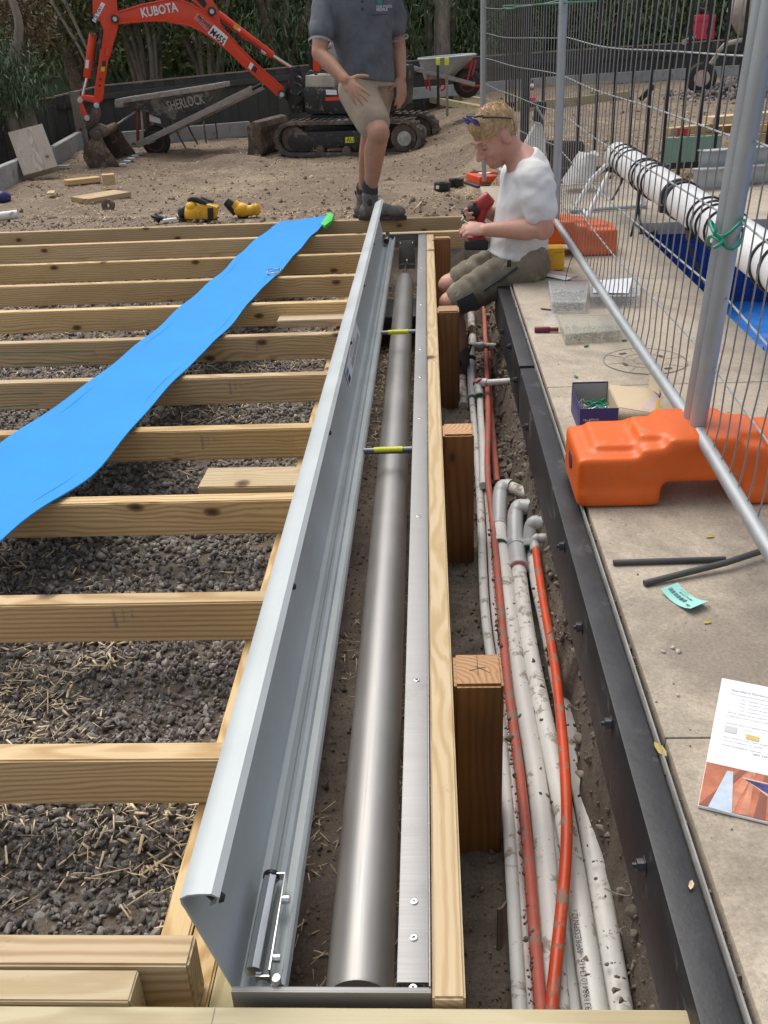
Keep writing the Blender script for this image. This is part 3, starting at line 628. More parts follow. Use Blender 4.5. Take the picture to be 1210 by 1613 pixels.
# lid: one bent aluminium profile, opening a little wider to the far end
def lidprof(y):
    t = (y - YN) / (YF - YN); e = Vector((-.290 + .016 * t, .131 + .028 * t)); b = Vector((-.246 + .010 * t, -.018)); fl = Vector((.0405, .002 + .012 * t))
    f = e + fl
    mid = b + (e - b) * .5
    P = [f + Vector((-.010, -.016)), f + Vector((-.002, -.010)), f + Vector((.0005, -.002)), f + Vector((-.006, .0022)), e + fl * .5 + Vector((0, .003)), e + fl * .2 + Vector((0, .0018)), e + Vector((.001, -.002)), e + (b - e) * .05 + Vector((-.0004, -.001)),
         e + (b - e) * .12, mid, b + (e - b) * .10, b, b + Vector((.004, -.007)), b + Vector((.013, -.009)), (b.x + .022, -.024), (b.x + .026, -.016), (b.x + .032, -.013), (b.x + .038, -.017), (b.x + .041, -.024), (b.x + .052, -.0235), (b.x + .0545, -.012), (b.x + .0575, -.010), (b.x + .060, -.013), (b.x + .061, -.030)]
    return [Vector(p) for p in P]
ys = [YN + .016] + list(np.linspace(YN + .2, YF - .2, 16)) + [YF - .004]
outer = []; n = None
for y in ys:
    P = lidprof(y); n = len(P); off = []
    for i, p in enumerate(P):
        d = (P[min(i + 1, n - 1)] - P[max(i - 1, 0)]).normalized(); off.append(p + Vector((d.y, -d.x)) * .0028)
    outer.append([(p.x, y, p.y) for p in P] + [(p.x, y, p.y) for p in reversed(off)])
mb = MB(); m = 2 * n
for L in outer: mb.v += L
for i in range(len(ys) - 1):
    for k in range(m): mb.f.append((i * m + k, i * m + (k + 1) % m, (i + 1) * m + (k + 1) % m, (i + 1) * m + k))
for base in (0, (len(ys) - 1) * m):
    for k in range(n - 1): mb.f.append((base + k, base + k + 1, base + m - 2 - k, base + m - 1 - k))
lid = build('lid', mb, 'lid_metal', B, 0, smooth=24)
for (px, py) in ((348, 1405), (463, 922), (519, 684), (549, 545), (570, 457), (585, 393), (594.5, 345)):
    y = at(px, py, .125).y; f = lidprof(y)[0]; q = Vector((f.x + .002, y, f.y + .001))
    build('rubber_buffer', MB().tube([q + Vector((-.006, 0, .006)), q, q + Vector((.008, 0, -.002)), q + Vector((.0125, 0, -.003))], [.0045, .0058, .0062, .004], 12), 'black_plastic', lid)
# printed sticker on the inside of the lid
def onlid(px, py):
    P0 = Vector((-.2405, 3.2, -.018)); e = Vector((-.2812, 3.2, .1463)); nrm = (e - P0).cross(Vector((0, 1, 0))).normalized(); d = Vector(_ray(px, py)); t = (P0 - Vector(CAM)).dot(nrm) / d.dot(nrm)
    return Vector(CAM) + d * t, nrm
Q = [onlid(*p)[0] for p in ((559.5, 503), (567, 527), (550.5, 610), (543, 586))]; nr = onlid(559, 503)[1]; nr = nr if nr.x > 0 else -nr
stk = build('sticker', MB().prism([q + nr * .0006 for q in Q], nr * .0006), 'paper_white', lid, smooth=0)
u = (Q[1] - Q[2]).normalized(); v = (Q[1] - Q[0]).normalized()
def lerp2(s, t): return Q[3] + (Q[0] - Q[3]) * s + ((Q[2] + (Q[1] - Q[2]) * s) - (Q[3] + (Q[0] - Q[3]) * s)) * t
for (s0, s1, t0, t1, mt) in ((.02, .13, .15, .45, 'ink_blue'), (.02, .13, .55, .9, 'ink'), (.35, .7, .2, .5, 'photo_grey')):
    build('print', MB().prism([lerp2(s0, t0) + nr * .0013, lerp2(s1, t0) + nr * .0013, lerp2(s1, t1) + nr * .0013, lerp2(s0, t1) + nr * .0013], nr * .0002), mt, stk, smooth=0)
for t_ in (.62, .74, .86): build('print', MB().bar(lerp2(.3, t_) + nr * .0014, lerp2(.92, t_) + nr * .0014, .0035, .0004, nr), 'ink_soft', stk, smooth=0)
# hinge pieces at both ends
hz = build('hinge_tube', MB().tube([(-.2235, .765, .001), (-.222, .905, .001)], .0105, 8), 'chrome', B, .001)
build('tube_cap', MB().tube([(-.222, .905, .001), (-.222, .910, .001)], .0112, 16), 'black_plastic', hz)
mb = MB().box((-.2035, .835, -.004), (.0025, .145, .026)).box((-.212, .907, .003), (.018, .003, .012)).box((-.212, .763, -.008), (.018, .003, .012)); build('hinge_bracket', mb, 'chrome', B, .0008)
for y in (.872, .785): build('screw', MB().tube([(-.2045, y, .000), (-.1935, y, .000)], .0058, 12), 'chrome', B, .001)
build('screw', MB().tube([(-.194, .752, -.004), (-.194, .752, .010)], .006, 12), 'chrome', B, .001)
hz = build('hinge_tube', MB().tube([(-.2165, 5.02, .001), (-.216, 5.20, .001)], .0125, 12), 'chrome', B, .001)
build('tube_cap', MB().tube([(-.2165, 5.012, .001), (-.2165, 5.021, .001)], .0135, 16), 'black_plastic', hz)
# black channel crossing under the box
o = build('black_channel', MB().box((-.12, 4.22, -.175), (.30, .30, .09)), 'black_plastic', None, .004); tag(o, 'black channel crossing under the far half of the steel roller tube', 'channel')

# ------------------------------------------------------------------ pipes in the trench
def curve(pts, n=8):
    pts = [Vector(p) for p in pts]; out = []
    for i in range(len(pts) - 1):
        p0 = pts[max(i - 1, 0)]; p1 = pts[i]; p2 = pts[i + 1]; p3 = pts[min(i + 2, len(pts) - 1)]
        for k in range(n):
            t = k / n; out.append(.5 * ((2 * p1) + (-p0 + p2) * t + (2 * p0 - 5 * p1 + 4 * p2 - p3) * t * t + (-p0 + 3 * p1 - 3 * p2 + p3) * t ** 3))
    return out + [pts[-1]]
def pz(lst, z): return [at(p[0], p[1], p[2] if len(p) > 2 else z) for p in lst]
def pipe(name, lst, z, r, mat, label, cat, n=8, seg=20, group='pipes in the trench', ext=True):
    P = pz(lst, z)
    if ext and lst[0][1] > 1500: P = [P[0] + (P[0] - P[1]).normalized() * .35] + P
    o = build(name, MB().tube(curve(P, n), r, seg), mat, None, 0, smooth=50); tag(o, label, cat, group); return o
PA = pipe('water_pipe', [(819, 1590), (799, 1263), (783, 1100), (764, 960), (757, 800), (750, 700), (743, 625)], -.345, .0118, 'pvc_muddy', 'thin muddy white pipe nearest the posts, ending at the grey elbow', 'pipe')
PB = pipe('water_pipe', [(837, 1590), (811, 1263), (798, 1100), (779, 960), (769, 800), (761, 750)], -.35, .0095, 'pvc_pink', 'thin pinkish white pipe with black print beside the red conduit', 'pipe')
PB2 = pipe('water_pipe', [(761, 765), (760, 700), (757, 650), (756, 615)], -.32, .0125, 'pvc_clean', 'clean white pipe rising to the small white elbow with green rings', 'pipe')
PE = pipe('water_pipe', [(845 + 33, 1590), (850, 1263), (818, 1066), (800, 940), (785, 820)], -.33, .0195, 'pvc_muddy', 'thick mud-spotted white pipe ending at the nearest left elbow of three', 'pipe')
PF = pipe('water_pipe', [(938, 1590), (890, 1290), (843, 1066), (825, 960), (812, 850)], -.33, .0195, 'pvc_muddy', 'thick white pipe with numbers printed along it, between two orange conduits', 'pipe')
PG = pipe('water_pipe', [(977, 1590), (925, 1290), (868, 1010), (850, 930), (838, 870)], -.345, .0200, 'pvc_muddy', 'thick white pipe nearest the black beam, with mud patches', 'pipe')
PH = pipe('water_pipe', [(898, 1590), (872, 1330), (852, 1180), (843, 1100)], -.365, .0185, 'pvc_clean', 'white pipe with a green mark partly beneath the crossing orange conduits', 'pipe')
PC = pipe('conduit', [(852, 1590), (824, 1263), (800, 1080), (788, 950), (776, 820), (768, 740), (769, 650), (766, 560), (762, 478)], -.31, .0100, 'conduit_red', 'muddy red conduit on the left running the whole length of the trench', 'conduit')
PD = pipe('conduit', [(869, 1590, -.30), (893, 1300, -.27), (878, 1080, -.27), (858, 960, -.27), (847, 890, -.27), (844, 862, -.27)], -.28, .0102, 'conduit_orange', 'bright orange conduit curving down from the small grey elbow', 'conduit')
PR = pipe('conduit', [(783, 760, -.37), (773, 640, -.36), (770, 560, -.36), (768, 490, -.36)], -.36, .011, 'conduit_red', 'second red conduit behind the left one, near the seated workman', 'conduit')
for a, lab in (((733, 640), 'old white muddy pipe stub left of the grey elbow, below the far post'), ((748, 545), 'old white muddy pipe stub directly behind the grey elbow')):
    o = pipe('pipe_stub', [(a[0] - 3, a[1], -.38), (a[0] - 6, a[1] - 60, -.36), (a[0] - 5, 518, -.34)], -.35, .019, 'pvc_brown_mud', lab, 'pipe', ext=False)
n = 420; C_ = curve(pz([(852, 1590), (824, 1263), (800, 1080), (788, 950), (776, 820), (768, 740)], -.31), 12); P = []
for k in range(n):
    q = random.choice(C_[:48]).lerp(random.choice(C_[:48]), 0) + Vector((random.gauss(-.009, .004), random.uniform(-.04, .04), random.uniform(.001, .007))); P.append(q[:])
for CC in (PE, PF, PG):
    pass
scatter('soil_crumbs', np.array(P), .0022 * rng.lognormal(0, .5, n), 'clod', 1, 1., 6, .3, (1, .8, .7), None, 'dark crumbs lying along the left red conduit', 'soil')
for (lst, r_, lab_) in (([(878, 1590), (850, 1263), (818, 1066), (800, 940)], .0195, 'first thick white pipe'), ([(938, 1590), (890, 1290), (843, 1066), (825, 960)], .0195, 'printed thick white pipe'), ([(977, 1590), (925, 1290), (868, 1010), (850, 930)], .020, 'thick white pipe by the beam')):
    C_ = curve(pz(lst, -.332), 12); P = []
    for k in range(150):
        a_ = random.gauss(0, .6); q = random.choice(C_); P.append((q.x + r_ * math.sin(a_), q.y + random.uniform(-.04, .04) * 0, q.z + r_ * math.cos(a_) * .98))
    scatter('soil_crumbs', np.array(P), .0019 * rng.lognormal(0, .6, len(P)), 'clod', 1, .3, 6, .3, (1, .8, .45), None, 'mud crumbs stuck on the ' + lab_, 'soil')
# printing along two pipes
p = at(928, 1592, -.3095); q = at(896, 1370, -.3095); text('lettering', '9319841013416  40PRESSPN12', 'ink', PF, p, q - p, (-1, 0, 0), .0135, .0004)
p = at(822, 1540, -.338); q = at(803, 1220, -.338); text('lettering', 'ASNZS 1477  DN 20  PN 12  PVC-U  DEF 15', 'ink_soft', PB, p, q - p, (-1, 0, 0), .0085, .0003)
# fittings: each elbow is a thing glued on its pipe -> its pipe's part
def fit(parent, pts, r, mat, rings=(), rmat='glue_green', name='elbow', rr=1.03):
    P = curve(pts, 6); e = build(name, MB().tube(P, r, 22), mat, parent, 0, smooth=60)
    for t in (0, len(P) - 1):
        q = P[t]; d = (P[1] - P[0]).normalized() if t == 0 else (P[-1] - P[-2]).normalized()
        build('socket', MB().tube([q - d * (-.002 if t == 0 else .020), q - d * (.0 if t else -.020)] if False else [q, q + d * (.018 if t == 0 else -.018)], r * 1.10, 22), mat, e, .001, smooth=60)
    for t in rings:
        q = P[t]; d = (P[min(t + 1, len(P) - 1)] - P[max(t - 1, 0)]).normalized(); build('glue_ring', MB().tube([q - d * .0022, q + d * .0022], r * 1.03, 22), rmat, e, smooth=60)
    return e
def elb(x0, y0, x1, y1, x2, y2, z0, z1, z2, r, mat, parent, stub, smat):
    a = at(x0, y0, z0); b = at(x1, y1, z1); c = at(x2, y2, z2)
    e = fit(parent, [a, a + (b - a) * .7, b + (a - b) * .12 + (c - b) * .12 + Vector((0, 0, .004)), c + (b - c) * .7, c], r, mat, (0, -1))
    d = at(*stub); s = build('side_branch', MB().tube([c - (c - b) * .1, c + (d - c) * .5, d], r * .85, 18), smat, parent, smooth=60); return e
elb(786, 830, 788, 766, 806, 768, -.32, -.27, -.265, .0225, 'pvc_grey', PE, (880, 802, -.27), 'pvc_brown_mud')
fit(PE, pz([(787, 860, -.325), (786, 826, -.32)], 0), .0232, 'pvc_clean', (0,), 'glue_green', 'coupling')
elb(812, 860, 812, 797, 838, 800, -.32, -.27, -.265, .0225, 'pvc_grey', PF, (893, 832, -.27), 'pvc_brown_mud')
fit(PF, pz([(817, 895, -.325), (813, 858, -.32)], 0), .0232, 'pvc_grey', (0,), 'primer_pink', 'coupling')
elb(836, 862, 838, 823, 862, 826, -.32, -.27, -.262, .0220, 'pvc_grey', PG, (900, 846, -.26), 'pvc_brown_mud')
elb(843, 868, 843, 848, 862, 848, -.275, -.255, -.25, .0125, 'pvc_grey', PD, (890, 862, -.25), 'pvc_grey')
elb(742, 565, 742, 546, 762, 546, -.33, -.30, -.30, .0200, 'pvc_grey', PA, (792, 547, -.30), 'pvc_brown_mud')
fit(PA, pz([(744, 628, -.34), (742, 572, -.33)], 0), .0175, 'pvc_grey', (), 'glue_green', 'coupling')
e = elb(755, 622, 752, 601, 768, 603, -.30, -.262, -.26, .0145, 'pvc_clean', PB2, (820, 599, -.235), 'pvc_clean')
fit(PB2, pz([(757, 603.5, -.262), (754, 601, -.262), (751, 606, -.27)], 0), .0151, 'primer_pink', (), 'glue_green', 'primer_patch')
fit(PB2, pz([(763, 772, -.345), (761, 752, -.335)], 0), .0140, 'pvc_clean', (0, -1), 'glue_green', 'coupling')
o = build('steel_angle', MB().bar(at(783, 1465, -.24), at(790, 1463, -.24), .004, .09).bar(at(790, 1463, -.24), at(797, 1452, -.24), .004, .09), 'muddy_steel', None, .001); tag(o, 'rusty steel angle stake standing beside the nearest post in the trench', 'stake')
# roots poking out of the trench wall
for i, (px, py, z) in enumerate(((940, 1115, -.22), (955, 1165, -.24), (985, 1460, -.22), (1000, 1385, -.2), (900, 1000, -.2))):
    p = at(px, py, z); pts = [p]
    for k in range(5): pts.append(pts[-1] + Vector((random.uniform(-.02, .004), random.uniform(-.02, .02), random.uniform(-.014, .012))))
    o = build('root', MB().tube(curve(pts, 3), .0011, 6), 'bark_grey', None, smooth=60); tag(o, ['thin root curling from the soil below the second bolt', 'forked root hanging beside the black beam', 'thin root over the pipes at bottom right', 'thin root level with the nearest bolt', 'thin root beside the orange conduit'][i], 'root', 'roots out of the trench wall')

# ------------------------------------------------------------------ black beam with bolts
for (y0, y1, lab, bolts) in ((.25, 2.86, 'black painted beam along the paving, nearer length with most bolts', ((1015, 1363), (965, 1115), (916, 988), (890, 833), (832, 672))), (2.885, 4.02, 'black painted beam along the paving, farther length beside the seated workman', ((822, 628), (805, 542), (793, 522)))):
    o = build('black_beam', MB().box((.2930, (y0 + y1) / 2, -.050), (.046, y1 - y0, .16)), 'beam_black', None, .004, 2, subs=0); tag(o, lab, 'beam')
    for (px, py) in bolts:
        P = atp(px, py, (.269, 0), (1, 0)); y, z = P.y, max(min(P.z, .0), -.06)
        if y < y0 or y > y1: y = min(max(y, y0 + .05), y1 - .05)
        b = build('bolt', MB().lathe([(.0135, 0), (.0135, .002), (.0095, .002), (.0095, .0115), (.0042, .0115), (.0042, .017)], (.270, y, z), (-1, 0, 0), 6), 'black_steel', o, .0006)
# sealant strip between beam and paving
o = build('joint_strip', MB().box((.3205, 2.1, .016), (.003, 3.8, .044)), 'grey_concrete', None, .0008); tag(o, 'thin grey strip standing in the gap between black beam and paving', 'strip')

# ------------------------------------------------------------------ paving round the pool
def slab(x0, x1, y0, y1, z0=-.02, parent=None, mat='coping_concrete', bev=.004, z1=.04):
    return build('paver', MB().box(((x0 + x1) / 2, (y0 + y1) / 2, (z0 + z1) / 2), (x1 - x0 - .003, y1 - y0 - .003, z1 - z0)), mat, parent, bev, 2)
pv = thing('pool_paving', None, None, (.6, 2, 0)); pv['kind'] = 'structure'
for (y0, y1) in ((-.8, 1.13), (1.13, 2.655), (2.655, 3.90), (3.90, 5.05)): slab(.329, 1.03, y0, y1, parent=pv)
xs = [.329, .75, 1.35, 1.95, 2.55, 3.15, 3.75, 4.35, 5.0]
for a, b in zip(xs[:-1], xs[1:]):
    slab(a, b, 5.05, 5.75, parent=pv); slab(a, b, 5.75, 6.45, parent=pv)
build('footing', MB().box((.68, 2.3, -.36), (.69, 6.2, .66)), 'grey_concrete', pv, .01); build('footing', MB().box((2.67, 5.78, -.36), (4.66, 1.30, .66)), 'grey_concrete', pv, .01)
# pool: tiled wall, sheet cover on the water
pool = thing('pool_wall', None, None, (1.6, 5.1, -.2)); pool['kind'] = 'structure'
build('wall_face', MB().box((3.0, 5.114, -.35), (3.95, .02, .66)), 'grout_blue', pool); build('wall_face', MB().box((1.012, 2.1, -.35), (.02, 5.99, .66)), 'tile_blue', pool)
tm = boxmesh('tile', (.0465, .006, .0465), 'tile_blue', .0012, 1)
for i in range(24):
    for j in range(8):
        part_m('tile', tm, pool, Matrix.Translation((1.06 + .049 * i, 5.1015, -.048 - .049 * j)))
tb = boxmesh('tile', (1.85, .005, .385), 'tile_blue', .001, 1); part_m('tile_field', tb, pool, Matrix.Translation((3.2, 5.1015, -.22)))
def hcov(x, y): return -.40 + .035 * fbm(x, y, 3, 4, 61) + .02 * np.abs(fbm(x, y, 8, 3, 66))
o = gridmesh('pool_cover', axis((1.02, 3.0, .02), (3.0, 5.0, .1)), axis((-1, 2.5, .1), (2.5, 5.1, .02)), hcov, 'tarp_blue'); del o['kind']; tag(o, 'creased bright blue sheet lying low in the pool with brown leaf litter on it', 'cover')
n = 1500; t = rng.uniform(0, 1, n); y = 4.7 - 2.2 * t; x = 1.30 + .20 * t + rng.normal(0, .055, n) + .05 * np.sin(y * 5); P = np.stack([x, y, hcov(x, y) + .012], 1)
scatter('leaf_litter', P, .010 * rng.lognormal(0, .4, n), 'clod', 1, .5, 6, .3, (1, .7, .25), None, 'brown leaf litter drifted on the blue pool sheet', 'leaves')
# ------------------------------------------------------------------ temporary fence: moulded feet and mesh panels
def foot(name, cx, cy, label, z0=.041):
    mb = MB()
    for s in (-1, 1):
        mb.box((cx + s * .172, cy, z0 + .056), (.180, .205, .112)).box((cx + s * .150, cy + .012, z0 + .070), (.15, .15, .115))
        mb.box((cx + s * .250, cy, z0 + .066), (.025, .07, .06)).box((cx + s * .172, cy - .104, z0 + .018), (.165, .012, .034))
    mb.box((cx, cy, z0 + .090), (.26, .20, .082)).box((cx, cy, z0 + .118), (.26, .12, .06)).box((cx, cy, z0 + .118), (.15, .19, .066))
    R = thing(name, label, 'fence foot', (cx, cy, z0), 'orange feet of the temporary fence')
    fuse('block', mb, 'block_orange', R, .0065, 16, fac=.6)
    for dy in (.035, -.035): build('pole_socket', MB().tube([(cx, cy + dy, z0 + .12), (cx, cy + dy, z0 + .151)], .023, 16), 'block_orange', R, .002)
    build('plug', MB().tube([(cx - .262, cy, z0 + .068), (cx - .2645, cy, z0 + .068)], .02, 14), 'maroon', R)
    return R
foot('barrier_block', .567, 1.985, 'orange moulded fence foot in the foreground, holding two steel poles')
foot('barrier_block', .560, 4.44, 'orange moulded fence foot behind the seated workman\'s back')
def panel(p0, p1, z0, lean0, lean1, label, poles=(1, 1), H=2.05, sag=.012, n=None, rail=True):
    p0 = Vector((p0[0], p0[1], 0)); p1 = Vector((p1[0], p1[1], 0)); L = (p1 - p0).length; d = (p1 - p0) / L; nr = Vector((-d.y, d.x, 0))
    R = thing('mesh_panel', label, 'fence panel', (p0.x, p0.y, z0), 'mesh panels of the temporary fence')
    def pos(s, z, k=0): 
        ln = lean0 + (lean1 - lean0) * s / L; return Vector((p0.x + d.x * s + ln * (z - z0), p0.y + d.y * s, z)) + nr * k
    for s, ok in ((0, poles[0]), (L, poles[1])):
        if ok: build('pole', MB().tube([pos(s, z0 + .11), pos(s, z0 + 1.), pos(s, z0 + H)], .0178, 20, flat=1.), 'galvanised', R, smooth=50)
    zr = z0 + .14
    if rail: build('bottom_rail', MB().tube([pos(.02, zr), pos(L * .33, zr - .006), pos(L * .66, zr - .006), pos(L - .02, zr)], .0145, 16), 'galvanised', R)
    build('top_rail', MB().tube([pos(.0, z0 + H), pos(L, z0 + H)], .0195, 16), 'galvanised', R)
    hz = [z0 + .285 + .1455 * i for i in range(12)]
    for i, z in enumerate(hz):
        ph = random.uniform(0, 6); pts = [pos(s * L, z - (sag * (1 + .6 * math.sin(i * 1.7))) * math.sin(math.pi * s) + .003 * math.sin(ph + 9 * s), .010) for s in np.linspace(0, 1, 13)]
        build('cross_wire', MB().tube(pts, .0022, 6), 'galvanised', R)
    n = n or int(L / .062); b = .006
    zz = [zr + .012, zr + .06, hz[0], hz[0] + .06, hz[3], hz[6], hz[9], z0 + H]; off = [.004, .007, .004, .007, .005, .006, .005, 0]
    me = None
    for i in range(1, n):
        s = L * i / n
        if lean0 == lean1 == 0 and me is not None:
            o = part_m('wire', me, R, Matrix.Translation(pos(s, z0))); o.rotation_euler.z = random.uniform(-.35, .35); continue
        w_ = MB().tube([pos(s, z, q) for z, q in zip(zz, off)], .0017, 5); o = build('wire', w_, 'wire_steel', R, center=pos(s, z0)); me = o.data
    return R
panel((.560, 4.425), (.558, 2.012), .041, 0, .058, 'mesh fence panel in the middle, between the two orange feet')
panel((.560, 1.966), (.520, -.46), .041, .058, .02, 'nearest mesh fence panel, running out of the picture at the right', sag=.02)
panel((.372, 6.92), (.572, 4.515), .041, 0, 0, 'farthest mesh fence panel, behind the seated workman\'s head', (1, 0), rail=True)
# green rope round the doubled poles, cable tie, green string
p = aty(1098, 392, 1.98); cx, cy = .567 + .02, 1.985
pts = [Vector((cx + .030 * math.cos(t) * 1.0, cy + .052 * math.sin(t), p.z + .012 * math.sin(2.3 * t) + .004 * t)) for t in np.linspace(.2, 4 * math.pi, 36)]
o = build('green_rope', MB().tube(pts, .0034, 8), 'plug_green'); tag(o, 'green rope looped round the doubled steel poles', 'rope')
a = Vector((cx - .026, cy - .04, p.z + .01)); pts = [a + Vector((random.uniform(-.012, .012), random.uniform(-.01, .01), .008 * k)) for k in range(6)]; build('rope_knot', MB().tube(curve(pts, 3), .0036, 8), 'plug_green', o)
a = aty(868, 390, 3.9); a = at(905, 398, .165)
pts = [a, a + Vector((-.012, -.01, -.02)), a + Vector((-.03, -.03, -.07)), a + Vector((-.038, -.05, -.115))]
o = build('cable_tie', MB().tube(curve(pts, 4), .0016, 6), 'black_plastic'); tag(o, 'black cable tie hanging from the bottom rail beside the yellow case', 'cable tie')
pts = [aty(793, 9, 6.0), aty(830, 8, 5.5), aty(876, 5, 4.5), aty(940, 2, 4.3)]; pts2 = [aty(793, 11, 6.0), aty(800, 14, 5.9), aty(812, 13, 5.8)]
o = build('green_string', MB().tube(curve(pts, 5), .004, 6).tube(curve(pts2, 4), .004, 6), 'glue_green'); tag(o, 'green string stretched across the top of the far mesh panel', 'string')

# ------------------------------------------------------------------ things on the paving
Zc = .0405
# yellow case
R = thing('tool_case', 'small yellow tool case on the paving behind the seated workman', 'case', (.50, 4.22, Zc)); yc_ = at(865, 427, Zc)
build('case_body', MB().box((yc_.x, yc_.y + .045, Zc + .038), (.125, .09, .072)), 'case_yellow', R, .006, 3); build('case_lid', MB().box((yc_.x, yc_.y + .045, Zc + .083), (.120, .086, .018)), 'case_yellow', R, .005, 3)
build('latch', MB().box((yc_.x, yc_.y - .003, Zc + .074), (.03, .006, .018)), 'case_yellow', R, .002); build('base_trim', MB().box((yc_.x, yc_.y + .045, Zc + .003), (.115, .08, .006)), 'black_plastic', R, .001)
def flat(name, px, z, th, mat, label=None, cat=None, group=None, parent=None, up=None):
    P = [at(x, y, z) for x, y in px]; o = build(name, MB().prism(P, (0, 0, th)), mat, parent, 0, smooth=0)
    if label: tag(o, label, cat, group)
    return o
flat('leaflet', [(842, 431), (850, 428), (904, 436), (892, 442)], Zc, .0012, 'paper_white', 'white leaflet on the paving, topmost of the small paper pile', 'leaflet', 'papers by the yellow case')
flat('leaflet', [(850, 427.5), (866, 425), (912, 434), (902, 437)], Zc + .0014, .0012, 'card_pink', 'pink leaflet edge sticking out of the small paper pile', 'leaflet', 'papers by the yellow case')
o = flat('leaflet', [(843, 433), (880, 439), (902, 441), (895, 443), (846, 436)], Zc - .0002, .0006, 'ink', 'dark card at the bottom of the small paper pile', 'leaflet', 'papers by the yellow case')
# clear plastic boxes of screws
def clearbox(px, label, h, rows, hw, cloudy=False, fill=.5, lidtilt=0, cols=1):
    P = [at(x, y, Zc) for x, y in px]     # front-left, front-right, back-right, back-left
    c = sum(P, Vector()) / 4; R = thing('screw_box', label, 'plastic box', (c.x, c.y, Zc)); mt = 'cloudy_plastic' if cloudy else 'clear_plastic'
    t = .0016; up = Vector((0, 0, h)); fl, fr, br, bl = P; fr_ = [p.copy() for p in P]
    build('base', MB().prism(P, (0, 0, t)), mt, R)
    ins = lambda a, b: (b - a).normalized() * t
    for a, b, o_ in ((fl, fr, bl), (br, bl, fr), (bl, fl, br), (fr, br, fl)):
        n = (o_ - a); n = (n - (b - a).normalized() * n.dot((b - a).normalized())).normalized() * t; e = (b - a).normalized() * t * 1.05
        z = Vector((0, 0, t)); build('side', MB().prism([a + z + e, b + z - e, b + n + z - e, a + n + z + e], up), mt, R, smooth=0)
    for k in range(1, cols):
        a = fl + (fr - fl) * k / cols; b = bl + (br - bl) * k / cols; e = (b - a).normalized() * t * 1.6; build('divider', MB().bar(a + e + Vector((0, 0, h * .45 + t)), b - e + Vector((0, 0, h * .45 + t)), .0012, h * .85), mt, R, smooth=0)
    lidz = Vector((0, 0, h + t + .0006)); g = .003; cc = c
    LP = [p + (p - Vector((cc.x, cc.y, Zc))).normalized() * g + lidz for p in P]
    ld = build('lid', MB().prism(LP, (0, 0, .0022)), mt, R, .0007)
    rim = [p + Vector((0, 0, .0024)) for p in LP]; rin = [p + (Vector((cc.x, cc.y, p.z)) - p) * .07 for p in rim]; build('lid_rim', MB().ring(rim, rin, (0, 0, .004)), mt, ld, smooth=0)
    if fill:
        n = int(rows); s = rng.uniform(.06, .94, n); q = rng.uniform(.06, .94, n); zz = Zc + t + .003 + rng.uniform(0, 1, n) ** 1.3 * h * fill; mb = MB()
        for i in range(n):
            p = fl + (fr - fl) * s[i]; r_ = bl + (br - bl) * s[i]; c0 = p + (r_ - p) * q[i]; a = random.uniform(0, 6.28); d = Vector((math.cos(a), math.sin(a), random.uniform(-.3, .3))).normalized() * .0085
            c0 = Vector((c0.x, c0.y, zz[i])) + (Vector((c.x, c.y, zz[i])) - Vector((c0.x, c0.y, zz[i]))) * .12
            mb.tube([c0 - d, c0 + d * .8], .0014, 5).tube([c0 + d * .8, c0 + d], [.0015, .0032], 6)
        o = build('screws', mb, 'screw_zinc', R, smooth=0); o['kind'] = 'stuff'
    return R
clearbox([(869, 493), (922, 493), (925, 463), (864, 460)], 'clear plastic screw box lying closest to the papers', .034, 260, 0, fill=.6)
clearbox([(930, 485), (1006, 484), (1006, 452), (928, 455)], 'clear plastic screw box behind the mesh, with a white lid sheet', .036, 300, 0, fill=.5)
o = flat('lid_sheet', [(934, 461), (990, 462), (996, 438), (936, 442)], Zc + .0445, .0006, 'paper_white'); tag(o, 'white sheet of paper on top of the clear screw box behind the mesh', 'paper')
clearbox([(890, 543), (975, 537), (971, 512), (880, 514)], 'cloudy plastic organiser box with dividers, beside the maroon tool', .030, 90, 0, True, .3, cols=4)
# maroon marker / tool
a = at(842, 519, Zc + .010); b = at(880, 519, Zc + .010)
R = thing('marker', 'dark maroon capped tool lying against the cloudy organiser box', 'tool', (a.x, a.y, Zc))
build('body', MB().tube([a, a + (b - a) * .62], .0095, 16), 'maroon', R, .001); build('cap', MB().tube([a + (b - a) * .62, a + (b - a) * .64, b], [.0095, .0075, .0075], 16), 'maroon', R)
def bag(name, pts, mat, label, amp=.012, n=14, cat='bag', z0=None):
    """thin crumpled film pulled over a ring of points"""
    P = [Vector(p) for p in pts]; c = sum(P, Vector()) / len(P); c.z += amp * 2.2; mb = MB(); R_ = 6; m = len(P) * 3; ring0 = []
    for i in range(m):
        k = i // 3; t = (i % 3) / 3; ring0.append(P[k].lerp(P[(k + 1) % len(P)], t))
    vs = []
    for r in range(R_):
        f = r / R_
        for i, p in enumerate(ring0):
            q = p.lerp(c, f); q += Vector((random.uniform(-1, 1), random.uniform(-1, 1), random.uniform(-.1, 1) if r else 0)) * amp * (.7 if r else .3) * .5; vs.append(q)
    vs.append(c); fs = [(r * m + i, r * m + (i + 1) % m, (r + 1) * m + (i + 1) % m, (r + 1) * m + i) for r in range(R_ - 1) for i in range(m)] + [((R_ - 1) * m + i, (R_ - 1) * m + (i + 1) % m, R_ * m) for i in range(m)]
    mb.add(vs, fs); o = build(name, mb, mat, None, smooth=60); tag(o, label, cat); return o
bag('film_bag', [at(x, y, Zc) for x, y in ((856, 511), (880, 512), (884, 498), (876, 488), (862, 500))], 'clear_film', 'crumpled clear plastic bag behind the maroon tool', .008)
o = build('drill_bit', MB().tube([at(852, 486, Zc + .003), at(868, 488, Zc + .003)], .0028, 8), 'black_plastic'); tag(o, 'short black bit lying alone near the edge of the paving', 'bit')
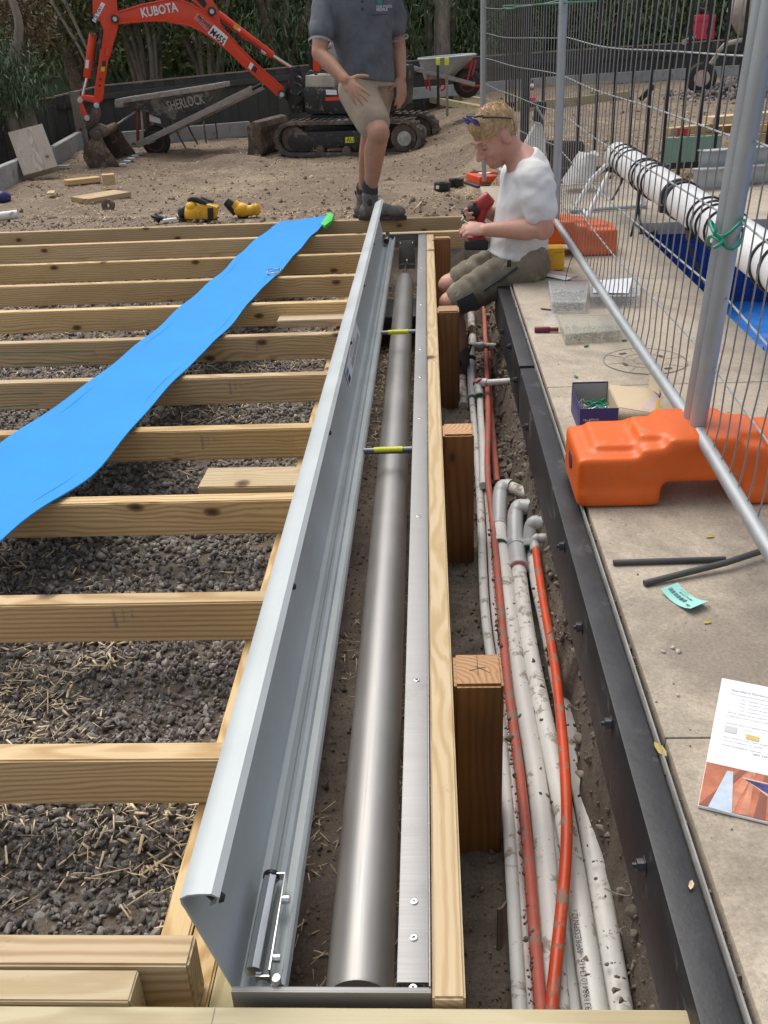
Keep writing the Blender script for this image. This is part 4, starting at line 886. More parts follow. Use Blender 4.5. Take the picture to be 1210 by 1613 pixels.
for i, (px, py, an) in enumerate(((924, 545, .5), (907, 593, 1.9), (984, 706 - 170, .2))):
    p = at(px, py, Zc + .0035); d = Vector((math.cos(an), math.sin(an), 0)) * .008; o = build('wall_plug', MB().tube([p - d, p + d * .6, p + d], [.0032, .0034, .0022], 8), 'plug_green'); tag(o, ['green plastic plug in front of the cloudy organiser box', 'green plastic plug alone on the paving near the beam', 'green plastic plug near the rail by the organiser box'][i], 'plug', 'loose green plugs on the paving')
# round access cover
cx, cy, rr = .648, 2.862, .121
R = thing('access_cover', 'round concrete-filled access cover with four slots set in the paving', 'cover', (cx, cy, Zc))
build('disc', MB().lathe([(rr, -.004), (rr, .0016), (rr - .002, .0024), (.001, .0024)], (cx, cy, Zc - .001), (0, 0, 1), 64), 'coping_concrete', R)
for r0 in (rr + .004, rr * .55, rr * .30):
    ring = [Vector((cx + math.cos(t) * r0, cy + math.sin(t) * r0, Zc + .0016)) for t in np.linspace(0, 2 * math.pi, 65)[:-1]]; rin = [Vector((cx + math.cos(t) * (r0 - .003), cy + math.sin(t) * (r0 - .003), Zc + .0016)) for t in np.linspace(0, 2 * math.pi, 65)[:-1]]
    build('ring', MB().ring(ring, rin, (0, 0, .0012)), 'grey_concrete' if r0 > rr else 'coping_concrete', R, smooth=0)
for a_, r_ in ((2.2, .75), (.6, .55), (3.6, .6), (5.3, .78)):
    p = Vector((cx + math.cos(a_) * rr * r_, cy + math.sin(a_) * rr * r_, Zc + .0030)); build('slot', MB().box(p, (.022, .011, .001), Matrix.Rotation(a_ + 1.3, 3, 'Z')), 'muddy_steel', R, smooth=0)
for k in range(8):
    a_ = k * math.pi / 4 + .2; d = Vector((math.cos(a_), math.sin(a_), 0)); build('rib', MB().bar(Vector((cx, cy, Zc + .0022)) + d * rr * .58, Vector((cx, cy, Zc + .0022)) + d * rr * .97, .0025, .0012), 'coping_concrete', R, smooth=0)
# open cardboard box with green screws
X0, X1, Y0, Y1, H_ = .372, .466, 2.302, 2.462, .066
R = thing('screw_carton', 'open navy cardboard box full of green plugs with its lid folded out', 'box', ((X0 + X1) / 2, (Y0 + Y1) / 2, Zc))
build('front', MB().box(((X0 + X1) / 2, Y0, Zc + .033), (X1 - X0, .0015, H_)), 'navy_card', R, smooth=0); build('back', MB().box(((X0 + X1) / 2, Y1, Zc + .040), (X1 - X0, .0015, H_ + .014)), ['navy_card'], R, smooth=0)
build('back_lining', MB().box(((X0 + X1) / 2, Y1 - .0016, Zc + .040), (X1 - X0 - .005, .0008, H_ + .006)), 'card_inside', R, smooth=0)
build('side', MB().box((X0, (Y0 + Y1) / 2, Zc + .033), (.0015, Y1 - Y0 - .002, H_)), 'navy_card', R, smooth=0); build('side', MB().box((X1, (Y0 + Y1) / 2, Zc + .033), (.0015, Y1 - Y0 - .002, H_)), 'kraft_card', R, smooth=0)
build('bottom', MB().box(((X0 + X1) / 2, (Y0 + Y1) / 2, Zc + .012), (X1 - X0 - .003, Y1 - Y0 - .003, .023)), 'kraft_card', R, smooth=0)
q = [Vector((X1 + .001, Y0, Zc + H_)), at(1037, 652, .092), at(1043, 614, .098), Vector((X1 + .001, Y1, Zc + H_ + .004))]; fl = build('lid_flap', MB().prism(q, (0, 0, .0015)), 'kraft_card', R, smooth=0)
def onq(s, t, dz=.0018): return (q[0].lerp(q[1], s)).lerp(q[3].lerp(q[2], s), t) + Vector((0, 0, dz))
arc = [onq(.98, .05), onq(.60, .05), onq(.56, .25), onq(.62, .55), onq(.78, .78), onq(.97, .86)]; build('print', MB().prism(arc, (0, 0, .0003)), 'card_pink', fl, smooth=0)
build('print', MB().prism([onq(.905, .03, .0023), onq(.99, .03, .0023), onq(.99, .60, .0023), onq(.93, .5, .0023)], (0, 0, .0003)), 'card_gold', fl, smooth=0); build('print', MB().prism([onq(.95, .62, .0023), onq(.99, .62, .0023), onq(.99, .84, .0023), onq(.95, .80, .0023)], (0, 0, .0003)), 'navy_card', fl, smooth=0)
e = [at(1022, 612, .100), at(1039, 622, .104), at(1034, 594, .112), at(1023, 590, .110)]; build('lid_tab', MB().prism(e, (0, 0, .0015)), 'kraft_card', fl, smooth=0)
for i, (s_, px, py, sz, mt) in enumerate((('No.8', 919, 662, .0085, 'ink_white'), ('45mm', 930, 661, .0085, 'ink_white'), ('SIMPLE SELECTION, ONLY BETTER', 924, 668.5, .0035, 'ink_white'), ('TEL: 1800 021 442', 930, 672, .0033, 'ink_white'), ('www.intech.com.au', 925, 676.5, .0062, 'ink_white'))):
    p = aty(px, py, Y0 - .001); text('lettering', s_, mt, R, p, (1, 0, 0), (0, 0, 1), sz, .0004)
mb = MB(); mg = MB()
for i in range(150):
    c0 = Vector((random.uniform(X0 + .012, X1 - .012), random.uniform(Y0 + .012, Y1 - .02), Zc + .026 + random.uniform(0, .014))); a_ = random.uniform(0, 6.28); d = Vector((math.cos(a_), math.sin(a_), random.uniform(-.4, .4))).normalized() * .010
    if c0.x < X0 + .035 or random.random() < .25: mb.tube([c0 - d, c0 + d * .8, c0 + d], [.0008, .0014, .003], 5)
    else: mg.tube([c0 - d, c0 - d * .3, c0 + d], [.0012, .0028, .0030], 6)
o = build('screws', mb, 'screw_zinc', R, smooth=0); o['kind'] = 'stuff'; o = build('plugs', mg, 'plug_green', R, smooth=30); o['kind'] = 'stuff'
# rods, cyan label, leaves, chips
o = build('rod', MB().tube([at(966, 886, Zc + .0058), at(1143, 880.5, Zc + .0058)], .0055, 14), 'rod_black', None, .0006); tag(o, 'straight dark rod on the paving, farther of the two crossing rods', 'rod', 'dark rods on the paving')
o = build('rod', MB().tube([at(1015, 919, Zc + .0060), at(1145, 886, Zc + .015), at(1215, 863, Zc + .0185)], .0062, 14), 'rod_black', None, .0006); tag(o, 'dark rod resting across the other rod and running under the mesh panel', 'rod', 'dark rods on the paving')
L4 = [at(x, y, Zc + .001) for x, y in ((1040, 934), (1067, 923.5), (1115, 956), (1087, 968))]
c4_ = sum(L4, Vector()) / 4; mb = MB(); N = 6; vs = []
for i in range(N + 1):
    t = i / N; zz = .010 * (t - .45) ** 2 * 4
    for j in range(2): vs.append((L4[0].lerp(L4[3], t) if j == 0 else L4[1].lerp(L4[2], t)) + Vector((0, 0, zz)))
vs2 = [v_ + Vector((0, 0, .0004)) for v_ in vs]; m_ = len(vs)
mb.add(vs + vs2, [(2 * i, 2 * i + 1, 2 * i + 3, 2 * i + 2) for i in range(N)] + [(m_ + 2 * i, m_ + 2 * i + 2, m_ + 2 * i + 3, m_ + 2 * i + 1) for i in range(N)])
lab = build('shelf_label', mb, 'label_cyan', None, smooth=40); tag(lab, 'pale cyan price label curling on the paving in front of the rods', 'label')
def onl(s, t): return L4[1].lerp(L4[2], s).lerp(L4[0].lerp(L4[3], s), t) + Vector((0, 0, .0042))   # s along the text, t downward
u = L4[2] - L4[1]; v = L4[1] - L4[0]
def lz(p, s): return p + Vector((0, 0, .010 * (s - .45) ** 2 * 4 - .0022))
text('lettering', 'MACHINE', 'ink_soft', lab, lz(onl(.16, .13), .3), u, v, .0050); text('lettering', '130x130S GLX PRIUME D4M', 'ink', lab, lz(onl(.06, .30), .5), u, v, .0058, bold=.01, sx=.86)
text('lettering', '40x20', 'ink', lab, lz(onl(.74, .80), .8), u, v, .0085, bold=.02)
for k in range(26):
    s_ = .08 + k * .0215 + random.uniform(-.004, .004)
    if k % 9 == 7: continue
    build('bar', MB().bar(lz(onl(s_, .46), s_), lz(onl(s_, .68), s_), random.choice((.0004, .0008, .0012)), .0003), 'ink', lab, smooth=0)
lfl = ['yellow leaf in front of the near orange foot', 'small yellow leaf left of the cyan label', 'yellow leaf on the gap between beam and paving', 'yellow leaf lying on the near orange foot', 'pale sliver on the black beam top']
for i, (px, py, z, sz, an) in enumerate(((1119, 845, Zc, .010, .3), (1115, 980, Zc, .009, .4), (1040, 1180, .034, .017, 1.9), (1054, 681, .185, .008, 1.), (1089, 1394, .032, .008, 1.2))):
    c0 = at(px, py, z + .002); d = Vector((math.cos(an), math.sin(an), 0)) * sz; n_ = Vector((-d.y, d.x, 0)) * .38
    o = build('fallen_leaf', MB().prism([c0 - d, c0 - d * .4 + n_, c0 + d * .4 + n_ * .9 + Vector((0, 0, .002)), c0 + d, c0 + d * .3 - n_, c0 - d * .5 - n_ * .8], (0, 0, .0006)), 'leaf_yellow' if i < 4 else 'straw', smooth=0); tag(o, lfl[i], 'leaf', 'leaves fallen on the paving')
for i, (px, py) in enumerate(((1045, 1026), (1060, 1020), (1069, 1027), (1068, 1095))):
    o = scatter('stone_chip', np.array([at(px, py, Zc + .002)[:]]), np.array([.0055]), 'chip_stone', 1, .3, 3, .35, (1, .7, .25)); del o['kind']; tag(o, 'pale stone chip on the stained paving: ' + ['left of the close trio', 'middle of the close trio', 'right of the close trio', 'single one nearer the brochure'][i], 'chip', 'stone chips on the paving')
n = 900; y = rng.uniform(.9, 5.0, n); x = .335 + .66 * rng.uniform(0, 1, n) ** 1.3; P = np.stack([x, y, np.full(n, Zc + .0004)], 1)
scatter('grit', P, .0008 * rng.lognormal(0, .5, n), 'clod', 1, .4, 6, .3, (1, .8, .5), None, 'fine dark grit and crumbs scattered over the near paving', 'grit')
n = 500; y = rng.uniform(.5, 4, n); P = np.stack([.3245 + rng.normal(0, .0022, n), y, np.full(n, .018) + rng.uniform(-.01, .012, n)], 1)
scatter('grit', P, .0022 * rng.lognormal(0, .5, n), 'clod', 1, 1., 6, .3, (1, .8, .7), None, 'soil fallen into the gap beside the paving edge', 'grit')
# brochure
TL = at(1137, 1071, Zc + .001); BL = at(1099, 1272, Zc + .001); v = (TL - BL); hgt = v.length; v.normalize(); u = Vector((v.y, -v.x, 0)); Wd = .210
br = build('brochure', MB().prism([BL, BL + u * Wd, TL + u * Wd, TL], (0, 0, .004)), 'paper_white', None, .0006); tag(br, 'glossy printed brochure with a photo of a timber deck and pool, lying on the paving', 'brochure')
zt = Vector((0, 0, .0042))
def bp(s, t): return TL + u * (Wd * s) - v * (hgt * t) + zt        # s right, t down
def st_of(px, py):
    p = at(px, py, Zc + .005) - TL; return p.dot(u) / Wd, -p.dot(v) / hgt
lines = [('Standard Downunder\u2122 Roller', 1152.5, 1087, .0078), ('The Sunbather Downunder Roller is available in the following', 1151, 1093.3, .0045), ('\u2022   3.4m   Suitable for pools with a width up to 3.2m', 1160, 1101.5, .0045), ('\u2022   3.9m   Suitable for pools with a width up to 3.7m', 1159, 1107, .0045), ('\u2022   4.4m   Suitable for pools with a width up to 4.2m', 1158, 1112.5, .0045), ('\u2022   4.9m   Suitable for pools with a width up to 4.7m', 1157, 1118, .0045),
 ('Special lengths can be ordered between 2.0 and 6.0 metres', 1146, 1121.5, .0045), ('a dedicated cover system is available.  POA', 1145.3, 1127, .0045), ('Standard units are supplied with an anodised aluminium lid', 1143, 1138, .0045), ('Timber inlay          Sandstone', 1142, 1144, .0032), ('Non standard orders have longer delivery times.', 1139.4, 1160, .0045), ('Contact Sunbather for details.', 1138.4, 1165.5, .0045), ('www.sunbather.com.au', 1137.3, 1172.5, .0056), ('1800 228 437', 1184, 1188, .0056), ('Downunder', 1190.8, 1218.5, .0056)]
for s_, px, py, sz in lines:
    a_, b_ = st_of(px, py); text('lettering', s_, 'ink_soft', br, bp(a_, b_), u, v, sz, .0003)
def bpoly(name, pts, mat, lift=.0003): return build(name, MB().prism([bp(s, t) + Vector((0, 0, lift)) for s, t in pts], (0, 0, .0003)), mat, br, smooth=0)
def bpx(name, pts, mat, lift=.0003): return bpoly(name, [st_of(x, y) for x, y in pts], mat, lift)
bpx('picture', [(1141.5, 1142.5), (1161.5, 1147), (1160, 1157), (1140.5, 1152)], 'photo_grey'); bpx('picture', [(1175.5, 1156.5), (1196.5, 1162), (1195.5, 1169.5), (1174.5, 1164)], 'photo_gold')
pm('photo_deck', (.50, .17, .09), .4, var=.25, vs=30, bmp=0); pm('photo_deck2', (.60, .25, .15), .4, var=.25, vs=30, bmp=0); pm('photo_lid', (.50, .58, .68), .4, var=.12, vs=40, bmp=0); pm('photo_water', (.10, .09, .30), .3, var=.5, vs=25, bmp=0); pm('photo_shade', (.28, .10, .07), .4, var=.2, bmp=0); pm('photo_edge', (.62, .42, .30), .4, bmp=0)
t0 = st_of(1111.8, 1200)[1]
bpoly('picture', [(0.003, t0), (.997, t0), (.997, .997), (.003, .997)], 'photo_deck', .0003)
for i, (a0, a1, b0, b1) in enumerate(((.22, .26, -.1, .06), (.27, .30, .13, .21), (.37, .39, .33, .40), (.40, .425, .47, .56), (.43, .46, .66, .78), (.30, .31, .24, .30))):
    bpoly('picture', [(max(a0, .003), t0 + .002), (a1, t0 + .002), (max(b1, .01), .995), (max(b0, .004), .995)], 'photo_deck2' if i % 2 else 'photo_shade', .0007)
bpx('picture', [(1145.5, 1215.5), (1155, 1217), (1152.5, 1283), (1115, 1272.5)], 'photo_lid', .0011)
a_ = [st_of(1168, 1225), st_of(1210, 1235), st_of(1192, 1283)]; 
bpoly('picture', [a_[0], (.93, a_[0][1] + .01), (.93, .93), (.62, .96)], 'photo_edge', .0011); bpoly('picture', [(a_[0][0] + .02, a_[0][1] + .012), (.92, a_[0][1] + .02), (.92, .91), (.655, .935)], 'photo_water', .0015)

# ------------------------------------------------------------------ blue foam strip on the joists
Lp = [(524, 338), (467, 348), (440, 352), (392, 388), (350, 428), (300, 472), (240, 524), (190, 565), (130, 612), (66, 655), (0, 703), (-80, 765), (-170, 835)]
Rp = [(524, 338), (505, 358), (480, 385), (432, 438), (408, 460), (372, 503), (330, 548), (300, 575), (232, 648), (160, 735), (70, 800), (0, 856), (-100, 940)]
Lw = [at(x, y, .012) for x, y in Lp]; Rw = [at(x, y, .012) for x, y in Rp]
Lc = curve(Lw, 7); Rc = curve(Rw, 7); mb = MB(); K = 9; vs = []
for i, (a_, b_) in enumerate(zip(Lc, Rc)):
    for k in range(K):
        t = k / (K - 1); p = a_.lerp(b_, t); sagz = -.006 * math.sin((p.y - .70) * 2 * math.pi / .45) * .6 + .0015 * math.sin(i * .4 + t * 3) + .0022 * (1 if k in (1, 7) else 0) + (.004 if k in (0, K - 1) else 0)
        vs.append(p + Vector((0, 0, sagz)))
m_ = len(vs); n_ = len(Lc); vs2 = [v_ - Vector((0, 0, .004)) for v_ in vs]; fs = []
for i in range(n_ - 1):
    for k in range(K - 1):
        a_ = i * K + k; fs += [(a_, a_ + K, a_ + K + 1, a_ + 1), (m_ + a_, m_ + a_ + 1, m_ + a_ + K + 1, m_ + a_ + K)]
    for k in (0, K - 1):
        a_ = i * K + k; fs.append((a_, m_ + a_, m_ + a_ + K, a_ + K))
mb.add(vs + vs2, fs); o = build('foam_strip', mb, 'blue_foam', None, smooth=60); tag(o, 'long bright blue foam strip laid diagonally across the joists', 'foam strip')
for f in (.12, .88):
    pts = [a_.lerp(b_, f) + Vector((0, 0, .0012 - .006 * math.sin((a_.lerp(b_, f).y - .70) * 2 * math.pi / .45) * .6)) for a_, b_ in zip(Lc[6:], Rc[6:])]; build('crease', MB().tube(pts, .0009, 5), 'blue_foam', o, smooth=60)
c0 = at(432, 427, .02); ring = [c0 + Vector((.030 * math.cos(t), .055 * math.sin(t), .004 * math.sin(3 * t))) for t in np.linspace(0, 2 * math.pi * 1.6, 30)]
o = build('metal_ring', MB().tube(ring, .0032, 8), 'chrome'); tag(o, 'small metal ring lying on the blue foam strip', 'ring')
q = [at(518, 334.5, .035), at(526, 337, .035), at(523, 347, .022), at(512, 355, .02), at(505, 352, .02)]; o = build('green_wedge', MB().prism(q, (0, 0, -.02)), 'green_foam', None, .002); tag(o, 'small bright green wedge under the far tip of the foam strip', 'wedge')
# ------------------------------------------------------------------ cover roller tube by the pool
TX, TZ, TR = .998, .32, .069
R = thing('pool_roller', 'long white pool roller tube wound with black straps on a low stand', 'pool roller', (TX, 4.0, .04))
build('tube', MB().lathe([(TR * .9, -.004), (TR, 0), (TR, 4.2)], (TX, 5.42, TZ), (0.0, -1, 0), 40), 'tube_white', R, .0)
build('axle', MB().tube([(TX, 5.40, TZ), (TX, 5.50, TZ)], .02, 12), 'galvanised', R)
yl = [5.27, 5.16, 5.05, 4.70, 4.64, 4.52, 4.46, 3.62, 3.55, 3.47, 3.36, 2.86, 2.80, 2.60, 2.2]
for i, y in enumerate(yl):
    pts = [Vector((TX + math.cos(t) * (TR + .004), y + .018 * math.cos(t + i) + (.012 * t / 6.28 if i % 2 else 0), TZ + math.sin(t) * (TR + .004))) for t in np.linspace(0, 2 * math.pi, 25)]
    build('strap', MB().tube(pts, .0042, 6), 'black_plastic', R)
for y in (3.98, 4.04): build('wide_strap', MB().lathe([(TR + .001, -.018), (TR + .007, -.016), (TR + .007, .016), (TR + .001, .018)], (TX, y, TZ), (0, -1, .05), 30), 'black_plastic', R)
for y, a_ in ((4.0, 3.5), (3.6, 3.9), (3.62, .9), (5.2, 3.6), (4.55, .7)):
    q = Vector((TX + math.cos(a_) * (TR + .012), y, TZ + math.sin(a_) * (TR + .012))); build('buckle', MB().box(q, (.022, .05, .03)), 'black_plastic', R, .006)
for y, dx, dz in ((5.25, -.06, -.1), (4.85, .02, -.24), (4.8, -.06, -.26), (3.9, .06, -.2), (3.5, .0, -.3), (2.75, .02, -.22)):
    p0 = Vector((TX, y, TZ - TR)); pts = [p0, p0 + Vector((dx * .2, -.03, dz * .4)), p0 + Vector((dx, -.10, dz)), p0 + Vector((dx * 1.3, -.16, dz))]
    build('hanging_strap', MB().tube(curve(pts, 4), .006, 6, flat=.35), 'black_plastic', R)
mb = MB().tube([(TX, 5.46, TZ), (TX - .13, 5.44, .2), (TX - .22, 5.40, .056)], .012, 10).tube([(TX, 5.46, TZ), (TX + .13, 5.47, .2), (TX + .17, 5.48, .056)], .012, 10); build('stand_leg', mb, 'tube_white', R)
build('foot_bar', MB().tube([(TX - .24, 5.38, .054), (TX + .18, 5.46, .054)], .010, 10), 'galvanised', R)
build('brace', MB().tube([(TX, 5.42, TZ), (TX - .17, 5.24, .054)], .012, 10).tube([(TX - .17, 5.2, .054), (TX - .17, 5.4, .054)], .010, 8), 'tube_white', R)
build('castor', MB().tube([(1.06, 4.72, .056), (1.075, 4.72, .056)], .016, 14).tube([(.99, 4.70, .06), (1.06, 4.72, .056)], .006, 8), 'black_plastic', R)

# ------------------------------------------------------------------ black pool fence
def tubefence(x0, x1, y0, y1, z0, label, sp=.108, H=1.35):
    a = Vector((x0, y0, z0)); b = Vector((x1, y1, z0)); R = thing('pool_fence', label, 'fence', a); L = (b - a).length; d = (b - a) / L
    build('bottom_rail', MB().bar(a + Vector((0, 0, .08)), b + Vector((0, 0, .08)), .025, .038), 'black_steel', R, .002); build('top_rail', MB().bar(a + Vector((0, 0, H - .05)), b + Vector((0, 0, H - .05)), .025, .038), 'black_steel', R, .002)
    n = int(L / sp); me = boxmesh('picket', (.017, .017, H), 'black_steel', .002, 1)
    for i in range(n + 1):
        if i in (0, n): build('post', MB().box(a + d * (L * i / n) + Vector((0, 0, H / 2)), (.05, .05, H + .1)), 'black_steel', R, .002)
        else: part_m('picket', me, R, Matrix.Translation(a + d * (L * i / n) + Vector((0, 0, H / 2 + .02))))
tubefence(.60, 3.2, 6.38, 6.62, .04, 'black tubular pool fence along the far side of the paving')
# black fence panels leaned together
R = thing('stacked_fence_panel', 'bundle of dark fence rods standing upright behind the far mesh panel', 'fence panel', (.72, 9.2, -.05)); 
for k in range(5): build('rod', MB().tube([aty(797 + k * 5, 178 - k, 9.2), aty(799 + k * 5.4, -60, 9.0)], .0085, 6), 'black_steel', R)

# ------------------------------------------------------------------ retaining sleepers and paling fence
def sleeper(p0, p1, h, th, label, mat='sleeper_grey', top=None, name='retaining_sleeper'):
    p0 = Vector(p0); p1 = Vector(p1); z = h / 2; q0 = p0 + Vector((0, 0, z)); q1 = p1 + Vector((0, 0, z)); o = board(name, q0, q1, th, h, mat, None, .006); tag(o, label, 'retaining wall' if name == 'retaining_sleeper' else 'timber', 'sleepers round the yard' if name == 'retaining_sleeper' else None); return o
GL = -.42
a = at(-40, 322, GL); b = at(85, 262, GL); c = at(136, 228, GL); sleeper(a, b, .24, .09, 'grey concrete sleeper along the left fence, nearer one'); sleeper(b + (c - b) * .01, c, .22, .09, 'grey concrete sleeper along the left fence, behind the bracket')
a = at(88, 268, GL); R = thing('post_bracket', 'galvanised steel bracket standing against the left concrete sleeper', 'bracket', a); build('upright', MB().box(a + Vector((0, 0, .13)), (.05, .06, .25)), 'galv_steel_beam', R, .004); build('foot_plate', MB().box(a + Vector((.10, -.03, .05)), (.18, .10, .012)), 'galv_steel_beam', R, .003)
P = [at(150, 236, -.40), at(395, 214, -.40)]; P[1].y = P[0].y + 1.0
sleeper(P[0], aty(395, 214, P[1].y), .20, .08, 'pale sleeper behind the wheelbarrow and the excavator blade')
S = atg(636, 172); E_ = atg(1012, 120); 
q0 = aty(560, 178, 16.2); q0.z = -.10; q1 = aty(905, 131, 16.9); q1.z = -.02; q2 = aty(1300, 110, 17.8); q2.z = 0
sleeper(q0, q1, .16, .09, 'grey sleeper along the back fence behind the grey wheelbarrow'); sleeper(q1 + (q2 - q1) * .005, q2, .16, .09, 'grey sleeper along the back fence behind the cement mixer')
def paling(P0, P1, zt0, zt1, zb, label, step=.16, rail=True):
    P0 = Vector((P0[0], P0[1], 0)); P1 = Vector((P1[0], P1[1], 0)); L = (P1 - P0).length; d = (P1 - P0) / L; nr = Vector((-d.y, d.x, 0)); R = thing('paling_fence', label, 'fence', (P0.x, P0.y, zb)); n = int(L / step); H = max(zt0, zt1) - zb
    if nr.y > 0: nr = -nr
    ms = [boxmesh('paling', (step * .97, .016, H), 'fence_paling', .002, 1) for _ in range(3)]
    for i in range(n + 1):
        zt = zt0 + (zt1 - zt0) * i / n + random.uniform(-.012, .012); c = P0 + d * (i + .5) * step * (L / (n + 1) / step); c.z = zt - H / 2
        part_m('paling', ms[i % 3], R, mat4(c + nr * (.006 if i % 2 else -.004), d))
    k = nr * .035
    build('rail', MB().bar(P0 + k + Vector((0, 0, zt0 - .13)), P1 + k + Vector((0, 0, zt1 - .13)), .04, .08), 'fence_paling', R, .003)
    build('rail', MB().bar(P0 + k + Vector((0, 0, zt0 - .80)), P1 + k + Vector((0, 0, zt1 - .80)), .04, .08), 'fence_paling', R, .003)
    build('cap', MB().bar(P0 + Vector((0, 0, zt0 + .010)), P1 + Vector((0, 0, zt1 + .010)), .04, .02), 'weathered_wood', R, .002)
    return R
paling((-5.25, 6.0), (-5.25, 14.7), .45, .24, -.9, 'dark paling fence along the left side of the yard, behind the leaning slab')
g0 = aty(160, 136, 15.3); g1 = aty(520, 98, 16.1)
paling((-5.25, 14.72), (g0.x, 15.2), .25, .34, -.9, 'short dark paling fence section in the left back corner')
paling((g0.x, 15.2), (g1.x, 16.6), g0.z, .47, -.9, 'dark paling fence behind the excavator boom and the black barrow')
paling((g1.x, 16.6), (12, 19.0), .42, .62, -.5, 'dark paling fence along the back behind the grey wheelbarrow and cement mixer')
p0 = aty(118, 150, 14.6); p1 = aty(133, 232, 14.6); o = board('fence_post', (p1.x, 14.6, -.5), (p0.x, 14.6, p0.z + .05), .12, .10, 'weathered_wood', up=(0, 1, 0)); tag(o, 'pale weathered fence post in the left back corner beside the bucket', 'post')
a = at(47, 258, GL + .2); o = board('leaning_slab', a + Vector((.12, -.02, -.1)), a + Vector((-.08, .28, .32)), .38, .09, 'weathered_wood', up=(.4, -1, 0)); tag(o, 'thick pale slab leaning against the left paling fence on the sleeper', 'slab')

# ------------------------------------------------------------------ excavator
EP0 = np.array([-.136, 12.09]); ed = np.array([-1.77 + .136, 12.48 - 12.09]); ed = ed / np.linalg.norm(ed); en = np.array([-ed[1], ed[0]]); en = en if en[1] > 0 else -en
def E(px, py, off=0.): return atp(px, py, EP0 + en * off, en)
ENV = Vector((en[0], en[1], 0))
def epr(mb, pts, off, th): return mb.prism([E(x, y, off) for x, y in pts], ENV * th)
R = thing('excavator', 'small orange and black tracked excavator with its boom reaching to the left', 'excavator', E(545, 247, .5))
def stad(cx0, cy0, r0, cx1, cy1, r1, n=14):
    L = []
    for k in range(n + 1): t = math.pi / 2 + math.pi * k / n; L.append((cx0 + r0 * math.cos(t), cy0 - r0 * math.sin(t)))
    for k in range(n + 1): t = -math.pi / 2 + math.pi * k / n; L.append((cx1 + r1 * math.cos(t), cy1 - r1 * math.sin(t)))
    return L
for off, nm in ((0., 'near'), (.78, 'far')):
    dy = 0; O = stad(460, 219.5, 28, 634, 217.5, 29.5); I = stad(460, 219.5, 21.5, 634, 217.5, 23)
    O = [(x, y - 0) for x, y in O]
    # far track shares the shape of the near one
    Pn = [E(x, y, 0) + ENV * off for x, y in O]; Pi = [E(x, y, 0) + ENV * off for x, y in I]
    tr = build('track_belt', MB().ring(Pn, Pi, ENV * .22), 'track_rubber', R, .004)
    nL = 46; C_ = [Vector(p) for p in Pn]; per = [0]
    for k in range(len(C_)): per.append(per[-1] + (C_[(k + 1) % len(C_)] - C_[k]).length)
    mbl = MB()
    for j in range(nL):
        s_ = per[-1] * j / nL; k = max(i for i in range(len(C_)) if per[i] <= s_); p = C_[k].lerp(C_[(k + 1) % len(C_)], (s_ - per[k]) / (per[k + 1] - per[k])); d = (C_[(k + 1) % len(C_)] - C_[k]).normalized(); o_ = d.cross(ENV).normalized(); cc = sum(C_, Vector()) / len(C_)
        if (p - cc).dot(o_) < 0: o_ = -o_
        mbl.bar(p + ENV * .012 + o_ * .008, p + ENV * .208 + o_ * .008, .030, .018, o_)
    build('track_lugs', mbl, 'track_rubber', R, smooth=0)['kind'] = 'stuff'
    z = ENV * off
    fr = [(455, 216), (462, 209), (560, 206), (600, 208), (604, 232), (560, 236), (540, 230), (500, 236), (480, 240), (462, 238)]
    build('track_frame', MB().prism([E(x, y, 0) + z + ENV * .03 for x, y in fr], ENV * .13), 'machine_black', R, .006)
    ax_ = lambda x, y, r, o0, th: MB().tube([E(x, y, 0) + z + ENV * o0, E(x, y, 0) + z + ENV * (o0 + th)], r, 24)
    build('idler', ax_(460, 219.5, .150, .05, .1), 'muddy_steel', R, .006); sp = build('sprocket', ax_(634, 217.5, .155, .05, .1), 'muddy_steel', R, .006); build('hub', ax_(636, 219, .085, .015, .08), 'cement_crust', R, .012)
    for x in (503, 545, 585): build('track_roller', ax_(x, 238, .055, .02, .14), 'muddy_steel', R, .01)
    if off == 0:
        build('panel_mud', MB().prism([E(x, y, 0) + ENV * .024 for x, y in ((452, 219), (458, 212), (492, 214), (540, 216), (540, 226), (505, 233), (478, 240), (460, 238), (452, 228))], ENV * .01), 'machine_black', R, .004)
        st_ = build('sticker', MB().prism([E(x, y, 0) + ENV * .022 for x, y in ((543, 216.5), (557, 216), (557, 225), (543, 225.5))], ENV * .006), 'tape_yellow', R, smooth=0)
        text('lettering', 'AU', 'ink', st_, E(545, 221, 0) + ENV * .0205, -Vector((ed[0], ed[1], 0)), (0, 0, 1), .07, .001)
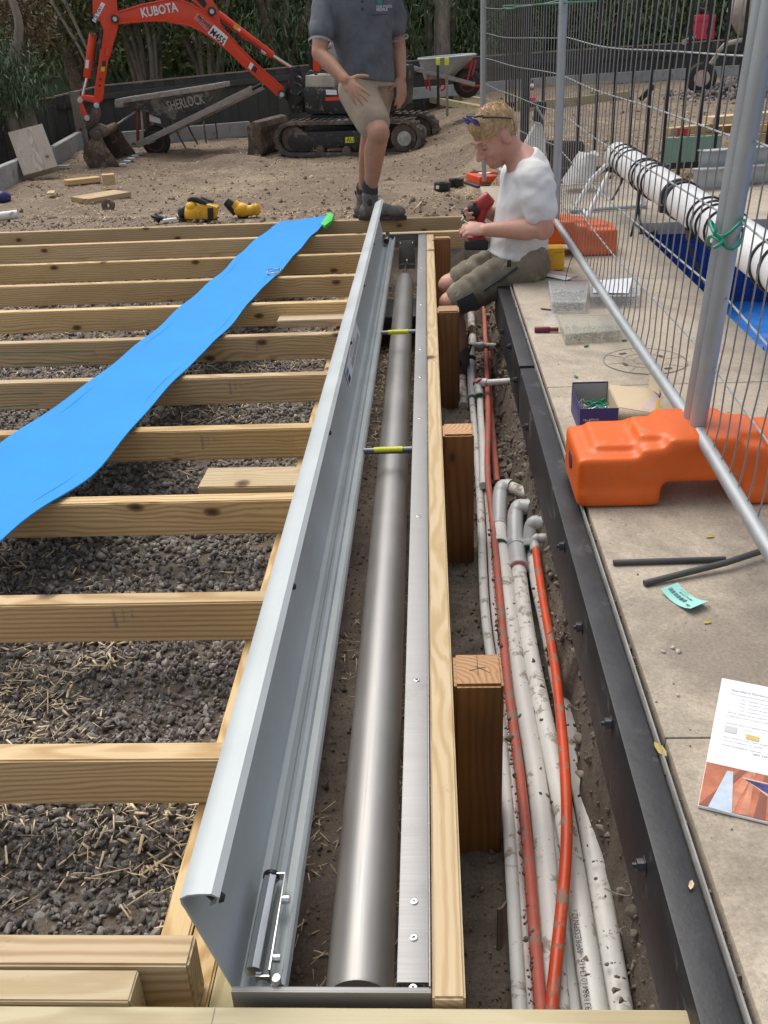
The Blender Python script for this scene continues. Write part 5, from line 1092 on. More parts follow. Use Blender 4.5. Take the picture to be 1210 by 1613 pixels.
for (pts, off, th, mt, nm, bv) in (
    ([(476, 142), (480, 136), (560, 138), (617, 140), (619, 176), (600, 181), (482, 180)], .18, .62, 'machine_black', 'engine_deck', .03),
    ([(481, 119), (526, 118), (527, 137), (481, 139)], .20, .5, 'mixer_cream', 'footplate', .008),
    ([(486, 181), (606, 181), (600, 194), (500, 194)], .25, .5, 'machine_black', 'slew_base', .02),
    ([(492, 60), (503, 62), (503, 112), (493, 112)], .3, .06, 'machine_orange', 'canopy_support', .01),
    ([(601, 62), (612, 64), (618, 100), (622, 118), (600, 140)], .22, .5, 'machine_orange', 'engine_hood', .03),
    ([(604, 110), (634, 104), (636, 120), (632, 168), (606, 172)], .22, .56, 'machine_black', 'rear_counterweight', .03),
    ([(530, 189), (566, 188), (566, 194), (530, 194.5)], .02, .16, 'sleeper_grey', 'step_plate', .004),
    ([(513, 141), (530, 142), (531, 149.5), (514, 149)], .172, .006, 'paper_white', 'decal', 0),
    ([(512.5, 153.5), (536, 152), (537, 158), (513, 159)], .172, .006, 'machine_orange', 'decal', 0),
    ([(606, 78), (614, 78), (615, 84), (607, 84)], .212, .004, 'paper_white', 'decal', 0),
    ([(498, 66), (530, 70), (530, 108), (506, 110)], .5, .3, 'sleeper_grey', 'seat_box', .02)):
    build(nm, epr(MB(), pts, off, th), mt, R, bv)
build('canopy_post', MB().tube([E(626, 108, .75), E(631, 40, .75), E(628, -60, .75)], .028, 10), 'machine_black', R); build('canopy_post', MB().tube([E(490, 110, .75), E(489, 40, .75), E(492, -60, .75)], .028, 10), 'machine_black', R)
build('canopy', MB().box(E(555, -66, .5), (1.15, .9, .05)), 'machine_orange', R, .02)
build('hose_bundle', MB().tube(curve([E(466, 120, .4), E(476, 126, .36), E(478, 140, .36), E(470, 150, .38)], 5), .02, 8).tube(curve([E(464, 130, .42), E(476, 138, .36), E(477, 155, .36), E(468, 165, .4)], 5), .018, 8).tube(curve([E(500, 119, .25), E(490, 112, .28), E(484, 119, .25)], 5), .012, 8), 'black_plastic', R)
build('swing_post', epr(MB(), [(457, 105), (464, 104), (468, 120), (472, 140), (478, 150), (478, 178), (460, 180), (452, 160), (446, 152), (450, 140), (455, 122)], .42, .20), 'machine_black', R, .02)
for q in ((465, 110), (466, 118)): build('pin', MB().tube([E(q[0], q[1], .38), E(q[0], q[1], .66)], .03, 14), 'black_steel', R, .003)
# blade
build('blade', epr(MB(), [(388, 200), (398, 191), (408, 193), (412, 202), (408, 214), (416, 232), (412, 245), (389, 246), (391, 226)], .0, .95), 'muddy_steel', R, .012); build('blade_arm', epr(MB(), [(408, 214), (440, 218), (440, 226), (410, 228)], .3, .08), 'muddy_steel', R, .01)
# boom plane turned towards the camera
bp0 = np.array([-1.85, 12.85]); bd = np.array([-4.0 + 1.85, 12.25 - 12.85]); bd /= np.linalg.norm(bd); bn = np.array([-bd[1], bd[0]]); bn = bn if bn[1] > 0 else -bn; BNV = Vector((bn[0], bn[1], 0)); BD = Vector((-bd[0], -bd[1], 0))
def Bm(px, py, off=0.): return atp(px, py, bp0 + bn * off, bn)
def bpr(pts, off, th, mt, nm, bv=.008, parent=R): return build(nm, MB().prism([Bm(x, y, off) for x, y in pts], BNV * th), mt, parent, bv)
boom = [(181, 22), (186, 19.5), (222, 8), (262, 0), (280, -1), (302, 7), (327, 23), (353, 47), (374.5, 71), (396, 93), (420, 115), (440, 133), (447, 139), (449, 149), (444, 153.5), (438, 152), (414.5, 130), (382, 102), (360, 80), (334.5, 60), (316, 48), (298, 40), (280, 37), (262, 33), (238, 32.5), (198, 36), (184, 37), (178, 30)]
bo = bpr(boom, -.07, .15, 'machine_orange', 'boom', .010)
rimP = [Bm(x, y, -.074) for x, y in boom]; cc = sum(rimP, Vector()) / len(rimP)
up_ = boom[1:13]; build('boom_flange', MB().tube([Bm(x, y, -.07) for x, y in up_], .012, 6).tube([Bm(x, y, -.07) for x, y in boom[16:27]], .012, 6), 'machine_orange', bo)
bpr([(292, -12), (318, -14), (334, -1), (345, 16), (347, 34), (355, 50), (336, 32), (322, 19)], -.05, .11, 'machine_orange', 'boom_bracket', .006)
bpr([(303, -6), (318, -9), (326, 6), (322, 13)], -.056, .004, 'black_steel', 'bracket_recess', 0)
for x, y, r in ((334, 18, .048), (444, 149, .05), (181, 30, .045)): 
    p_ = build('pivot_pin', MB().tube([Bm(x, y, -.10), Bm(x, y, .11)], r, 20), 'machine_black', R, .004); build('pin_end', MB().tube([Bm(x, y, -.104), Bm(x, y, -.10)], r * .55, 14), 'galv_steel_beam', p_)
cyl = build('boom_cylinder', MB().tube([Bm(341, 20, 0), Bm(345, 23, 0), Bm(428, 86, 0), Bm(430, 88, 0)], [.034, .042, .042, .036], 20), 'machine_orange', R, smooth=40); build('cylinder_rod', MB().tube([Bm(428, 86, 0), Bm(459, 106, 0)], .019, 14), 'chrome', cyl)
build('hose', MB().tube(curve([Bm(350, 36, -.08), Bm(365, 48, -.085), Bm(376, 60, -.08), Bm(395, 68, -.07), Bm(412, 82, -.06)], 6), .011, 8), 'machine_black', R)
build('hose_fitting', MB().tube([Bm(411, 80, -.06), Bm(418, 85, -.05)], .018, 10), 'galv_steel_beam', R)
text('lettering', 'KUBOTA', 'ink_white', bo, Bm(222, 21.5, -.078), Bm(276, 12, -.078) - Bm(222, 21.5, -.078), (0, 0, 1), .135, .002, bold=.025, sx=.78)
def decal(pts, mt, name='decal', off=-.075, par=None): return build(name, MB().prism([Bm(x, y, off) for x, y in pts], BNV * .004), mt, par or bo, smooth=0)
d1 = decal([(337, 39), (359.5, 58.5), (352, 73.5), (327, 52)], 'paper_white'); text('lettering', 'M455', 'ink', d1, Bm(332.5, 48.5, -.0775), Bm(354, 70, -.0775) - Bm(331.5, 49.5, -.0775), Bm(340, 40, -.0775) - Bm(331, 53, -.0775), .105, .002, bold=.02, sx=.80)
pm('decal_pink', (.75, .22, .19), .5, bmp=0); d2 = decal([(311, 20), (333, 38.5), (326, 49), (305, 29.5)], 'decal_pink'); text('lettering', 'PROWIN', 'ink', d2, Bm(311.5, 26, -.0775), Bm(329, 42, -.0775) - Bm(310, 25, -.0775), Bm(312, 20, -.0775) - Bm(305, 30, -.0775), .060, .002, bold=.02, sx=.75)
text('lettering', '1300 85 2997', 'ink_soft', d2, Bm(308.5, 31, -.0775), Bm(326, 45.5, -.0775) - Bm(308.5, 31, -.0775), Bm(312, 20, -.0775) - Bm(305, 30, -.0775), .035, .002)
decal([(395, 98), (400, 101.5), (395, 111), (391, 106)], 'paper_white'); decal([(400.5, 103), (406, 108), (402.5, 115), (396, 110)], 'ink')
decal([(370, 38), (376, 43), (373, 48), (367, 43)], 'case_yellow', 'decal', -.045, cyl); decal([(376.5, 43.5), (380, 46.5), (377.5, 50), (374, 47)], 'paper_white', 'decal', -.045, cyl)
# stick
stick = [(152, -22), (185, -22), (184, 5), (187, 28), (186, 44), (178, 72), (170, 98), (165, 130), (162, 158), (155, 163), (148, 158), (149, 140), (155, 100), (158, 75), (163, 50), (158, 34), (150, 30), (146, 22), (146, 4)]
sk = bpr(stick, -.06, .13, 'machine_orange', 'stick', .008)
pts = [Bm(x, y, -.068) for x, y in ((163, 90), (169, 90), (166, 104), (160, 104))]; build('decal', MB().prism([Bm(x, y, -.064) for x, y in ((160.5, 96), (167, 96), (165.5, 113), (158, 113))], BNV * .003), 'machine_black', sk, smooth=0); build('decal', MB().prism([Bm(x, y, -.066) for x, y in ((159.5, 105), (165.5, 105), (165, 112.5), (158.5, 112.5))], BNV * .003), 'case_yellow', sk, smooth=0)
build('boss', MB().tube([Bm(172, 76, -.068), Bm(170, 88, -.068)], .032, 10), 'machine_orange', sk)
for q in ((157, 135), (158, 125)): build('grease_point', MB().tube([Bm(q[0], q[1], -.07), Bm(q[0], q[1], -.05)], .012, 8), 'machine_black', sk)
lb = decal([(160, 3), (166, 6.5), (150.5, 36), (145, 32)], 'paper_white', 'decal', -.066, sk); text('lettering', 'CB TW1', 'ink', lb, Bm(149, 33, -.069), Bm(162, 6, -.069) - Bm(149, 33, -.069), Bm(145, 30, -.069) - Bm(151, 34, -.069), .060, .002, sx=.8)
bc = build('bucket_cylinder', MB().tube([Bm(147, 50, 0), Bm(146, 55, 0), Bm(137, 120, 0), Bm(136.5, 123, 0)], [.03, .042, .042, .036], 18), 'machine_orange', R, smooth=40); build('cylinder_rod', MB().tube([Bm(137, 122, 0), Bm(130, 150, 0)], .018, 12), 'chrome', bc)
build('decal', MB().prism([Bm(x, y, -.046) for x, y in ((135.5, 94), (140.5, 95), (139, 108), (134, 107))], BNV * .003), 'paper_white', bc, smooth=0); build('pin', MB().tube([Bm(146, 52, -.08), Bm(146, 52, .08)], .032, 12), 'machine_black', bc)
build('pipework', MB().tube([Bm(157, 60, -.04), Bm(154, 75, -.05), Bm(151, 95, -.05)], .012, 8).tube([Bm(160, 44, -.06), Bm(157, 76, -.06)], .02, 10), 'machine_black', R)
bpr([(124, 153), (132, 150), (148, 152), (158, 162), (154, 169), (147, 162), (134, 158), (128, 161)], -.075, .15, 'machine_orange', 'link_arc'); bpr([(124, 155), (129, 158), (136, 178), (140, 184), (134, 186), (127, 176)], -.075, .15, 'machine_orange', 'link_rod')
for q in ((126, 158), (152, 166), (137, 186)): build('pin', MB().tube([Bm(q[0], q[1], -.09), Bm(q[0], q[1], .09)], .032, 14), 'galv_steel_beam', R, .004)
bpr([(145, 170), (157, 168), (160, 178), (156, 192), (150, 206), (138, 200), (131, 190), (134, 182), (142, 182)], -.06, .12, 'muddy_steel', 'coupler', .012)
bpr([(134, 200), (150, 190), (153, 194), (138, 206)], -.08, .16, 'machine_black', 'coupler_lock', .006)
bpr([(140, 210), (148, 202), (158, 196), (168, 200), (172, 212), (158, 222), (146, 220)], -.10, .2, 'muddy_steel', 'bucket_ears', .01)
# bucket: side profile swept along its own width
w0 = at(190, 261, -.40); w1 = at(216, 243, -.40); wv = Vector((w1.x - w0.x, w1.y - w0.y, 0)); wl = min(wv.length, 1.15); wv = wv.normalized() * wl
P0b = w0; nb = wv.normalized()
def Bk(px, py): return atp(px, py, (P0b.x, P0b.y), (nb.x, nb.y))
prof = [(146, 215), (158, 212), (168, 232), (178, 246), (190, 261), (178, 263), (166, 265), (150, 267), (138, 261), (131, 248), (132, 234), (139, 222)]
pc = [Bk(x, y) for x, y in prof]
bk = build('bucket', MB().prism(pc, nb * .018), 'muddy_steel', R, .002); build('side_plate', MB().prism([p + wv for p in pc], nb * .018), 'muddy_steel', bk, .002)
bk_back = pc[4:] + [pc[0]]; inner = [p.lerp(sum(pc, Vector()) / len(pc), .05) for p in bk_back]
build('shell', MB().prism(bk_back + inner[::-1], wv), 'muddy_steel', bk, .0)
build('cross_tube', MB().tube([Bk(152, 214) - nb * .01, Bk(152, 214) + wv], .055, 16), 'muddy_steel', bk, .01)
for k in range(5): p = pc[4] + wv * (k / 4); build('tooth', MB().box(p + Vector((.03, 0, .01)), (.09, .05, .03), Matrix.Rotation(.15, 3, 'Z')), 'galv_steel_beam', bk, .008)

# ------------------------------------------------------------------ wheelbarrows
def frameY(Y, dy=0.):
    n = np.array([dy, 1.0]); n /= np.linalg.norm(n)
    def f(px, py, off=0.): return atp(px, py, (0 + n[0] * off, Y + n[1] * off), n)
    return f, Vector((n[0], n[1], 0))
f, nv = frameY(12.75, .12)
def poly(mbx, fn, pts, off, nvv, th): return mbx.prism([fn(x, y, off) for x, y in pts], nvv * th)
W1 = thing('wheelbarrow', 'battered black wheelbarrow with SHERLOCK on its side and crusted rim', 'wheelbarrow', f(245, 247, .3))
top_n = [f(183, 160, -.02), f(336, 136, -.02)]; Wd1 = nv * .62
rimh = .05
tn = [f(190, 163, 0), f(331, 141, 0)]; bt = [f(272, 189, .12), f(322, 177, .12)]; mid = f(252, 183, .10)
A_ = [tn[0], tn[1], bt[1], bt[0], mid]; Bf = [tn[0] + Wd1, tn[1] + Wd1, bt[1] + nv * .36, bt[0] + nv * .36, mid + nv * .40]
mb = MB(); mb.add(A_ + Bf, [(0, 1, 2, 3, 4), (9, 8, 7, 6, 5), (1, 6, 7, 2), (2, 7, 8, 3), (3, 8, 9, 4), (4, 9, 5, 0)]); tray = build('tray', mb, 'barrow_black', W1, 0, smooth=0)
ins = []
for p, q in zip(A_[:2] + [Bf[1], Bf[0]], [0] * 4): ins.append(p)
rp = [f(181, 159, -.03), f(337, 135, -.03)]; rp += [rp[1] + nv * .68, rp[0] + nv * .68]; cR = sum(rp, Vector()) / 4
build('rim', MB().ring([p + Vector((0, 0, .018)) for p in rp], [p.lerp(cR, .10) + Vector((0, 0, .018)) for p in rp], (0, 0, -.06)), 'cement_crust', W1, .006)
build('front_lip', MB().prism([f(180, 160, -.03), f(194, 158, -.03), f(193, 169, -.03), f(181, 170, -.03)], nv * .68), 'cement_crust', W1, .01)
sd_ = tn[1] - tn[0]; nrm = (A_[1] - A_[0]).cross(A_[3] - A_[0]).normalized(); nrm = nrm if nrm.y < 0 else -nrm
def onside(px, py):
    d = Vector(_ray(px, py)); t = (A_[0] - Vector(CAM)).dot(nrm) / d.dot(nrm); return Vector(CAM) + d * t
pp = onside(264, 167) + nrm * .02; text('lettering', 'SHERLOCK', 'cement_crust', tray, pp, onside(320, 155) - onside(264, 167), (0, 0, 1), .165, .003, bold=.02, sx=.62)
for off in (0.02, .56):
    a, b = (f(216, 229, off), f(398, 140, off)) if off < .1 else (f(216, 229, .02) + nv * .50, f(398, 140, .02) + nv * .50)
    h_ = build('handle', MB().bar(a, b, .045, .075), 'faded_wood_bar', W1, .006); d = (b - a).normalized(); build('grip', MB().tube([b - d * .02, b + d * .13], .022, 14), 'rubber', h_, .004)
wc = f(246, 222, .27)
wh = build('tyre', MB().lathe([(.125, -.045), (.165, -.048), (.188, -.03), (.195, 0), (.188, .03), (.165, .048), (.125, .045)], wc, nv, 40), 'rubber', W1, smooth=60)
build('wheel_rim', MB().lathe([(.02, -.035), (.125, -.046), (.13, -.02), (.13, .02), (.125, .046), (.02, .035)], wc, nv, 32), 'red_dull', wh, smooth=40); build('axle', MB().tube([wc - nv * .28, wc + nv * .26], .012, 10), 'galv_steel_beam', W1)
for off in (.1, .46): build('front_strut', MB().bar(f(214, 226, .02) + nv * (off - .02), f(212, 171, .02) + nv * (off - .02), .03, .035), 'red_dull', W1, .004); build('front_strut', MB().bar(f(222, 224, .02) + nv * (off - .02), f(219, 172, .02) + nv * (off - .02), .03, .022), 'mixer_cream', W1, .004)
build('front_bar', MB().bar(f(209, 227, .0), f(209, 227, .0) + nv * .56, .03, .03), 'muddy_steel', W1, .004)
for off in (.03, .50):
    b0 = nv * (off - .03); build('leg', MB().tube(curve([f(270, 188, .03) + b0, f(282, 214, .03) + b0, f(293, 234, .03) + b0], 5), .012, 8), 'muddy_steel', W1); build('leg', MB().tube([f(320, 184, .03) + b0, f(325, 226, .03) + b0], .010, 8), 'muddy_steel', W1)
build('tray_label', MB().prism([f(235, 180, .15), f(252, 187, .15), f(254, 195, .15), f(236, 191, .15)], nv * .004), 'paper_white', W1, smooth=0)
build('stay', MB().tube([f(214, 176, .1), f(174, 203, .1)], .012, 8), 'galv_steel_beam', W1)
# grey barrow with red undercarriage
f, nv = frameY(13.2, -.1)
W2 = thing('wheelbarrow', 'grey wheelbarrow with red frame parked against the back fence', 'wheelbarrow', f(736, 145, .3))
def el(cx, cy, rx, ry, off, n=20):
    return [(cx, cy, rx, ry)]
tr_t = [f(663, 95, 0), f(755, 87, 0)]; ud = (tr_t[1] - tr_t[0]); L_ = ud.length; ud.normalize()
def rr(s0, s1, w0, w1, z, n=24, sq=.75):
    out = []
    for k in range(n):
        t = 2 * math.pi * k / n; cx_ = math.copysign(abs(math.cos(t)) ** sq, math.cos(t)); sy = math.copysign(abs(math.sin(t)) ** sq, math.sin(t)); s_ = (s0 + s1) / 2 + (s1 - s0) / 2 * cx_; out.append(tr_t[0] + ud * s_ * L_ + nv * ((w0 + w1) / 2 + (w1 - w0) / 2 * sy) + Vector((0, 0, z)))
    return out
O0 = rr(0, 1, 0, .66, 0); O1 = rr(.10, .60, .14, .52, -.235); I0 = rr(.015, .985, .015, .645, .003); I1 = rr(.11, .59, .15, .51, -.225); n = 24; mb = MB(); mb.add(O0 + O1 + I0 + I1, [(k, (k + 1) % n, n + (k + 1) % n, n + k) for k in range(n)] + [(2 * n + k, 3 * n + k, 3 * n + (k + 1) % n, 2 * n + (k + 1) % n) for k in range(n)] + [(k, 2 * n + k, 2 * n + (k + 1) % n, (k + 1) % n) for k in range(n)] + [tuple(range(2 * n - 1, n - 1, -1)), tuple(range(3 * n, 4 * n))])
tr2 = build('tray', mb, 'barrow_grey', W2, 0, smooth=50); build('rim', MB().tube([p + Vector((0, 0, .004)) for p in O0] + [O0[0] + Vector((0, 0, .004))], .011, 8), 'barrow_grey', tr2)
for b0 in (Vector(), nv * .46):
    build('handle', MB().bar(f(622, 100, .08) + b0, f(748, 133, .08) + b0, .04, .05), 'faded_wood_bar', W2, .005); build('strut', MB().tube([f(745, 93, .08) + b0, f(736, 127, .08) + b0], .011, 8).tube([f(750, 94, .08) + b0, f(744, 118, .08) + b0], .011, 8), 'barrow_red', W2)
    build('leg', MB().tube([f(674, 118, .08) + b0, f(678, 143, .08) + b0], .012, 8), 'barrow_red', W2); build('leg', MB().tube([f(706, 118, .08) + b0, f(700, 140, .08) + b0, f(694, 143, .08) + b0], .012, 8), 'barrow_red', W2)
wc = f(736, 131, .31); wh = build('tyre', MB().lathe([(.10, -.04), (.15, -.043), (.172, -.02), (.176, 0), (.172, .02), (.15, .043), (.10, .04)], wc, nv, 36), 'rubber', W2, smooth=60); build('wheel_rim', MB().lathe([(.02, -.03), (.10, -.041), (.105, 0), (.10, .041), (.02, .03)], wc, nv, 28), 'barrow_red', wh, smooth=40)
build('front_guard', MB().tube([f(727, 133, .08), f(757, 136, .12), f(757, 136, .12) + nv * .36, f(727, 133, .08) + nv * .46], .014, 8), 'barrow_red', W2)

# ------------------------------------------------------------------ cement mixer at the back right
f, nv = frameY(14.3, .1)
X = thing('cement_mixer', 'cream cement mixer with a red motor box behind the mesh fence', 'mixer', f(1104, 146, .3))
build('motor_box', MB().prism([f(1096, 27, 0), f(1127, 25, 0), f(1125, 62, 0), f(1098, 62, 0)], nv * .3), 'mixer_red', X, .012); build('motor_lid', MB().prism([f(1094, 24, -.01), f(1128, 23, -.01), f(1128, 33, -.01), f(1095, 35, -.01)], nv * .32), 'mixer_red', X, .008); text('lettering', 'D', 'ink', X, f(1112, 50, -.003), (1, 0, 0), (0, 0, 1), .10, .002)
dc = f(1198, 8, .35); build('drum', MB().lathe([(.16, -.38), (.36, -.18), (.42, 0), (.40, .16), (.22, .46), (.20, .46), (.0, .40)], dc, (.75, -.25, .45), 28), 'mixer_cream', X, .006, smooth=50)
build('frame', MB().tube([f(1180, 60, .1), f(1212, 60, .1), f(1260, 62, .1)], .035, 8).tube([f(1212, 52, .1), f(1196, 100, .1), f(1188, 126, .1)], .03, 8).tube([f(1130, 84, .2), f(1142, 70, .2), f(1180, 60, .2)], .03, 8).tube([f(1104, 123, .2), f(1130, 86, .2)], .03, 8), 'mixer_cream', X)
for b0, nm in ((0, ''), (.55, '')):
    wc = f(1105, 123, b0 - .03); wh = build('tyre', MB().lathe([(.10, -.045), (.16, -.05), (.19, -.02), (.19, .02), (.16, .05), (.10, .045)], wc, nv, 32), 'rubber', X, smooth=60); build('wheel_hub', MB().lathe([(.025, -.05), (.10, -.047), (.105, .0), (.10, .047), (.02, .04)], wc, nv, 24), 'pink_hub', wh, smooth=40)
build('handwheel', MB().tube([f(1078, 66, .0), f(1078, 66, .06)], .035, 12).tube([f(1080, 62, .03), f(1100, 58, .1)], .012, 8), 'mixer_cream', X); build('cable', MB().tube(curve([f(1110, 17, .1), f(1085, 40, .1), f(1078, 64, .1)], 5), .012, 8).tube([f(1101, 15, .1), f(1110, 18, .1)], .03, 8), 'black_plastic', X)
P = np.stack([rng.normal(4.15, .42, 900), rng.normal(13.9, .42, 900)], 1); z = hyard(P[:, 0], P[:, 1]) + .16 * np.exp(-((P[:, 0] - 4.15) / .5) ** 2 - ((P[:, 1] - 13.9) / .5) ** 2); scatter('gravel_heap', np.stack([P[:, 0], P[:, 1], z], 1), .028 * rng.lognormal(0, .3, 900), 'stone_grey', 1, 1., 8, .3, (1, .8, .7), None, 'heap of grey gravel in front of the cement mixer', 'gravel')

# ------------------------------------------------------------------ timber, steel and other things lying in the yard
def plank(px0, px1, z, w_, h, mat, label, name='plank', cat='timber', group=None):
    a = at(*px0, z); b = at(*px1, z); o = board(name, a, b, w_, h, mat, None, .003); return tag(o, label, cat, group)
def gplank(px0, px1, w_, h, mat, label, name='plank', cat='timber', group=None, lift=0):
    a = atg(*px0); b = atg(*px1); zz = (a.z + b.z) / 2; a.z = b.z = zz + h / 2 + lift; return tag(board(name, a, b, w_, h, mat, None, .003), label, cat, group)
gplank((682, 162), (795, 157), .09, .09, 'pine_treated', 'far rail of the timber frame lying before the grey wheelbarrow', 'frame_timber', group='timbers of the frame on the ground')
gplank((672, 173), (788, 167), .09, .09, 'pine_treated', 'near rail of the timber frame lying before the grey wheelbarrow', 'frame_timber', group='timbers of the frame on the ground'); gplank((667, 160), (672, 172), .07, .085, 'pine_treated', 'cross piece between the two rails of the ground frame', 'frame_timber', group='timbers of the frame on the ground')
gplank((741, 152), (965, 134), .05, .10, 'pine_treated', 'long greenish timber on the ground near the back fence', 'frame_timber'); gplank((815, 179), (990, 157), .05, .11, 'pine_treated', 'long greenish timber on the ground in front of the other one, behind the mesh', 'frame_timber')
for (a, b, w_, h, zt, mt, lab) in (((105, 296), (158, 290), .14, .05, .0, 'pine', 'long pine offcut lying behind the other offcuts on the dirt'), ((126, 322), (194, 310), .30, .045, .0, 'pine', 'wide pine offcut lying in front on the dirt'), ((165, 303), (184, 301), .13, .10, .04, 'pine', 'chunky pine block resting between two offcuts')):
    p = atg(*a); q = atg(*b); p.z = q.z = max(gz(p.x, p.y), gz(q.x, q.y), gz((p.x + q.x) / 2, (p.y + q.y) / 2)) + h / 2 + zt; tag(board('pine_offcut', p, q, w_, h, mt, None, .003), lab, 'offcut', 'pine offcuts on the dirt')
p = at(80, 305, -.37); tag(board('pine_offcut', p + Vector((-.02, .09, .01)), p + Vector((.03, -.09, .01)), .07, .015, 'pine_pale', None, .002), 'small thin pine strip lying alone left of the offcuts', 'offcut', 'pine offcuts on the dirt')
p = atg(172, 332); R = thing('steel_disc', 'small rusty round disc with a hole standing in the dirt', 'disc', p); build('disc', MB().ring([p + Vector((.055 * math.cos(t), -.03 + .012 * math.sin(t), .05 + .055 * math.sin(t))) for t in np.linspace(0, 6.283, 21)[:-1]], [p + Vector((.018 * math.cos(t), -.03 + .004 * math.sin(t), .05 + .018 * math.sin(t))) for t in np.linspace(0, 6.283, 21)[:-1]], (.01, .03, 0)), 'muddy_steel', R, .003)
# stack of timber and steel at right
for i, (pa, pb, Y, h, w_, mt, lab) in enumerate((((1050, 208), (1125, 200), 7.25, .05, .09, 'pine', 'pine length with a red end, upper board left of the near poles'), ((1072, 219), (1124, 213), 7.25, .05, .09, 'pine', 'pine length below the red ended one'), ((1115, 190), (1230, 180), 7.45, .05, .12, 'pine_pale', 'topmost pale board of the timber stack at right'), ((1160, 205), (1230, 199), 7.4, .05, .10, 'pine', 'second board of the timber stack at right'), ((1120, 205), (1190, 199), 7.55, .05, .10, 'pine', 'short brown board inside the timber stack at right'), ((1168, 218), (1230, 214), 7.35, .055, .10, 'pine', 'third board of the timber stack at right'), ((1150, 229), (1230, 223), 7.3, .05, .10, 'pine', 'lowest visible board of the timber stack, above the steel beams'))):
    p = aty(*pa, Y); q = aty(*pb, Y + .25); o = board('stacked_timber', p, q, w_, h, mt, None, .004); tag(o, lab, 'timber', 'timber stack behind the pool')
    if i == 0: e = build('painted_end', MB().box(p, (.004, w_ * .97, h * .97), Matrix.Rotation(math.atan2((q - p).y, (q - p).x), 3, 'Z')), 'barrow_red', o, smooth=0)
p = aty(1043, 237, 7.1); q = aty(1135, 232, 7.2); tag(board('green_board', p, q, .03, .16, 'board_green', None, .003), 'pale green board standing on edge before the timber stack', 'board')
for k, (pa, pb, Y) in enumerate((((1101, 258), (1240, 247), 6.1), ((1092, 287), (1240, 276), 6.0))):
    p = aty(*pa, Y); q = aty(*pb, Y + .3); R = thing('steel_beam', ['galvanised steel channel, upper one of the two at right', 'galvanised steel channel, lower one of the two at right'][k], 'steel beam', p, 'steel channels at right'); h = .15 if k else .15
    build('web', MB().bar(p, q, .006, h), 'galv_steel_beam', R, .001); n_ = Vector((0, -.035, 0)); build('flange', MB().bar(p + n_ + Vector((0, 0, h / 2)), q + n_ + Vector((0, 0, h / 2)), .075, .007), 'galv_steel_beam', R, .001); build('flange', MB().bar(p + n_ - Vector((0, 0, h / 2)), q + n_ - Vector((0, 0, h / 2)), .075, .007), 'galv_steel_beam', R, .001)
# star pickets with yellow caps
for (x, yb, yt, Y, mt, lab) in ((690, 151, 97, 12.2, 'black_steel', 'dark steel stake with a yellow cap, left one before the grey barrow'), (704, 168, 97, 11.7, 'weathered_wood', 'pale stake with a yellow cap, right one before the grey barrow')):
    a = aty(x, yb, Y); b = aty(x, yt, Y); R = thing('capped_stake', lab, 'stake', a, 'yellow capped stakes'); build('stake', MB().box((a + b) / 2 + Vector((0, 0, -.05)), (.03, .03, (b - a).length + .1)), mt, R, .004); build('cap', MB().box(b, (.048, .048, .075)), 'tape_yellow', R, .01)
p = aty(637 + 0, 0, 13.0)
# circular saw
sc_ = atg(318, 346) + Vector((0, -.05, .0)); sc_.z = gz(sc_.x, sc_.y)
def S(px, py, dy=0.): return aty(px, py, sc_.y + dy)
R = thing('circular_saw', 'yellow and black cordless circular saw lying on the dirt', 'power tool', sc_)
build('motor_housing', MB().ell(S(304, 337), (.065, .06, .065)).box(S(306, 340), (.10, .09, .07)), 'yellow_tool', R, .012, 2); build('blade_guard', MB().ell(S(302, 326), (.04, .05, .04)).tube([S(318, 334, -.03), S(318, 334, .05)], .048, 18), 'yellow_tool', R, .004)
build('front_knob', MB().ell(S(289, 335), (.038, .04, .045)).tube([S(289, 338), S(293, 345)], .026, 12), 'black_plastic', R); build('handle', MB().tube(curve([S(298, 318), S(304, 313), S(320, 319), S(332, 326)], 5), .019, 12), 'black_plastic', R)
build('rear_handle', MB().tube(curve([S(316, 314, .03), S(326, 317, .04), S(336, 319, .04)], 4), .020, 12), 'black_plastic', R); bt_ = build('battery', MB().box(S(333, 334), (.075, .09, .10), Matrix.Rotation(.35, 3, 'Y')), 'yellow_tool', R, .012); build('battery_pack', MB().box(S(332, 338, -.05), (.035, .05, .10), Matrix.Rotation(.1, 3, 'Y')), 'black_plastic', R, .01)
build('base_plate', MB().box(S(312, 344), (.26, .11, .008), Matrix.Rotation(.05, 3, 'Y')), 'black_plastic', R, .002)
gc_ = atg(388, 341); 
def S2(px, py, dy=0.): return aty(px, py, gc_.y + dy)
R = thing('impact_driver', 'yellow and black cordless power tool lying right of the saw', 'power tool', gc_)
build('housing', MB().ell(S2(380, 330), (.06, .05, .045)).tube([S2(368, 322), S2(384, 333), S2(398, 331), S2(404, 327)], [.036, .042, .034, .036], 14), 'yellow_tool', R, smooth=60); build('nose', MB().tube([S2(356, 317), S2(364, 324), S2(373, 336)], [.028, .036, .030], 12), 'black_plastic', R); build('handle', MB().tube([S2(376, 343), S2(388, 338), S2(401, 330)], [.021, .019, .021], 12), 'black_plastic', R); build('end_cap', MB().ell(S2(404, 330), (.028, .03, .04)), 'yellow_tool', R)
p = atg(253, 351); R = thing('strap_bundle', 'small black buckle bundle with a white tab by the first joist', 'strap', p); build('bundle', MB().tube(curve([p + Vector((random.uniform(-.05, .05), random.uniform(-.03, .03), random.uniform(.0, .05))) for _ in range(8)], 4), .012, 7), 'black_plastic', R); build('tab', MB().box(p + Vector((.07, -.02, .02)), (.09, .04, .02), Matrix.Rotation(.5, 3, 'Z')), 'white_plastic', R, .005)
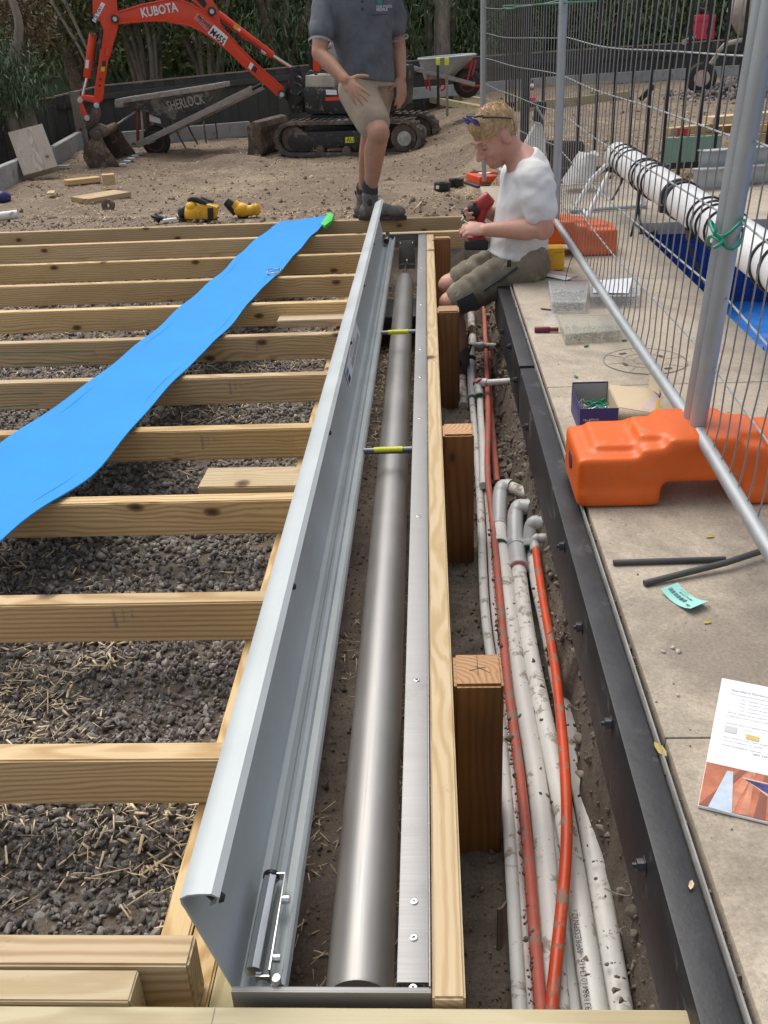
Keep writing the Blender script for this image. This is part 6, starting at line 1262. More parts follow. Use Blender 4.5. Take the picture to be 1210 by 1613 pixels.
p = atg(4, 318); o = fuse('dark_cloth', MB().ell(p + Vector((0, 0, .04)), (.09, .1, .06)).ell(p + Vector((.03, -.05, .05)), (.05, .06, .06)), 'navy_card', None, .008, 4); tag(o, 'small heap of dark navy cloth at the left edge of the picture', 'cloth')
p = atg(15, 346); o = build('pipe_offcut', MB().tube([p + Vector((-.12, 0, .02)), p + Vector((.06, .03, .03))], .032, 14), 'pvc_muddy', None); tag(o, 'short muddy white pipe offcut at the left edge in the dirt', 'pipe')
# black coils, orange case, cable
for i, (px, py, r) in enumerate(((697, 299, .075), (719, 293, .07))):
    p = atg(px, py); R = thing('tape_roll', ['black roll with a white label, left one on the dirt', 'black roll lying just behind the labelled one'][i], 'roll', p, 'black rolls on the dirt'); 
    build('roll', MB().lathe([(r * .45, .005), (r, .0), (r + .002, .03), (r, .062), (r * .45, .058), (r * .42, .03)], p + Vector((0, 0, .004)), (0, 0, 1), 28), 'black_plastic', R, smooth=40)
    if i == 0: build('roll_label', MB().box(p + Vector((-.045, -r * .83, .034)), (.03, .004, .03), Matrix.Rotation(-.5, 3, 'Z')), 'paper_white', R, smooth=0)
p = atg(768, 292); R = thing('orange_case', 'orange and black plastic tool case lying on the dirt behind the workman', 'case', p); Rz = Matrix.Rotation(.35, 3, 'Z')
build('case_shell', MB().box(p + Vector((0, .05, .05)), (.27, .30, .085), Rz), 'case_orange', R, .02, 3); build('case_band', MB().box(p + Vector((0, .05, .095)), (.08, .302, .01), Matrix.Rotation(.9, 3, 'Z')), 'black_plastic', R, .003); build('case_label', MB().box(p + Vector((-.02, .02, .097)), (.10, .07, .006), Rz), 'paper_white', R, .001); build('case_foot', MB().box(p + Vector((-.02, -.02, .02)), (.285, .30, .02), Rz), 'black_plastic', R, .004)
o = build('steel_stake', MB().tube([aty(763, 285, 8.2), aty(762, 252, 8.2)], .018, 8), 'galvanised'); tag(o, 'short grey stake standing in front of the orange case', 'stake')
pts = [atg(650, 338), atg(665, 320), atg(682, 303), atg(690, 299)]; pts = [p + Vector((0, 0, .012)) for p in pts]; pts2 = [p + Vector((0, 0, .015)) for p in (atg(708, 293), atg(725, 281), atg(748, 277))]
o = build('power_cable', MB().tube(curve(pts, 8), .006, 6).tube(curve(pts2, 6), .006, 6), 'kraft_card'); tag(o, 'thin tan cable snaking over the dirt to the black rolls', 'cable')
p = at(808, 291, -.02)
# white bags, clamp, crate
def lump(name, pts_r, mat, label, cat, vox=.012):
    mb = MB()
    for p, r in pts_r: mb.ell(p, r)
    return tag(fuse(name, mb, mat, None, vox, 6), label, cat)
a = aty(848, 195, 6.1); b = aty(828, 262, 6.1)
mb = MB(); ring_t = [a + Vector((.02 * math.cos(t), .02 * math.sin(t), 0)) for t in np.linspace(0, 6.283, 15)[:-1]]
vs = []
for k in range(9):
    f_ = k / 8; c0 = a.lerp(aty(826, 300, 6.1), f_); r_ = .022 + .105 * f_ ** .8
    for j in range(16): t = 2 * math.pi * j / 16; rr_ = r_ * (1 + .12 * math.sin(5 * t + k * .4) + random.uniform(-.05, .05)); vs.append(c0 + Vector((rr_ * math.cos(t), rr_ * .8 * math.sin(t), 0)))
mb.add(vs, [(k * 16 + j, k * 16 + (j + 1) % 16, (k + 1) * 16 + (j + 1) % 16, (k + 1) * 16 + j) for k in range(8) for j in range(16)]); o = build('hanging_bag', mb, 'bag_white', None, smooth=60); tag(o, 'white plastic bag hanging behind the seated workman\'s neck', 'bag')
R = thing('rebar_clamp', 'black clamp gripping the top of the hanging white bag', 'clamp', a); build('jaw', MB().box(aty(850, 176, 6.08), (.06, .05, .11), Matrix.Rotation(.2, 3, 'Y')).box(aty(846, 164, 6.08), (.10, .05, .03)), 'black_plastic', R, .01); build('lever', MB().tube([aty(845, 168, 6.0), aty(858, 190, 6.0)], .008, 6), 'galvanised', R)
mb = MB(); vs = []; base = [aty(886, 285, 6.15), aty(934, 287, 6.15)]; topp = [aty(912, 240, 6.2), aty(942, 244, 6.2)]
for k in range(10):
    f_ = k / 9; l = base[0].lerp(topp[0], f_); r_ = base[1].lerp(topp[1], f_); c0 = (l + r_) / 2; hw = (r_ - l).length / 2
    for j in range(20): t = 2 * math.pi * j / 20; q_ = 1 + .07 * math.sin(7 * t + k) + random.uniform(-.03, .03); vs.append(c0 + Vector((hw * q_ * math.cos(t), .10 * q_ * math.sin(t), .01 * math.sin(3 * t))))
mb.add(vs, [(k * 20 + j, k * 20 + (j + 1) % 20, (k + 1) * 20 + (j + 1) % 20, (k + 1) * 20 + j) for k in range(9) for j in range(20)] + [tuple(range(180, 200))]); o = build('white_sack', mb, 'bag_white', None, smooth=60); tag(o, 'crumpled white sack standing beside the end of the white roller tube', 'sack')
p = aty(890, 284, 6.9); R = thing('brown_crate', 'dark brown slatted crate behind the white sack', 'crate', p)
for k in range(8): build('slat', MB().box(aty(862 + k * 7.4, 254, 6.9), (.022, .012, .26)), 'muddy_steel', R, .003)
build('crate_rim', MB().bar(aty(857, 224, 6.88), aty(918, 226, 6.88), .03, .03), 'muddy_steel', R, .004); build('crate_body', MB().box(aty(888, 256, 7.02), (.25, .2, .25)), 'machine_black', R, .005)
R = thing('red_crate', 'red plastic crate with a black tool on the ground behind the far mesh', 'crate', atg(833, 168)); p = atg(833, 168); build('crate_body', MB().box(p + Vector((0, 0, .06)), (.16, .12, .10)), 'mixer_red', R, .01); build('handle', MB().box(p + Vector((-.2, 0, .03)), (.25, .04, .06)), 'black_plastic', R, .008)
R = thing('spray_can', 'small white bottle with black and red top near the far timbers', 'bottle', atg(838, 146)); p = atg(838, 146); build('bottle', MB().lathe([(.035, 0), (.035, .10), (.012, .13)], p, (0, 0, 1), 14), 'white_plastic', R); build('bottle_label', MB().lathe([(.036, .03), (.036, .075)], p, (0, 0, 1), 14), 'mixer_red', R); build('bottle_cap', MB().lathe([(.014, .13), (.014, .17)], p, (0, 0, 1), 10), 'black_plastic', R)
o = build('timber_peg', MB().bar(aty(1008, 158, 11), aty(1030, 135, 11), .04, .05), 'black_steel', None, .003); tag(o, 'short black strip sticking up in the dirt behind the mesh', 'strip')
# ------------------------------------------------------------------ people
def basis(s, f, u): return Matrix((s, f, u)).transposed()
def head(mb, c, f, u, k=1.):
    f = Vector(f).normalized(); u = Vector(u); u = (u - f * u.dot(f)).normalized(); s = f.cross(u); R = basis(s, f, u); c = Vector(c)
    def e(df, du, r, ds=0): mb.ell(c + (f * df + u * du + s * ds) * k, tuple(q * k for q in r), R, 18, 12)
    e(-.012, .030, (.077, .096, .092)); e(.032, -.025, (.062, .064, .080)); e(.052, -.084, (.038, .040, .030)); e(.02, -.07, (.054, .05, .042)); e(.080, .022, (.046, .017, .012)); e(.090, -.058, (.023, .011, .007)); e(.088, -.070, (.020, .012, .007))
    for q in (-1, 1): e(.060, -.028, (.026, .030, .024), q * .034); e(-.002, -.010, (.009, .021, .031), q * .077)
    mb.limb([c + (f * .090 + u * .012) * k, c + (f * .106 - u * .012) * k, c + (f * .116 - u * .030) * k], [.009 * k, .011 * k, .013 * k], 10)
    for q in (-1, 1): mb.ell(c + (f * .102 - u * .034 + s * q * .013) * k, .010 * k)
    return c, f, u, s, R
def face_bits(P, H, k, hairm, par):
    c, f, u, s, R = H
    for q in (-1, 1):
        build('eyelid', MB().ell(c + (f * .083 + u * .005 + s * q * .031) * k, (.0135 * k, .0095 * k, .0085 * k), R), par.data.materials[0].name, par); build('lashes', MB().limb([c + (f * .0895 - u * .001 + s * q * .021) * k, c + (f * .0925 - u * .0025 + s * q * .031) * k, c + (f * .087 - u * .001 + s * q * .042) * k], [.0012 * k, .0016 * k, .0012 * k], 6), 'eye_dark', par)
        build('eyebrow', MB().limb([c + (f * .093 + u * .027 + s * q * .014) * k, c + (f * .096 + u * .031 + s * q * .030) * k, c + (f * .084 + u * .028 + s * q * .047) * k], [.003 * k, .0042 * k, .0025 * k], 6), hairm, par)
def hair(P, H, k, mat, strands=900, length=.022):
    c, f, u, s, R = H; mb = MB()
    for df, du, r, ds in ((-.012, .040, (.0785, .0965, .0815), 0), (-.036, .014, (.0745, .061, .073), 0), (.038, .076, (.058, .047, .035), 0)): mb.ell(c + (f * df + u * du + s * ds) * k, tuple(q * k for q in r), R, 18, 12)
    o = fuse('hair', mb, mat, P, .006, 2); me = o.data; V = np.array([v.co[:] for v in me.vertices]); N = np.array([v.normal[:] for v in me.vertices]); idx = rng.integers(0, len(V), strands); mbs = MB(); oc = WL[o.name]
    for i in idx:
        p = Vector(V[i]) + oc; n = Vector(N[i]); t = (f * 1.0 - u * .25 + s * random.uniform(-.5, .5)); t = (t - n * t.dot(n)).normalized(); L = length * random.uniform(.6, 1.3); mbs.tube([p - n * .001, p + t * L * .5 + n * L * .10, p + t * L + n * L * random.uniform(.02, .16)], [.0013, .0010, .0003], 4, False)
    q = build('hair_strands', mbs, mat, o, smooth=0); q['kind'] = 'stuff'; return o
def hand(mb, w, d, n, across, curls, thumb=(.6, .7, .4), k=1., lens=(.070, .078, .073, .056), spread=.0, tc=.35):
    """w wrist, d along the hand, n out of the palm, across towards the thumb side"""
    d = Vector(d).normalized(); n = Vector(n); n = (n - d * n.dot(d)).normalized(); a = d.cross(n); a = a if a.dot(Vector(across)) > 0 else -a; R = basis(a, d, n)
    mb.ell(w + d * .048 * k, (.039 * k, .054 * k, .0155 * k), R); mb.ell(w + d * .035 * k + a * .020 * k + n * .006 * k, (.018 * k, .032 * k, .014 * k), R); mb.ell(w + d * .02 * k, (.026 * k, .035 * k, .017 * k), R)
    for i in range(4):
        o_ = (.0295 - .0197 * i); b = w + d * (.085 + (.004 if i in (1, 2) else -.004)) * k + a * o_ * k; dd = (d + a * spread * (1.5 - i)).normalized(); pts = [b - dd * .02 * k, b]; nn = Vector(n)
        cu = curls[i] if isinstance(curls, (list, tuple)) else curls
        for j, fr in enumerate((.46, .30, .24)):
            ang = cu * (1., 1.25, .8)[j]; dd, nn = (dd * math.cos(ang) + nn * math.sin(ang)).normalized(), (nn * math.cos(ang) - dd * math.sin(ang)).normalized(); pts.append(pts[-1] + dd * lens[i] * fr * k)
        mb.limb(pts, [.0088 * k, .0090 * k, .0080 * k, .0075 * k, .0062 * k], 10)
    b = w + d * .022 * k + a * .022 * k; dd = (d * thumb[0] + a * thumb[1] + n * thumb[2]).normalized(); pts = [b]
    for j, L in enumerate((.038, .030, .024)): pts.append(pts[-1] + dd * L * k); dd = (dd + (d * .5 + n * tc - a * .25) * (.5 if j == 0 else .4)).normalized()
    mb.limb(pts, [.0125 * k, .0115 * k, .0098 * k, .0080 * k], 10)
def boot(P, ank, toe_dir, z0, k=1., name='boot', L=.27):
    ank = Vector(ank); t = Vector(toe_dir); t.z = 0; t.normalize(); mb = MB(); s = Vector((-t.y, t.x, 0)); R = basis(t, s, Vector((0, 0, 1)))
    b = Vector((ank.x, ank.y, z0)); mb.ell(b + t * .01 + Vector((0, 0, .055)), (.058, .042, .050), R); mb.ell(b + t * .07 + Vector((0, 0, .052)), (.07, .043, .038), R); mb.ell(b + t * .145 + Vector((0, 0, .045)), (.058, .047, .034), R); mb.ell(b - t * .03 + Vector((0, 0, .045)), (.04, .038, .045), R)
    mb.limb([b + Vector((0, 0, .06)), b + Vector((0, 0, .135)) - t * .002], [.046, .047], 16)
    o = fuse(name, mb, 'boot_grey', P, .005, 4); pts = []
    for a_ in np.linspace(0, 2 * math.pi, 33)[:-1]:
        x = math.cos(a_); y = math.sin(a_); pts.append(b + t * (.065 + .142 * x) + s * (y * (.045 - .008 * (x < -.2) )))
    build('sole', MB().prism([p + Vector((0, 0, .001)) for p in pts], (0, 0, .022)), 'boot_sole', o, .003)
    for q in (-1, 1): build('elastic', MB().ell(b + s * q * .0415 + t * .004 + Vector((0, 0, .100)), (.017, .006, .026), R), 'sock_dark', o)
    build('pull_tab', MB().tube([b - t * .045 + Vector((0, 0, .13)), b - t * .055 + Vector((0, 0, .165)), b - t * .040 + Vector((0, 0, .165))], .005, 6), 'black_plastic', o); return o
def cloth(name, mb, mat, P, vox=.008, it=6, folds=()):
    """fused garment; folds = (origin, direction, spacing, depth) real ridges"""
    o = fuse(name, mb, mat, P, vox, it); me = o.data; n = len(me.vertices); co = np.empty(n * 3, np.float32); me.vertices.foreach_get('co', co); co = co.reshape(-1, 3); no = np.array([v.normal[:] for v in me.vertices]); oc = np.array(WL[o.name]); W = co + oc
    for (org, d, sp, dep) in folds:
        d = np.array(Vector(d).normalized()); s = (W - np.array(org)) @ d; perp = W - np.array(org) - s[:, None] * d; nz = fbm(W[:, 0] * 7 + W[:, 2] * 3, W[:, 1] * 7 + W[:, 2] * 5, 1, 3, 4); amp = np.clip(.35 + fbm(W[:, 0] * 5, W[:, 2] * 5, 1, 2, 14), 0, 1.2)
        co += (no * (np.sin(s / sp * 2 * np.pi + nz * 4.2) * dep * amp)[:, None]).astype(np.float32)
    me.vertices.foreach_set('co', co.ravel()); me.update(); return o
V3 = Vector
# ---- seated workman, seen from his left, looking down at his hands
P1 = thing('person', 'seated workman in white t-shirt and olive shorts, sunglasses on his hair, holding a drill', 'person', (.42, 4.08, .04))
pts = [(aty(832, 402, 4.06), .125), (aty(830, 372, 4.06), .118), (aty(832, 335, 4.06), .118), (aty(836, 300, 4.06), .115)]
mb = MB()
def torso(mb, lst, R=None, n=20):
    vs = []; m = len(lst)
    for (c, rx, ry, tilt) in lst:
        for k in range(n):
            t = 2 * math.pi * k / n; q = Vector((rx * math.cos(t), ry * math.sin(t), 0)); q = Matrix.Rotation(tilt, 3, 'Y') @ q; vs.append(Vector(c) + q)
    fs = [(i * n + k, i * n + (k + 1) % n, (i + 1) * n + (k + 1) % n, (i + 1) * n + k) for i in range(m - 1) for k in range(n)] + [tuple(range(n - 1, -1, -1)), tuple((m - 1) * n + k for k in range(n))]
    return mb.add(vs, fs)
T1 = [(aty(824, 412, 4.06), .115, .155, .0), (aty(816, 385, 4.06), .105, .148, -.05), (aty(820, 345, 4.06), .102, .155, -.1), (aty(826, 305, 4.06), .104, .175, -.25), (aty(826, 275, 4.06), .092, .175, -.45), (aty(820, 252, 4.06), .068, .11, -.65), (aty(812, 240, 4.06), .050, .055, -.75)]
torso(mb, T1)
hc = aty(781, 212, 4.06)
H1 = head(mb, hc, (-.74, -.36, -.56), (-.50, -.20, .84), .95)
mb.limb([aty(824, 255, 4.06), aty(808, 240, 4.06), aty(796, 226, 4.06)], [.062, .052, .052])
shn, eln, wrn = aty(843, 282, 3.895), aty(856, 361, 3.845), aty(768, 362, 3.91)
mb.limb([shn, shn.lerp(eln, .5), eln, eln.lerp(wrn, .3), eln.lerp(wrn, .65), wrn], [.056, .051, .043, .043, .034, .0265], 16)
shf, elf, wrf = aty(812, 278, 4.22), aty(806, 350, 4.27), aty(770, 333, 4.13)
mb.limb([shf, shf.lerp(elf, .5), elf, elf.lerp(wrf, .4), wrf], [.056, .050, .043, .040, .0265], 16)
hand(mb, wrn, (-1, .15, .08), (.1, .55, -.8), (0, .6, .8), (.62, .7, .8, .85), (.7, .45, .55), .93, tc=.5)
hand(mb, wrf, (-.82, -.25, -.1), (.0, -1, .15), (-.2, 0, 1), (.55, .8, .85, .9), (.6, .5, .5), .93)
hipn, kn = aty(826, 415, 3.97), V3((.085, 3.97, -.055)); hipf, kf = aty(815, 405, 4.16), V3((.085, 4.17, -.03))
for hp, kk in ((hipn, kn), (hipf, kf)): mb.limb([hp, hp.lerp(kk, .5), kk, kk + V3((.015, 0, -.09)), kk + V3((.02, .0, -.18)), kk + V3((.03, 0, -.27))], [.082, .070, .052, .048, .046, .036], 18)
body = fuse('body', mb, 'skin_pink', P1, .0045, 4); face_bits(P1, H1, .95, 'brow_hair', body)
hr = hair(P1, H1, .95, 'hair_blond', 4200, .011)
c, f_, u_, s_, R_ = H1
# short beard shade
build('stubble', MB().ell(c + (f_ * .050 - u_ * .088) * .95, (.040, .041, .026), R_), 'skin_tan', body)
# sunglasses pushed up on the hair
def hd(df, du, ds): return c + (f_ * (df - .036) + u_ * (du + .034) + s_ * ds) * .95
G = build('sunglasses', MB().limb([hd(.070, .086, -.066), hd(.086, .092, -.03), hd(.086, .094, 0), hd(.086, .092, .03), hd(.070, .086, .066)], [.004] * 5, 8), 'black_plastic', P1)
for q in (-1, 1):
    build('lens', MB().ell(hd(.096, .076, q * .034), (.029, .006, .022), R_ @ Matrix.Rotation(-.12, 3, 'X'), 16, 10), 'lens_purple', G); build('temple', MB().tube([hd(.074, .082, q * .068), hd(.03, .048, q * .086), hd(-.02, .004, q * .087)], [.0045, .0035, .003], 8), 'black_plastic', G)
mb = MB(); T = [(p[0] + V3((.004 if i < 5 else 0, 0, 0)), p[1] + (.014 if i < 5 else .010), p[2] + (.014 if i < 5 else .010), p[3]) for i, p in enumerate(T1[:6])]; T[0] = (aty(814, 400, 4.06), .122, .168, .12); torso(mb, T)
mb.limb([shn + V3((-.01, .05, .00)), shn + V3((0, .01, -.004)), shn.lerp(eln, .35), shn.lerp(eln, .62)], [.074, .073, .070, .066], 18); mb.limb([shf, shf.lerp(elf, .6)], [.066, .060], 18)
sh = cloth('t_shirt', mb, 'shirt_white', P1, .0065, 8, (((.4, 4, .2), (.35, .3, 1), .075, .0042), ((.4, 4, .2), (.9, -.2, .6), .13, .0030), ((.4, 4, .2), (-.5, .1, .8), .045, .0012)))
mb = MB(); torso(mb, [(aty(822, 424, 4.06), .095, .165, 0), (aty(817, 408, 4.06), .118, .168, .1), (aty(815, 396, 4.06), .112, .158, .1)])
for hp, kk, e_ in ((hipn, kn, .85), (hipf, kf, .80)): mb.limb([hp + V3((.02, 0, .0)), hp.lerp(kk, .45), hp.lerp(kk, e_)], [.090, .082, .070], 20)
so_ = cloth('shorts', mb, 'shorts_olive', P1, .0065, 5, (((.3, 4, 0), (.8, .3, .5), .055, .0050), ((.3, 4, 0), (-.5, .3, .9), .08, .003)))
build('pocket_flap', MB().bar(hipn.lerp(kn, .22) + V3((.03, -.092, .040)), hipn.lerp(kn, .60) + V3((.01, -.090, .012)), .006, .022, (0, -1, 0)), 'sock_dark', so_, .002); build('knee_patch', MB().box(hipn.lerp(kn, .78) + V3((.0, -.080, -.012)), (.075, .012, .060), Matrix.Rotation(-.45, 3, 'Y')), 'sock_dark', so_, .004)
build('belt_tag', MB().box(aty(802, 415, 3.885), (.016, .006, .028)), 'black_plastic', so_, .002)
for kk in (kn, kf): 
    an = kk + V3((.03, 0, -.27)); boot(P1, an, (-1, -.1, 0), -.40)
    build('sock', MB().limb([an + V3((0, 0, .0)), an + V3((0, 0, .05))], [.041, .042], 16), 'sock_dark', P1)
# drill in his far hand
D = thing('cordless_drill', 'dark red and black cordless drill in the seated workman\'s right hand', 'drill', aty(757, 330, 4.10))
def dp(px, py, y=4.10): return aty(px, py, y)
build('motor_body', MB().tube([dp(773, 309), dp(768, 314), dp(757, 324), dp(749, 330)], [.026, .033, .034, .028], 20), 'drill_red', D, .003, smooth=50); build('gear_case', MB().tube([dp(753, 327), dp(744, 333), dp(739, 336.5)], [.035, .031, .022], 20), 'black_plastic', D, .002, smooth=50)
ch = build('chuck', MB().tube([dp(739, 336.5), dp(734, 340), dp(731, 342)], [.018, .016, .008], 16), 'black_plastic', D, .001); build('bit', MB().tube([dp(731, 342), dp(727, 347)], .004, 8), 'chrome', ch)
build('grip', MB().tube([dp(760, 326), dp(756, 345), dp(752, 372)], [.024, .020, .024], 14, True, 1.3), 'drill_red', D, .002); build('battery', MB().box(dp(750, 384), (.098, .072, .042), Matrix.Rotation(.05, 3, 'Y')), 'black_plastic', D, .010, 3); build('battery_shoe', MB().box(dp(750, 375), (.075, .055, .02)), 'drill_red', D, .005)
sc0 = aty(733, 352, 3.93); o = build('held_screw', MB().tube([sc0 + V3((-.005, .02, .008)), sc0 + V3((.016, 0, -.004))], [.0025, .0022], 8), 'screw_zinc'); tag(o, 'small screw pinched in the seated workman\'s left hand', 'screw')

# ---- standing man, one boot on the last joist, hand on his thigh; his head is above the picture
P2 = thing('person', 'standing man in grey polo shirt and khaki shorts, one boot on the last joist', 'person', (-.36, 5.95, -.05))
mb = MB(); Yt = 5.88
T2 = [(aty(580, 128, Yt), .142, .105, 0), (aty(577, 100, Yt), .135, .098, 0), (aty(570, 60, Yt), .148, .105, 0), (aty(566, 20, Yt), .168, .115, 0), (aty(566, -12, Yt), .170, .105, 0), (aty(567, -30, Yt), .10, .075, 0), (aty(567, -40, Yt), .058, .056, 0)]
torso(mb, T2)
hc2 = aty(566, -78, Yt - .04); H2 = head(mb, hc2, (.25, -.90, -.30), (0, -.25, 1), 1.0); mb.limb([aty(567, -32, Yt), aty(566, -58, Yt - .01)], [.060, .055])
sR, eR, wR = aty(512, 2, 5.86), aty(503, 84, 5.72), aty(545, 127, 5.58); mb.limb([sR, sR.lerp(eR, .5), eR, eR.lerp(wR, .35), wR], [.055, .050, .043, .041, .029], 18)
sL, eL, wL_ = aty(617, 0, 5.93), aty(627, 72, 5.98), aty(632, 121, 5.90); mb.limb([sL, sL.lerp(eL, .5), eL, eL.lerp(wL_, .35), wL_], [.053, .048, .043, .041, .028], 18)
dR = aty(575, 162, 5.50) - wR; hand(mb, wR + dR.normalized() * -.01, dR, (.35, .75, -.55), (.9, -.2, .5), (.16, .14, .16, .2), (.35, .9, .1), 1.05, spread=.13, tc=.1)
dL = aty(633, 168, 5.86) - wL_; hand(mb, wL_, dL, (-.55, .55, 0), (-1, -.5, 0), (.22, .2, .22, .26), (.6, .6, .4), 1.03)
hF, kF, aF = aty(562, 142, 5.86), aty(597, 210, 5.56), aty(583, 300, 5.64); mb.limb([hF, hF.lerp(kF, .5), kF, kF.lerp(aF, .3) + V3((-.01, .01, 0)), kF.lerp(aF, .7), aF], [.090, .080, .060, .060, .044, .036], 20)
hB, kB, aB = aty(592, 146, 5.92), aty(583, 214, 6.12), aty(573, 304, 6.30); mb.limb([hB, hB.lerp(kB, .5), kB, kB.lerp(aB, .3), kB.lerp(aB, .7), aB], [.088, .078, .055, .056, .042, .036], 20)
body = fuse('body', mb, 'skin_tan', P2, .0055, 4); face_bits(P2, H2, 1., 'hair_brown', body); hair(P2, H2, 1.0, 'hair_brown', 500, .015)
mb = MB(); T = [(p[0], p[1] + .018, p[2] + .020, p[3]) for p in T2[:6]]; T[0] = (aty(578, 124, Yt), .158, .125, .16); torso(mb, T)
mb.limb([sR + V3((.06, 0, .0)), sR, sR.lerp(eR, .58)], [.075, .070, .072], 20); mb.limb([sL + V3((-.06, 0, 0)), sL, sL.lerp(eL, .55)], [.075, .068, .069], 20)
mb.tube([aty(567, -30, Yt - .01), aty(567, -46, Yt - .02)], [.085, .072], 20)
sh = cloth('polo_shirt', mb, 'shirt_grey', P2, .007, 5, ((aty(570, 60, Yt), (.5, .1, 1), .10, .0055), (aty(570, 60, Yt), (-.9, .3, .6), .13, .0055)))
for s0, e0, t_ in ((sR, eR, .58), (sL, eL, .55)): a = s0.lerp(e0, t_); d = (e0 - s0).normalized(); build('sleeve_trim', MB().tube([a + d * .058, a + d * .070], [.066, .064], 24, False), 'shirt_trim', sh)
q = aty(598, 4, Yt - .125); build('chest_logo', MB().prism([q + V3((.012 * math.cos(t), 0, .016 * math.sin(t))) for t in np.linspace(0, 6.28, 12)[:-1]], (0, .003, 0)), 'plug_green', sh); text('lettering', 'THE POOL', 'ink_white', sh, aty(592.5, 11.5, Yt - .128), (1, 0, .02), (0, 0, 1), .018, .002); text('lettering', 'PEOPLE', 'ink_white', sh, aty(593, 16, Yt - .128), (1, 0, .02), (0, 0, 1), .018, .002)
build('pocket_seam', MB().box(aty(598, 23, Yt - .130), (.085, .004, .004)), 'sock_dark', sh, .001)
for i in range(2): build('button', MB().ell(aty(571, 2 + i * 12, Yt - .135), (.006, .003, .006)), 'black_plastic', sh)
mb = MB(); torso(mb, [(aty(580, 136, Yt), .150, .118, 0), (aty(577, 116, Yt), .144, .112, 0)])
mb.limb([hF, hF.lerp(kF, .45), hF.lerp(kF, .74)], [.108, .102, .094], 22); mb.limb([hB, hB.lerp(kB, .35), hB.lerp(kB, .62)], [.104, .094, .086], 22)
so_ = cloth('shorts', mb, 'shorts_khaki', P2, .007, 5, ((aty(590, 140, Yt), (.9, .2, .5), .07, .0055), (aty(570, 150, Yt), (.3, 0, 1), .09, .003)))
build('pocket_seam', MB().tube([aty(548, 128, 5.735), aty(553, 148, 5.715), aty(556, 160, 5.70)], .003, 5), 'shorts_khaki', so_)
boot(P2, V3((aF.x + .0, aF.y, 0)), (1, -.22, 0), .001); boot(P2, V3((aB.x, aB.y, 0)), (1, -.1, 0), gz(aB.x, aB.y) + .01)
for a in (aF, aB): build('sock', MB().limb([a + V3((0, 0, -.04)), a + V3((0, 0, .035))], [.043, .046], 18), 'sock_dark', P2)
b_ = aB; zb = gz(aB.x, aB.y)

# ------------------------------------------------------------------ trees and shrubs behind the fence
def leaves(name, mat, blobs, n, L, W_, parent, droop=.6, kind='stuff'):
    """leaf blades on short twigs spread through uneven clumps"""
    vol = np.array([b[1][0] * b[1][1] * b[1][2] for b in blobs]); pick = rng.choice(len(blobs), n // 5, p=vol / vol.sum()); C0 = np.array([b[0] for b in blobs])[pick]; R0 = np.array([b[1] for b in blobs])[pick]
    q = rng.normal(0, 1, (len(pick), 3)); q /= np.linalg.norm(q, axis=1)[:, None]; q *= rng.uniform(.25, 1, (len(pick), 1)) ** .45; tw = C0 + q * R0
    gap = fbm(tw[:, 0] * 2.2 + tw[:, 1], tw[:, 2] * 2.2, 1, 3, 40) > -.42; tw = tw[gap]
    P = np.repeat(tw, 5, 0) + rng.normal(0, L * .75, (len(tw) * 5, 3)); m = len(P); az = np.repeat(rng.uniform(0, 2 * np.pi, len(tw)), 5) + rng.normal(0, .9, m); el_ = -droop + rng.normal(0, .45, m)
    d = np.stack([np.cos(az) * np.cos(el_), np.sin(az) * np.cos(el_), np.sin(el_)], 1); s = np.cross(d, rng.normal(0, 1, (m, 3)) * .5 + np.array([0, 0, 1])); s /= np.linalg.norm(s, axis=1)[:, None]; nn = np.cross(s, d); l = (L * rng.uniform(.6, 1.3, m))[:, None]; wd = (W_ * rng.uniform(.7, 1.2, m))[:, None]
    Vv = np.stack([P, P + d * l * .35 + s * wd * .5 + nn * wd * .12, P + d * l * .95 - nn * l * .12, P + d * l * .35 - s * wd * .5 + nn * wd * .12], 1).reshape(-1, 3); F = np.arange(m * 4).reshape(-1, 4)
    me = stuff_mesh(name, Vv - np.array(wloc(parent)), F, mat); o = bpy.data.objects.new(name, me); C.objects.link(o)
    if parent: o.parent = parent
    if kind: o['kind'] = kind
    return o
def limbs(par, base, tips, r, mat, name='trunk'):
    for tp in tips:
        b = Vector(base) + V3((random.uniform(-.1, .1), random.uniform(-.1, .1), 0)); t = Vector(tp); m1 = b.lerp(t, .35) + V3((random.uniform(-.12, .12), random.uniform(-.1, .1), 0)); m2 = b.lerp(t, .7) + V3((random.uniform(-.15, .15), random.uniform(-.1, .1), 0)); P = curve([b, m1, m2, t], 5); build(name, MB().tube(P, [r * (1 - .6 * i / (len(P) - 1)) for i in range(len(P))], 9), mat, par, smooth=60)
def tree(name, label, cat, base, tips, r, blobs, n, L, W_, leafm, barkm='bark_brown', droop=.6, group=None):
    T_ = thing(name, label, cat, base, group); limbs(T_, base, tips, r, barkm); leaves('foliage', leafm, blobs, n, L, W_, T_, droop); return T_
def X_(px, Y): return float(aty(px, 60, Y).x)
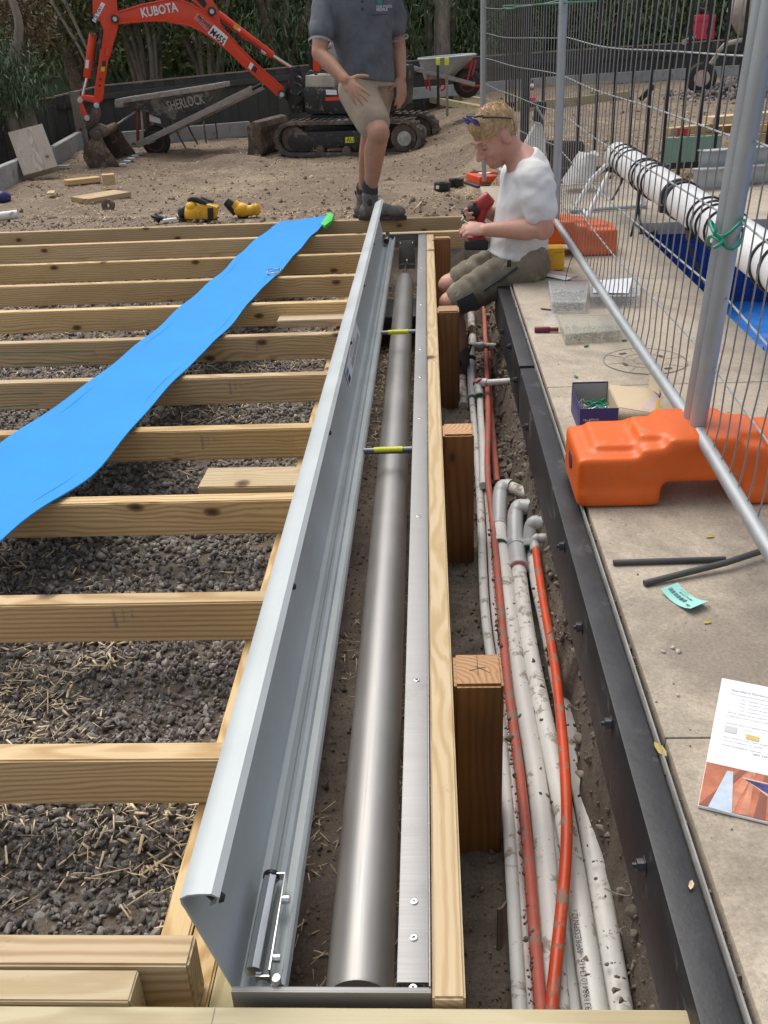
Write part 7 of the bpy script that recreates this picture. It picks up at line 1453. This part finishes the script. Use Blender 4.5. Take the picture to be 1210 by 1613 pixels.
# tree at the left edge, in front of the fence
b = aty(44, 225, 12.4); 
tree('young_tree', 'young tree with drooping narrow leaves and bronze top at the left edge', 'tree', b, [aty(28, 150, 12.3), aty(8, 90, 12.3), aty(30, 40, 12.3), aty(2, -40, 12.3)], .085,
     [(aty(18, 120, 12.2), (.42, .4, .28)), (aty(40, 105, 12.1), (.32, .3, .22)), (aty(5, 150, 12.2), (.3, .3, .25)), (aty(56, 145, 12.2), (.18, .2, .14)), (aty(-30, 120, 12.2), (.5, .4, .6))], 3600, .13, .017, 'leaf_near', 'bark_grey', .95, 'trees behind the yard')
tree('bronze_shrub', 'shrub with bronze and yellow green leaves in the top left corner', 'shrub', aty(20, 180, 12.9), [aty(10, 60, 12.9), aty(40, 30, 12.9), aty(60, 0, 12.9)], .04, [(aty(22, 42, 12.8), (.5, .35, .38)), (aty(58, 30, 12.8), (.28, .3, .3)), (aty(8, -30, 12.8), (.6, .4, .5)), (aty(48, 62, 12.8), (.22, .2, .16))], 3800, .085, .022, 'leaf_bronze', 'bark_brown', .3, 'trees behind the yard')
specs = [('dense dark tree filling the left background above the fence corner', -100, 100, 17.2, 'leaf_dark', .6, 9000), ('olive leaved shrub mass left of the excavator stick', 60, 190, 16.6, 'leaf_olive', .5, 7000), ('thin stemmed tree between the excavator stick and the boom arch', 150, 290, 17.0, 'leaf_dark', .5, 5200),
 ('tree with many bare stems under the excavator boom', 250, 390, 17.2, 'leaf_olive', .5, 4200), ('willow leaved tree right of the boom, left of the standing man', 370, 520, 17.4, 'leaf_willow', 1.0, 8500), ('dark tree directly behind the standing man', 480, 640, 17.8, 'leaf_dark', .8, 7000), ('willow leaved tree behind the grey wheelbarrow', 620, 770, 18.2, 'leaf_willow', 1.0, 8000),
 ('dark leafy tree behind the farthest mesh panel', 740, 900, 18.4, 'leaf_dark', .8, 7500), ('broad dark tree behind the middle of the mesh fence', 870, 1040, 18.8, 'leaf_willow', .9, 8000), ('dark tree behind the cement mixer', 1010, 1150, 19.0, 'leaf_dark', .8, 7500), ('dark tree in the top right corner', 1130, 1330, 19.4, 'leaf_dark', .8, 8000)]
for i, (lab, x0, x1, Y, lm, dr, n) in enumerate(specs):
    xa, xb = X_(x0, Y), X_(x1, Y); bl = []; stems = i in (2, 3)
    for k in range(9):
        x = random.uniform(xa, xb); z = random.uniform(.45 if not stems else .9, 2.3); bl.append((V3((x, Y + random.uniform(-.7, .7), z)), (random.uniform(.45, .85), .6, random.uniform(.35, .7))))
    if not stems or i == 3: bl += [(V3(((xa + xb) / 2 + q * (xb - xa) * .3, Y - .3, random.uniform(.5, 1.2))), (.55, .5, .45)) for q in (-1, 0, 1)]
    bl += [(V3((random.uniform(xa, xb), Y + random.uniform(-.6, .6), random.uniform(2.4, 4.2))), (1.0, .8, .8)) for _ in range(3)]
    base = ((xa + xb) / 2, Y + .2, -.45); nt_ = 9 if stems else 4; tips = [V3((random.uniform(xa - .2, xb + .2), Y + random.uniform(-.5, .3), random.uniform(2.2, 3.6))) for _ in range(nt_)]
    tree('background_tree', lab, 'tree', base, tips, .05 if stems else .085, bl, n, .14 if lm == 'leaf_willow' else .105, .024 if lm == 'leaf_willow' else .040, lm, 'bark_grey' if stems or i % 3 == 0 else 'bark_brown', dr, 'trees behind the yard')
a = aty(697, 95, 17.5); o = build('tree_trunk', MB().tube([a + V3((0, 0, -.7)), a, aty(696, 40, 17.5), aty(699, -30, 17.5), aty(696, -120, 17.5)], [.15, .14, .125, .12, .11], 14), 'bark_grey'); tag(o, 'straight pale tree trunk right above the grey wheelbarrow', 'tree')
for (xa_, ya, xb_, yb, lab) in ((80, 0, 125, 75, 'thin pale bare branch leaning left of the excavator stick'), (100, 0, 132, 66, 'second thin pale branch beside the leaning one')):
    o = build('bare_branch', MB().tube([aty(xa_ - 10, -18, 15.9), aty(xa_ + 5, 8, 15.9), aty(xb_, yb, 15.9), aty(xb_ + 12, yb + 26, 15.9)], [.028, .027, .022, .018], 8), 'bark_grey'); tag(o, lab, 'branch')
# far wood closing the view
bl = []
for k in range(70):
    x = random.uniform(-16, 16); bl.append((V3((x, 21.5 + random.uniform(-.8, .8) + abs(x) * .05, random.uniform(0, 5.5))), (1.5, .8, 1.1)))
o = leaves('far_wood', 'leaf_dark', bl, 60000, .26, .12, None, .5); tag(o, 'dark mass of trees closing the view behind the yard', 'trees')
def hbank(x, y): return -.6 + 6.2 * sm((y - 22.4) / .8) + .5 * fbm(x, y, .5, 3, 70) * sm((y - 22.4) / .8)
g = gridmesh('backdrop_bank', axis((-60, 60, 1.)), axis((21.8, 23.4, .1), (23.4, 40, 4.)), hbank, 'leaf_dark', 'added dark backdrop bank closing the sky gaps behind the trees')  # steep leaf-dark sheet added so gaps in the foliage stay dark, without sky
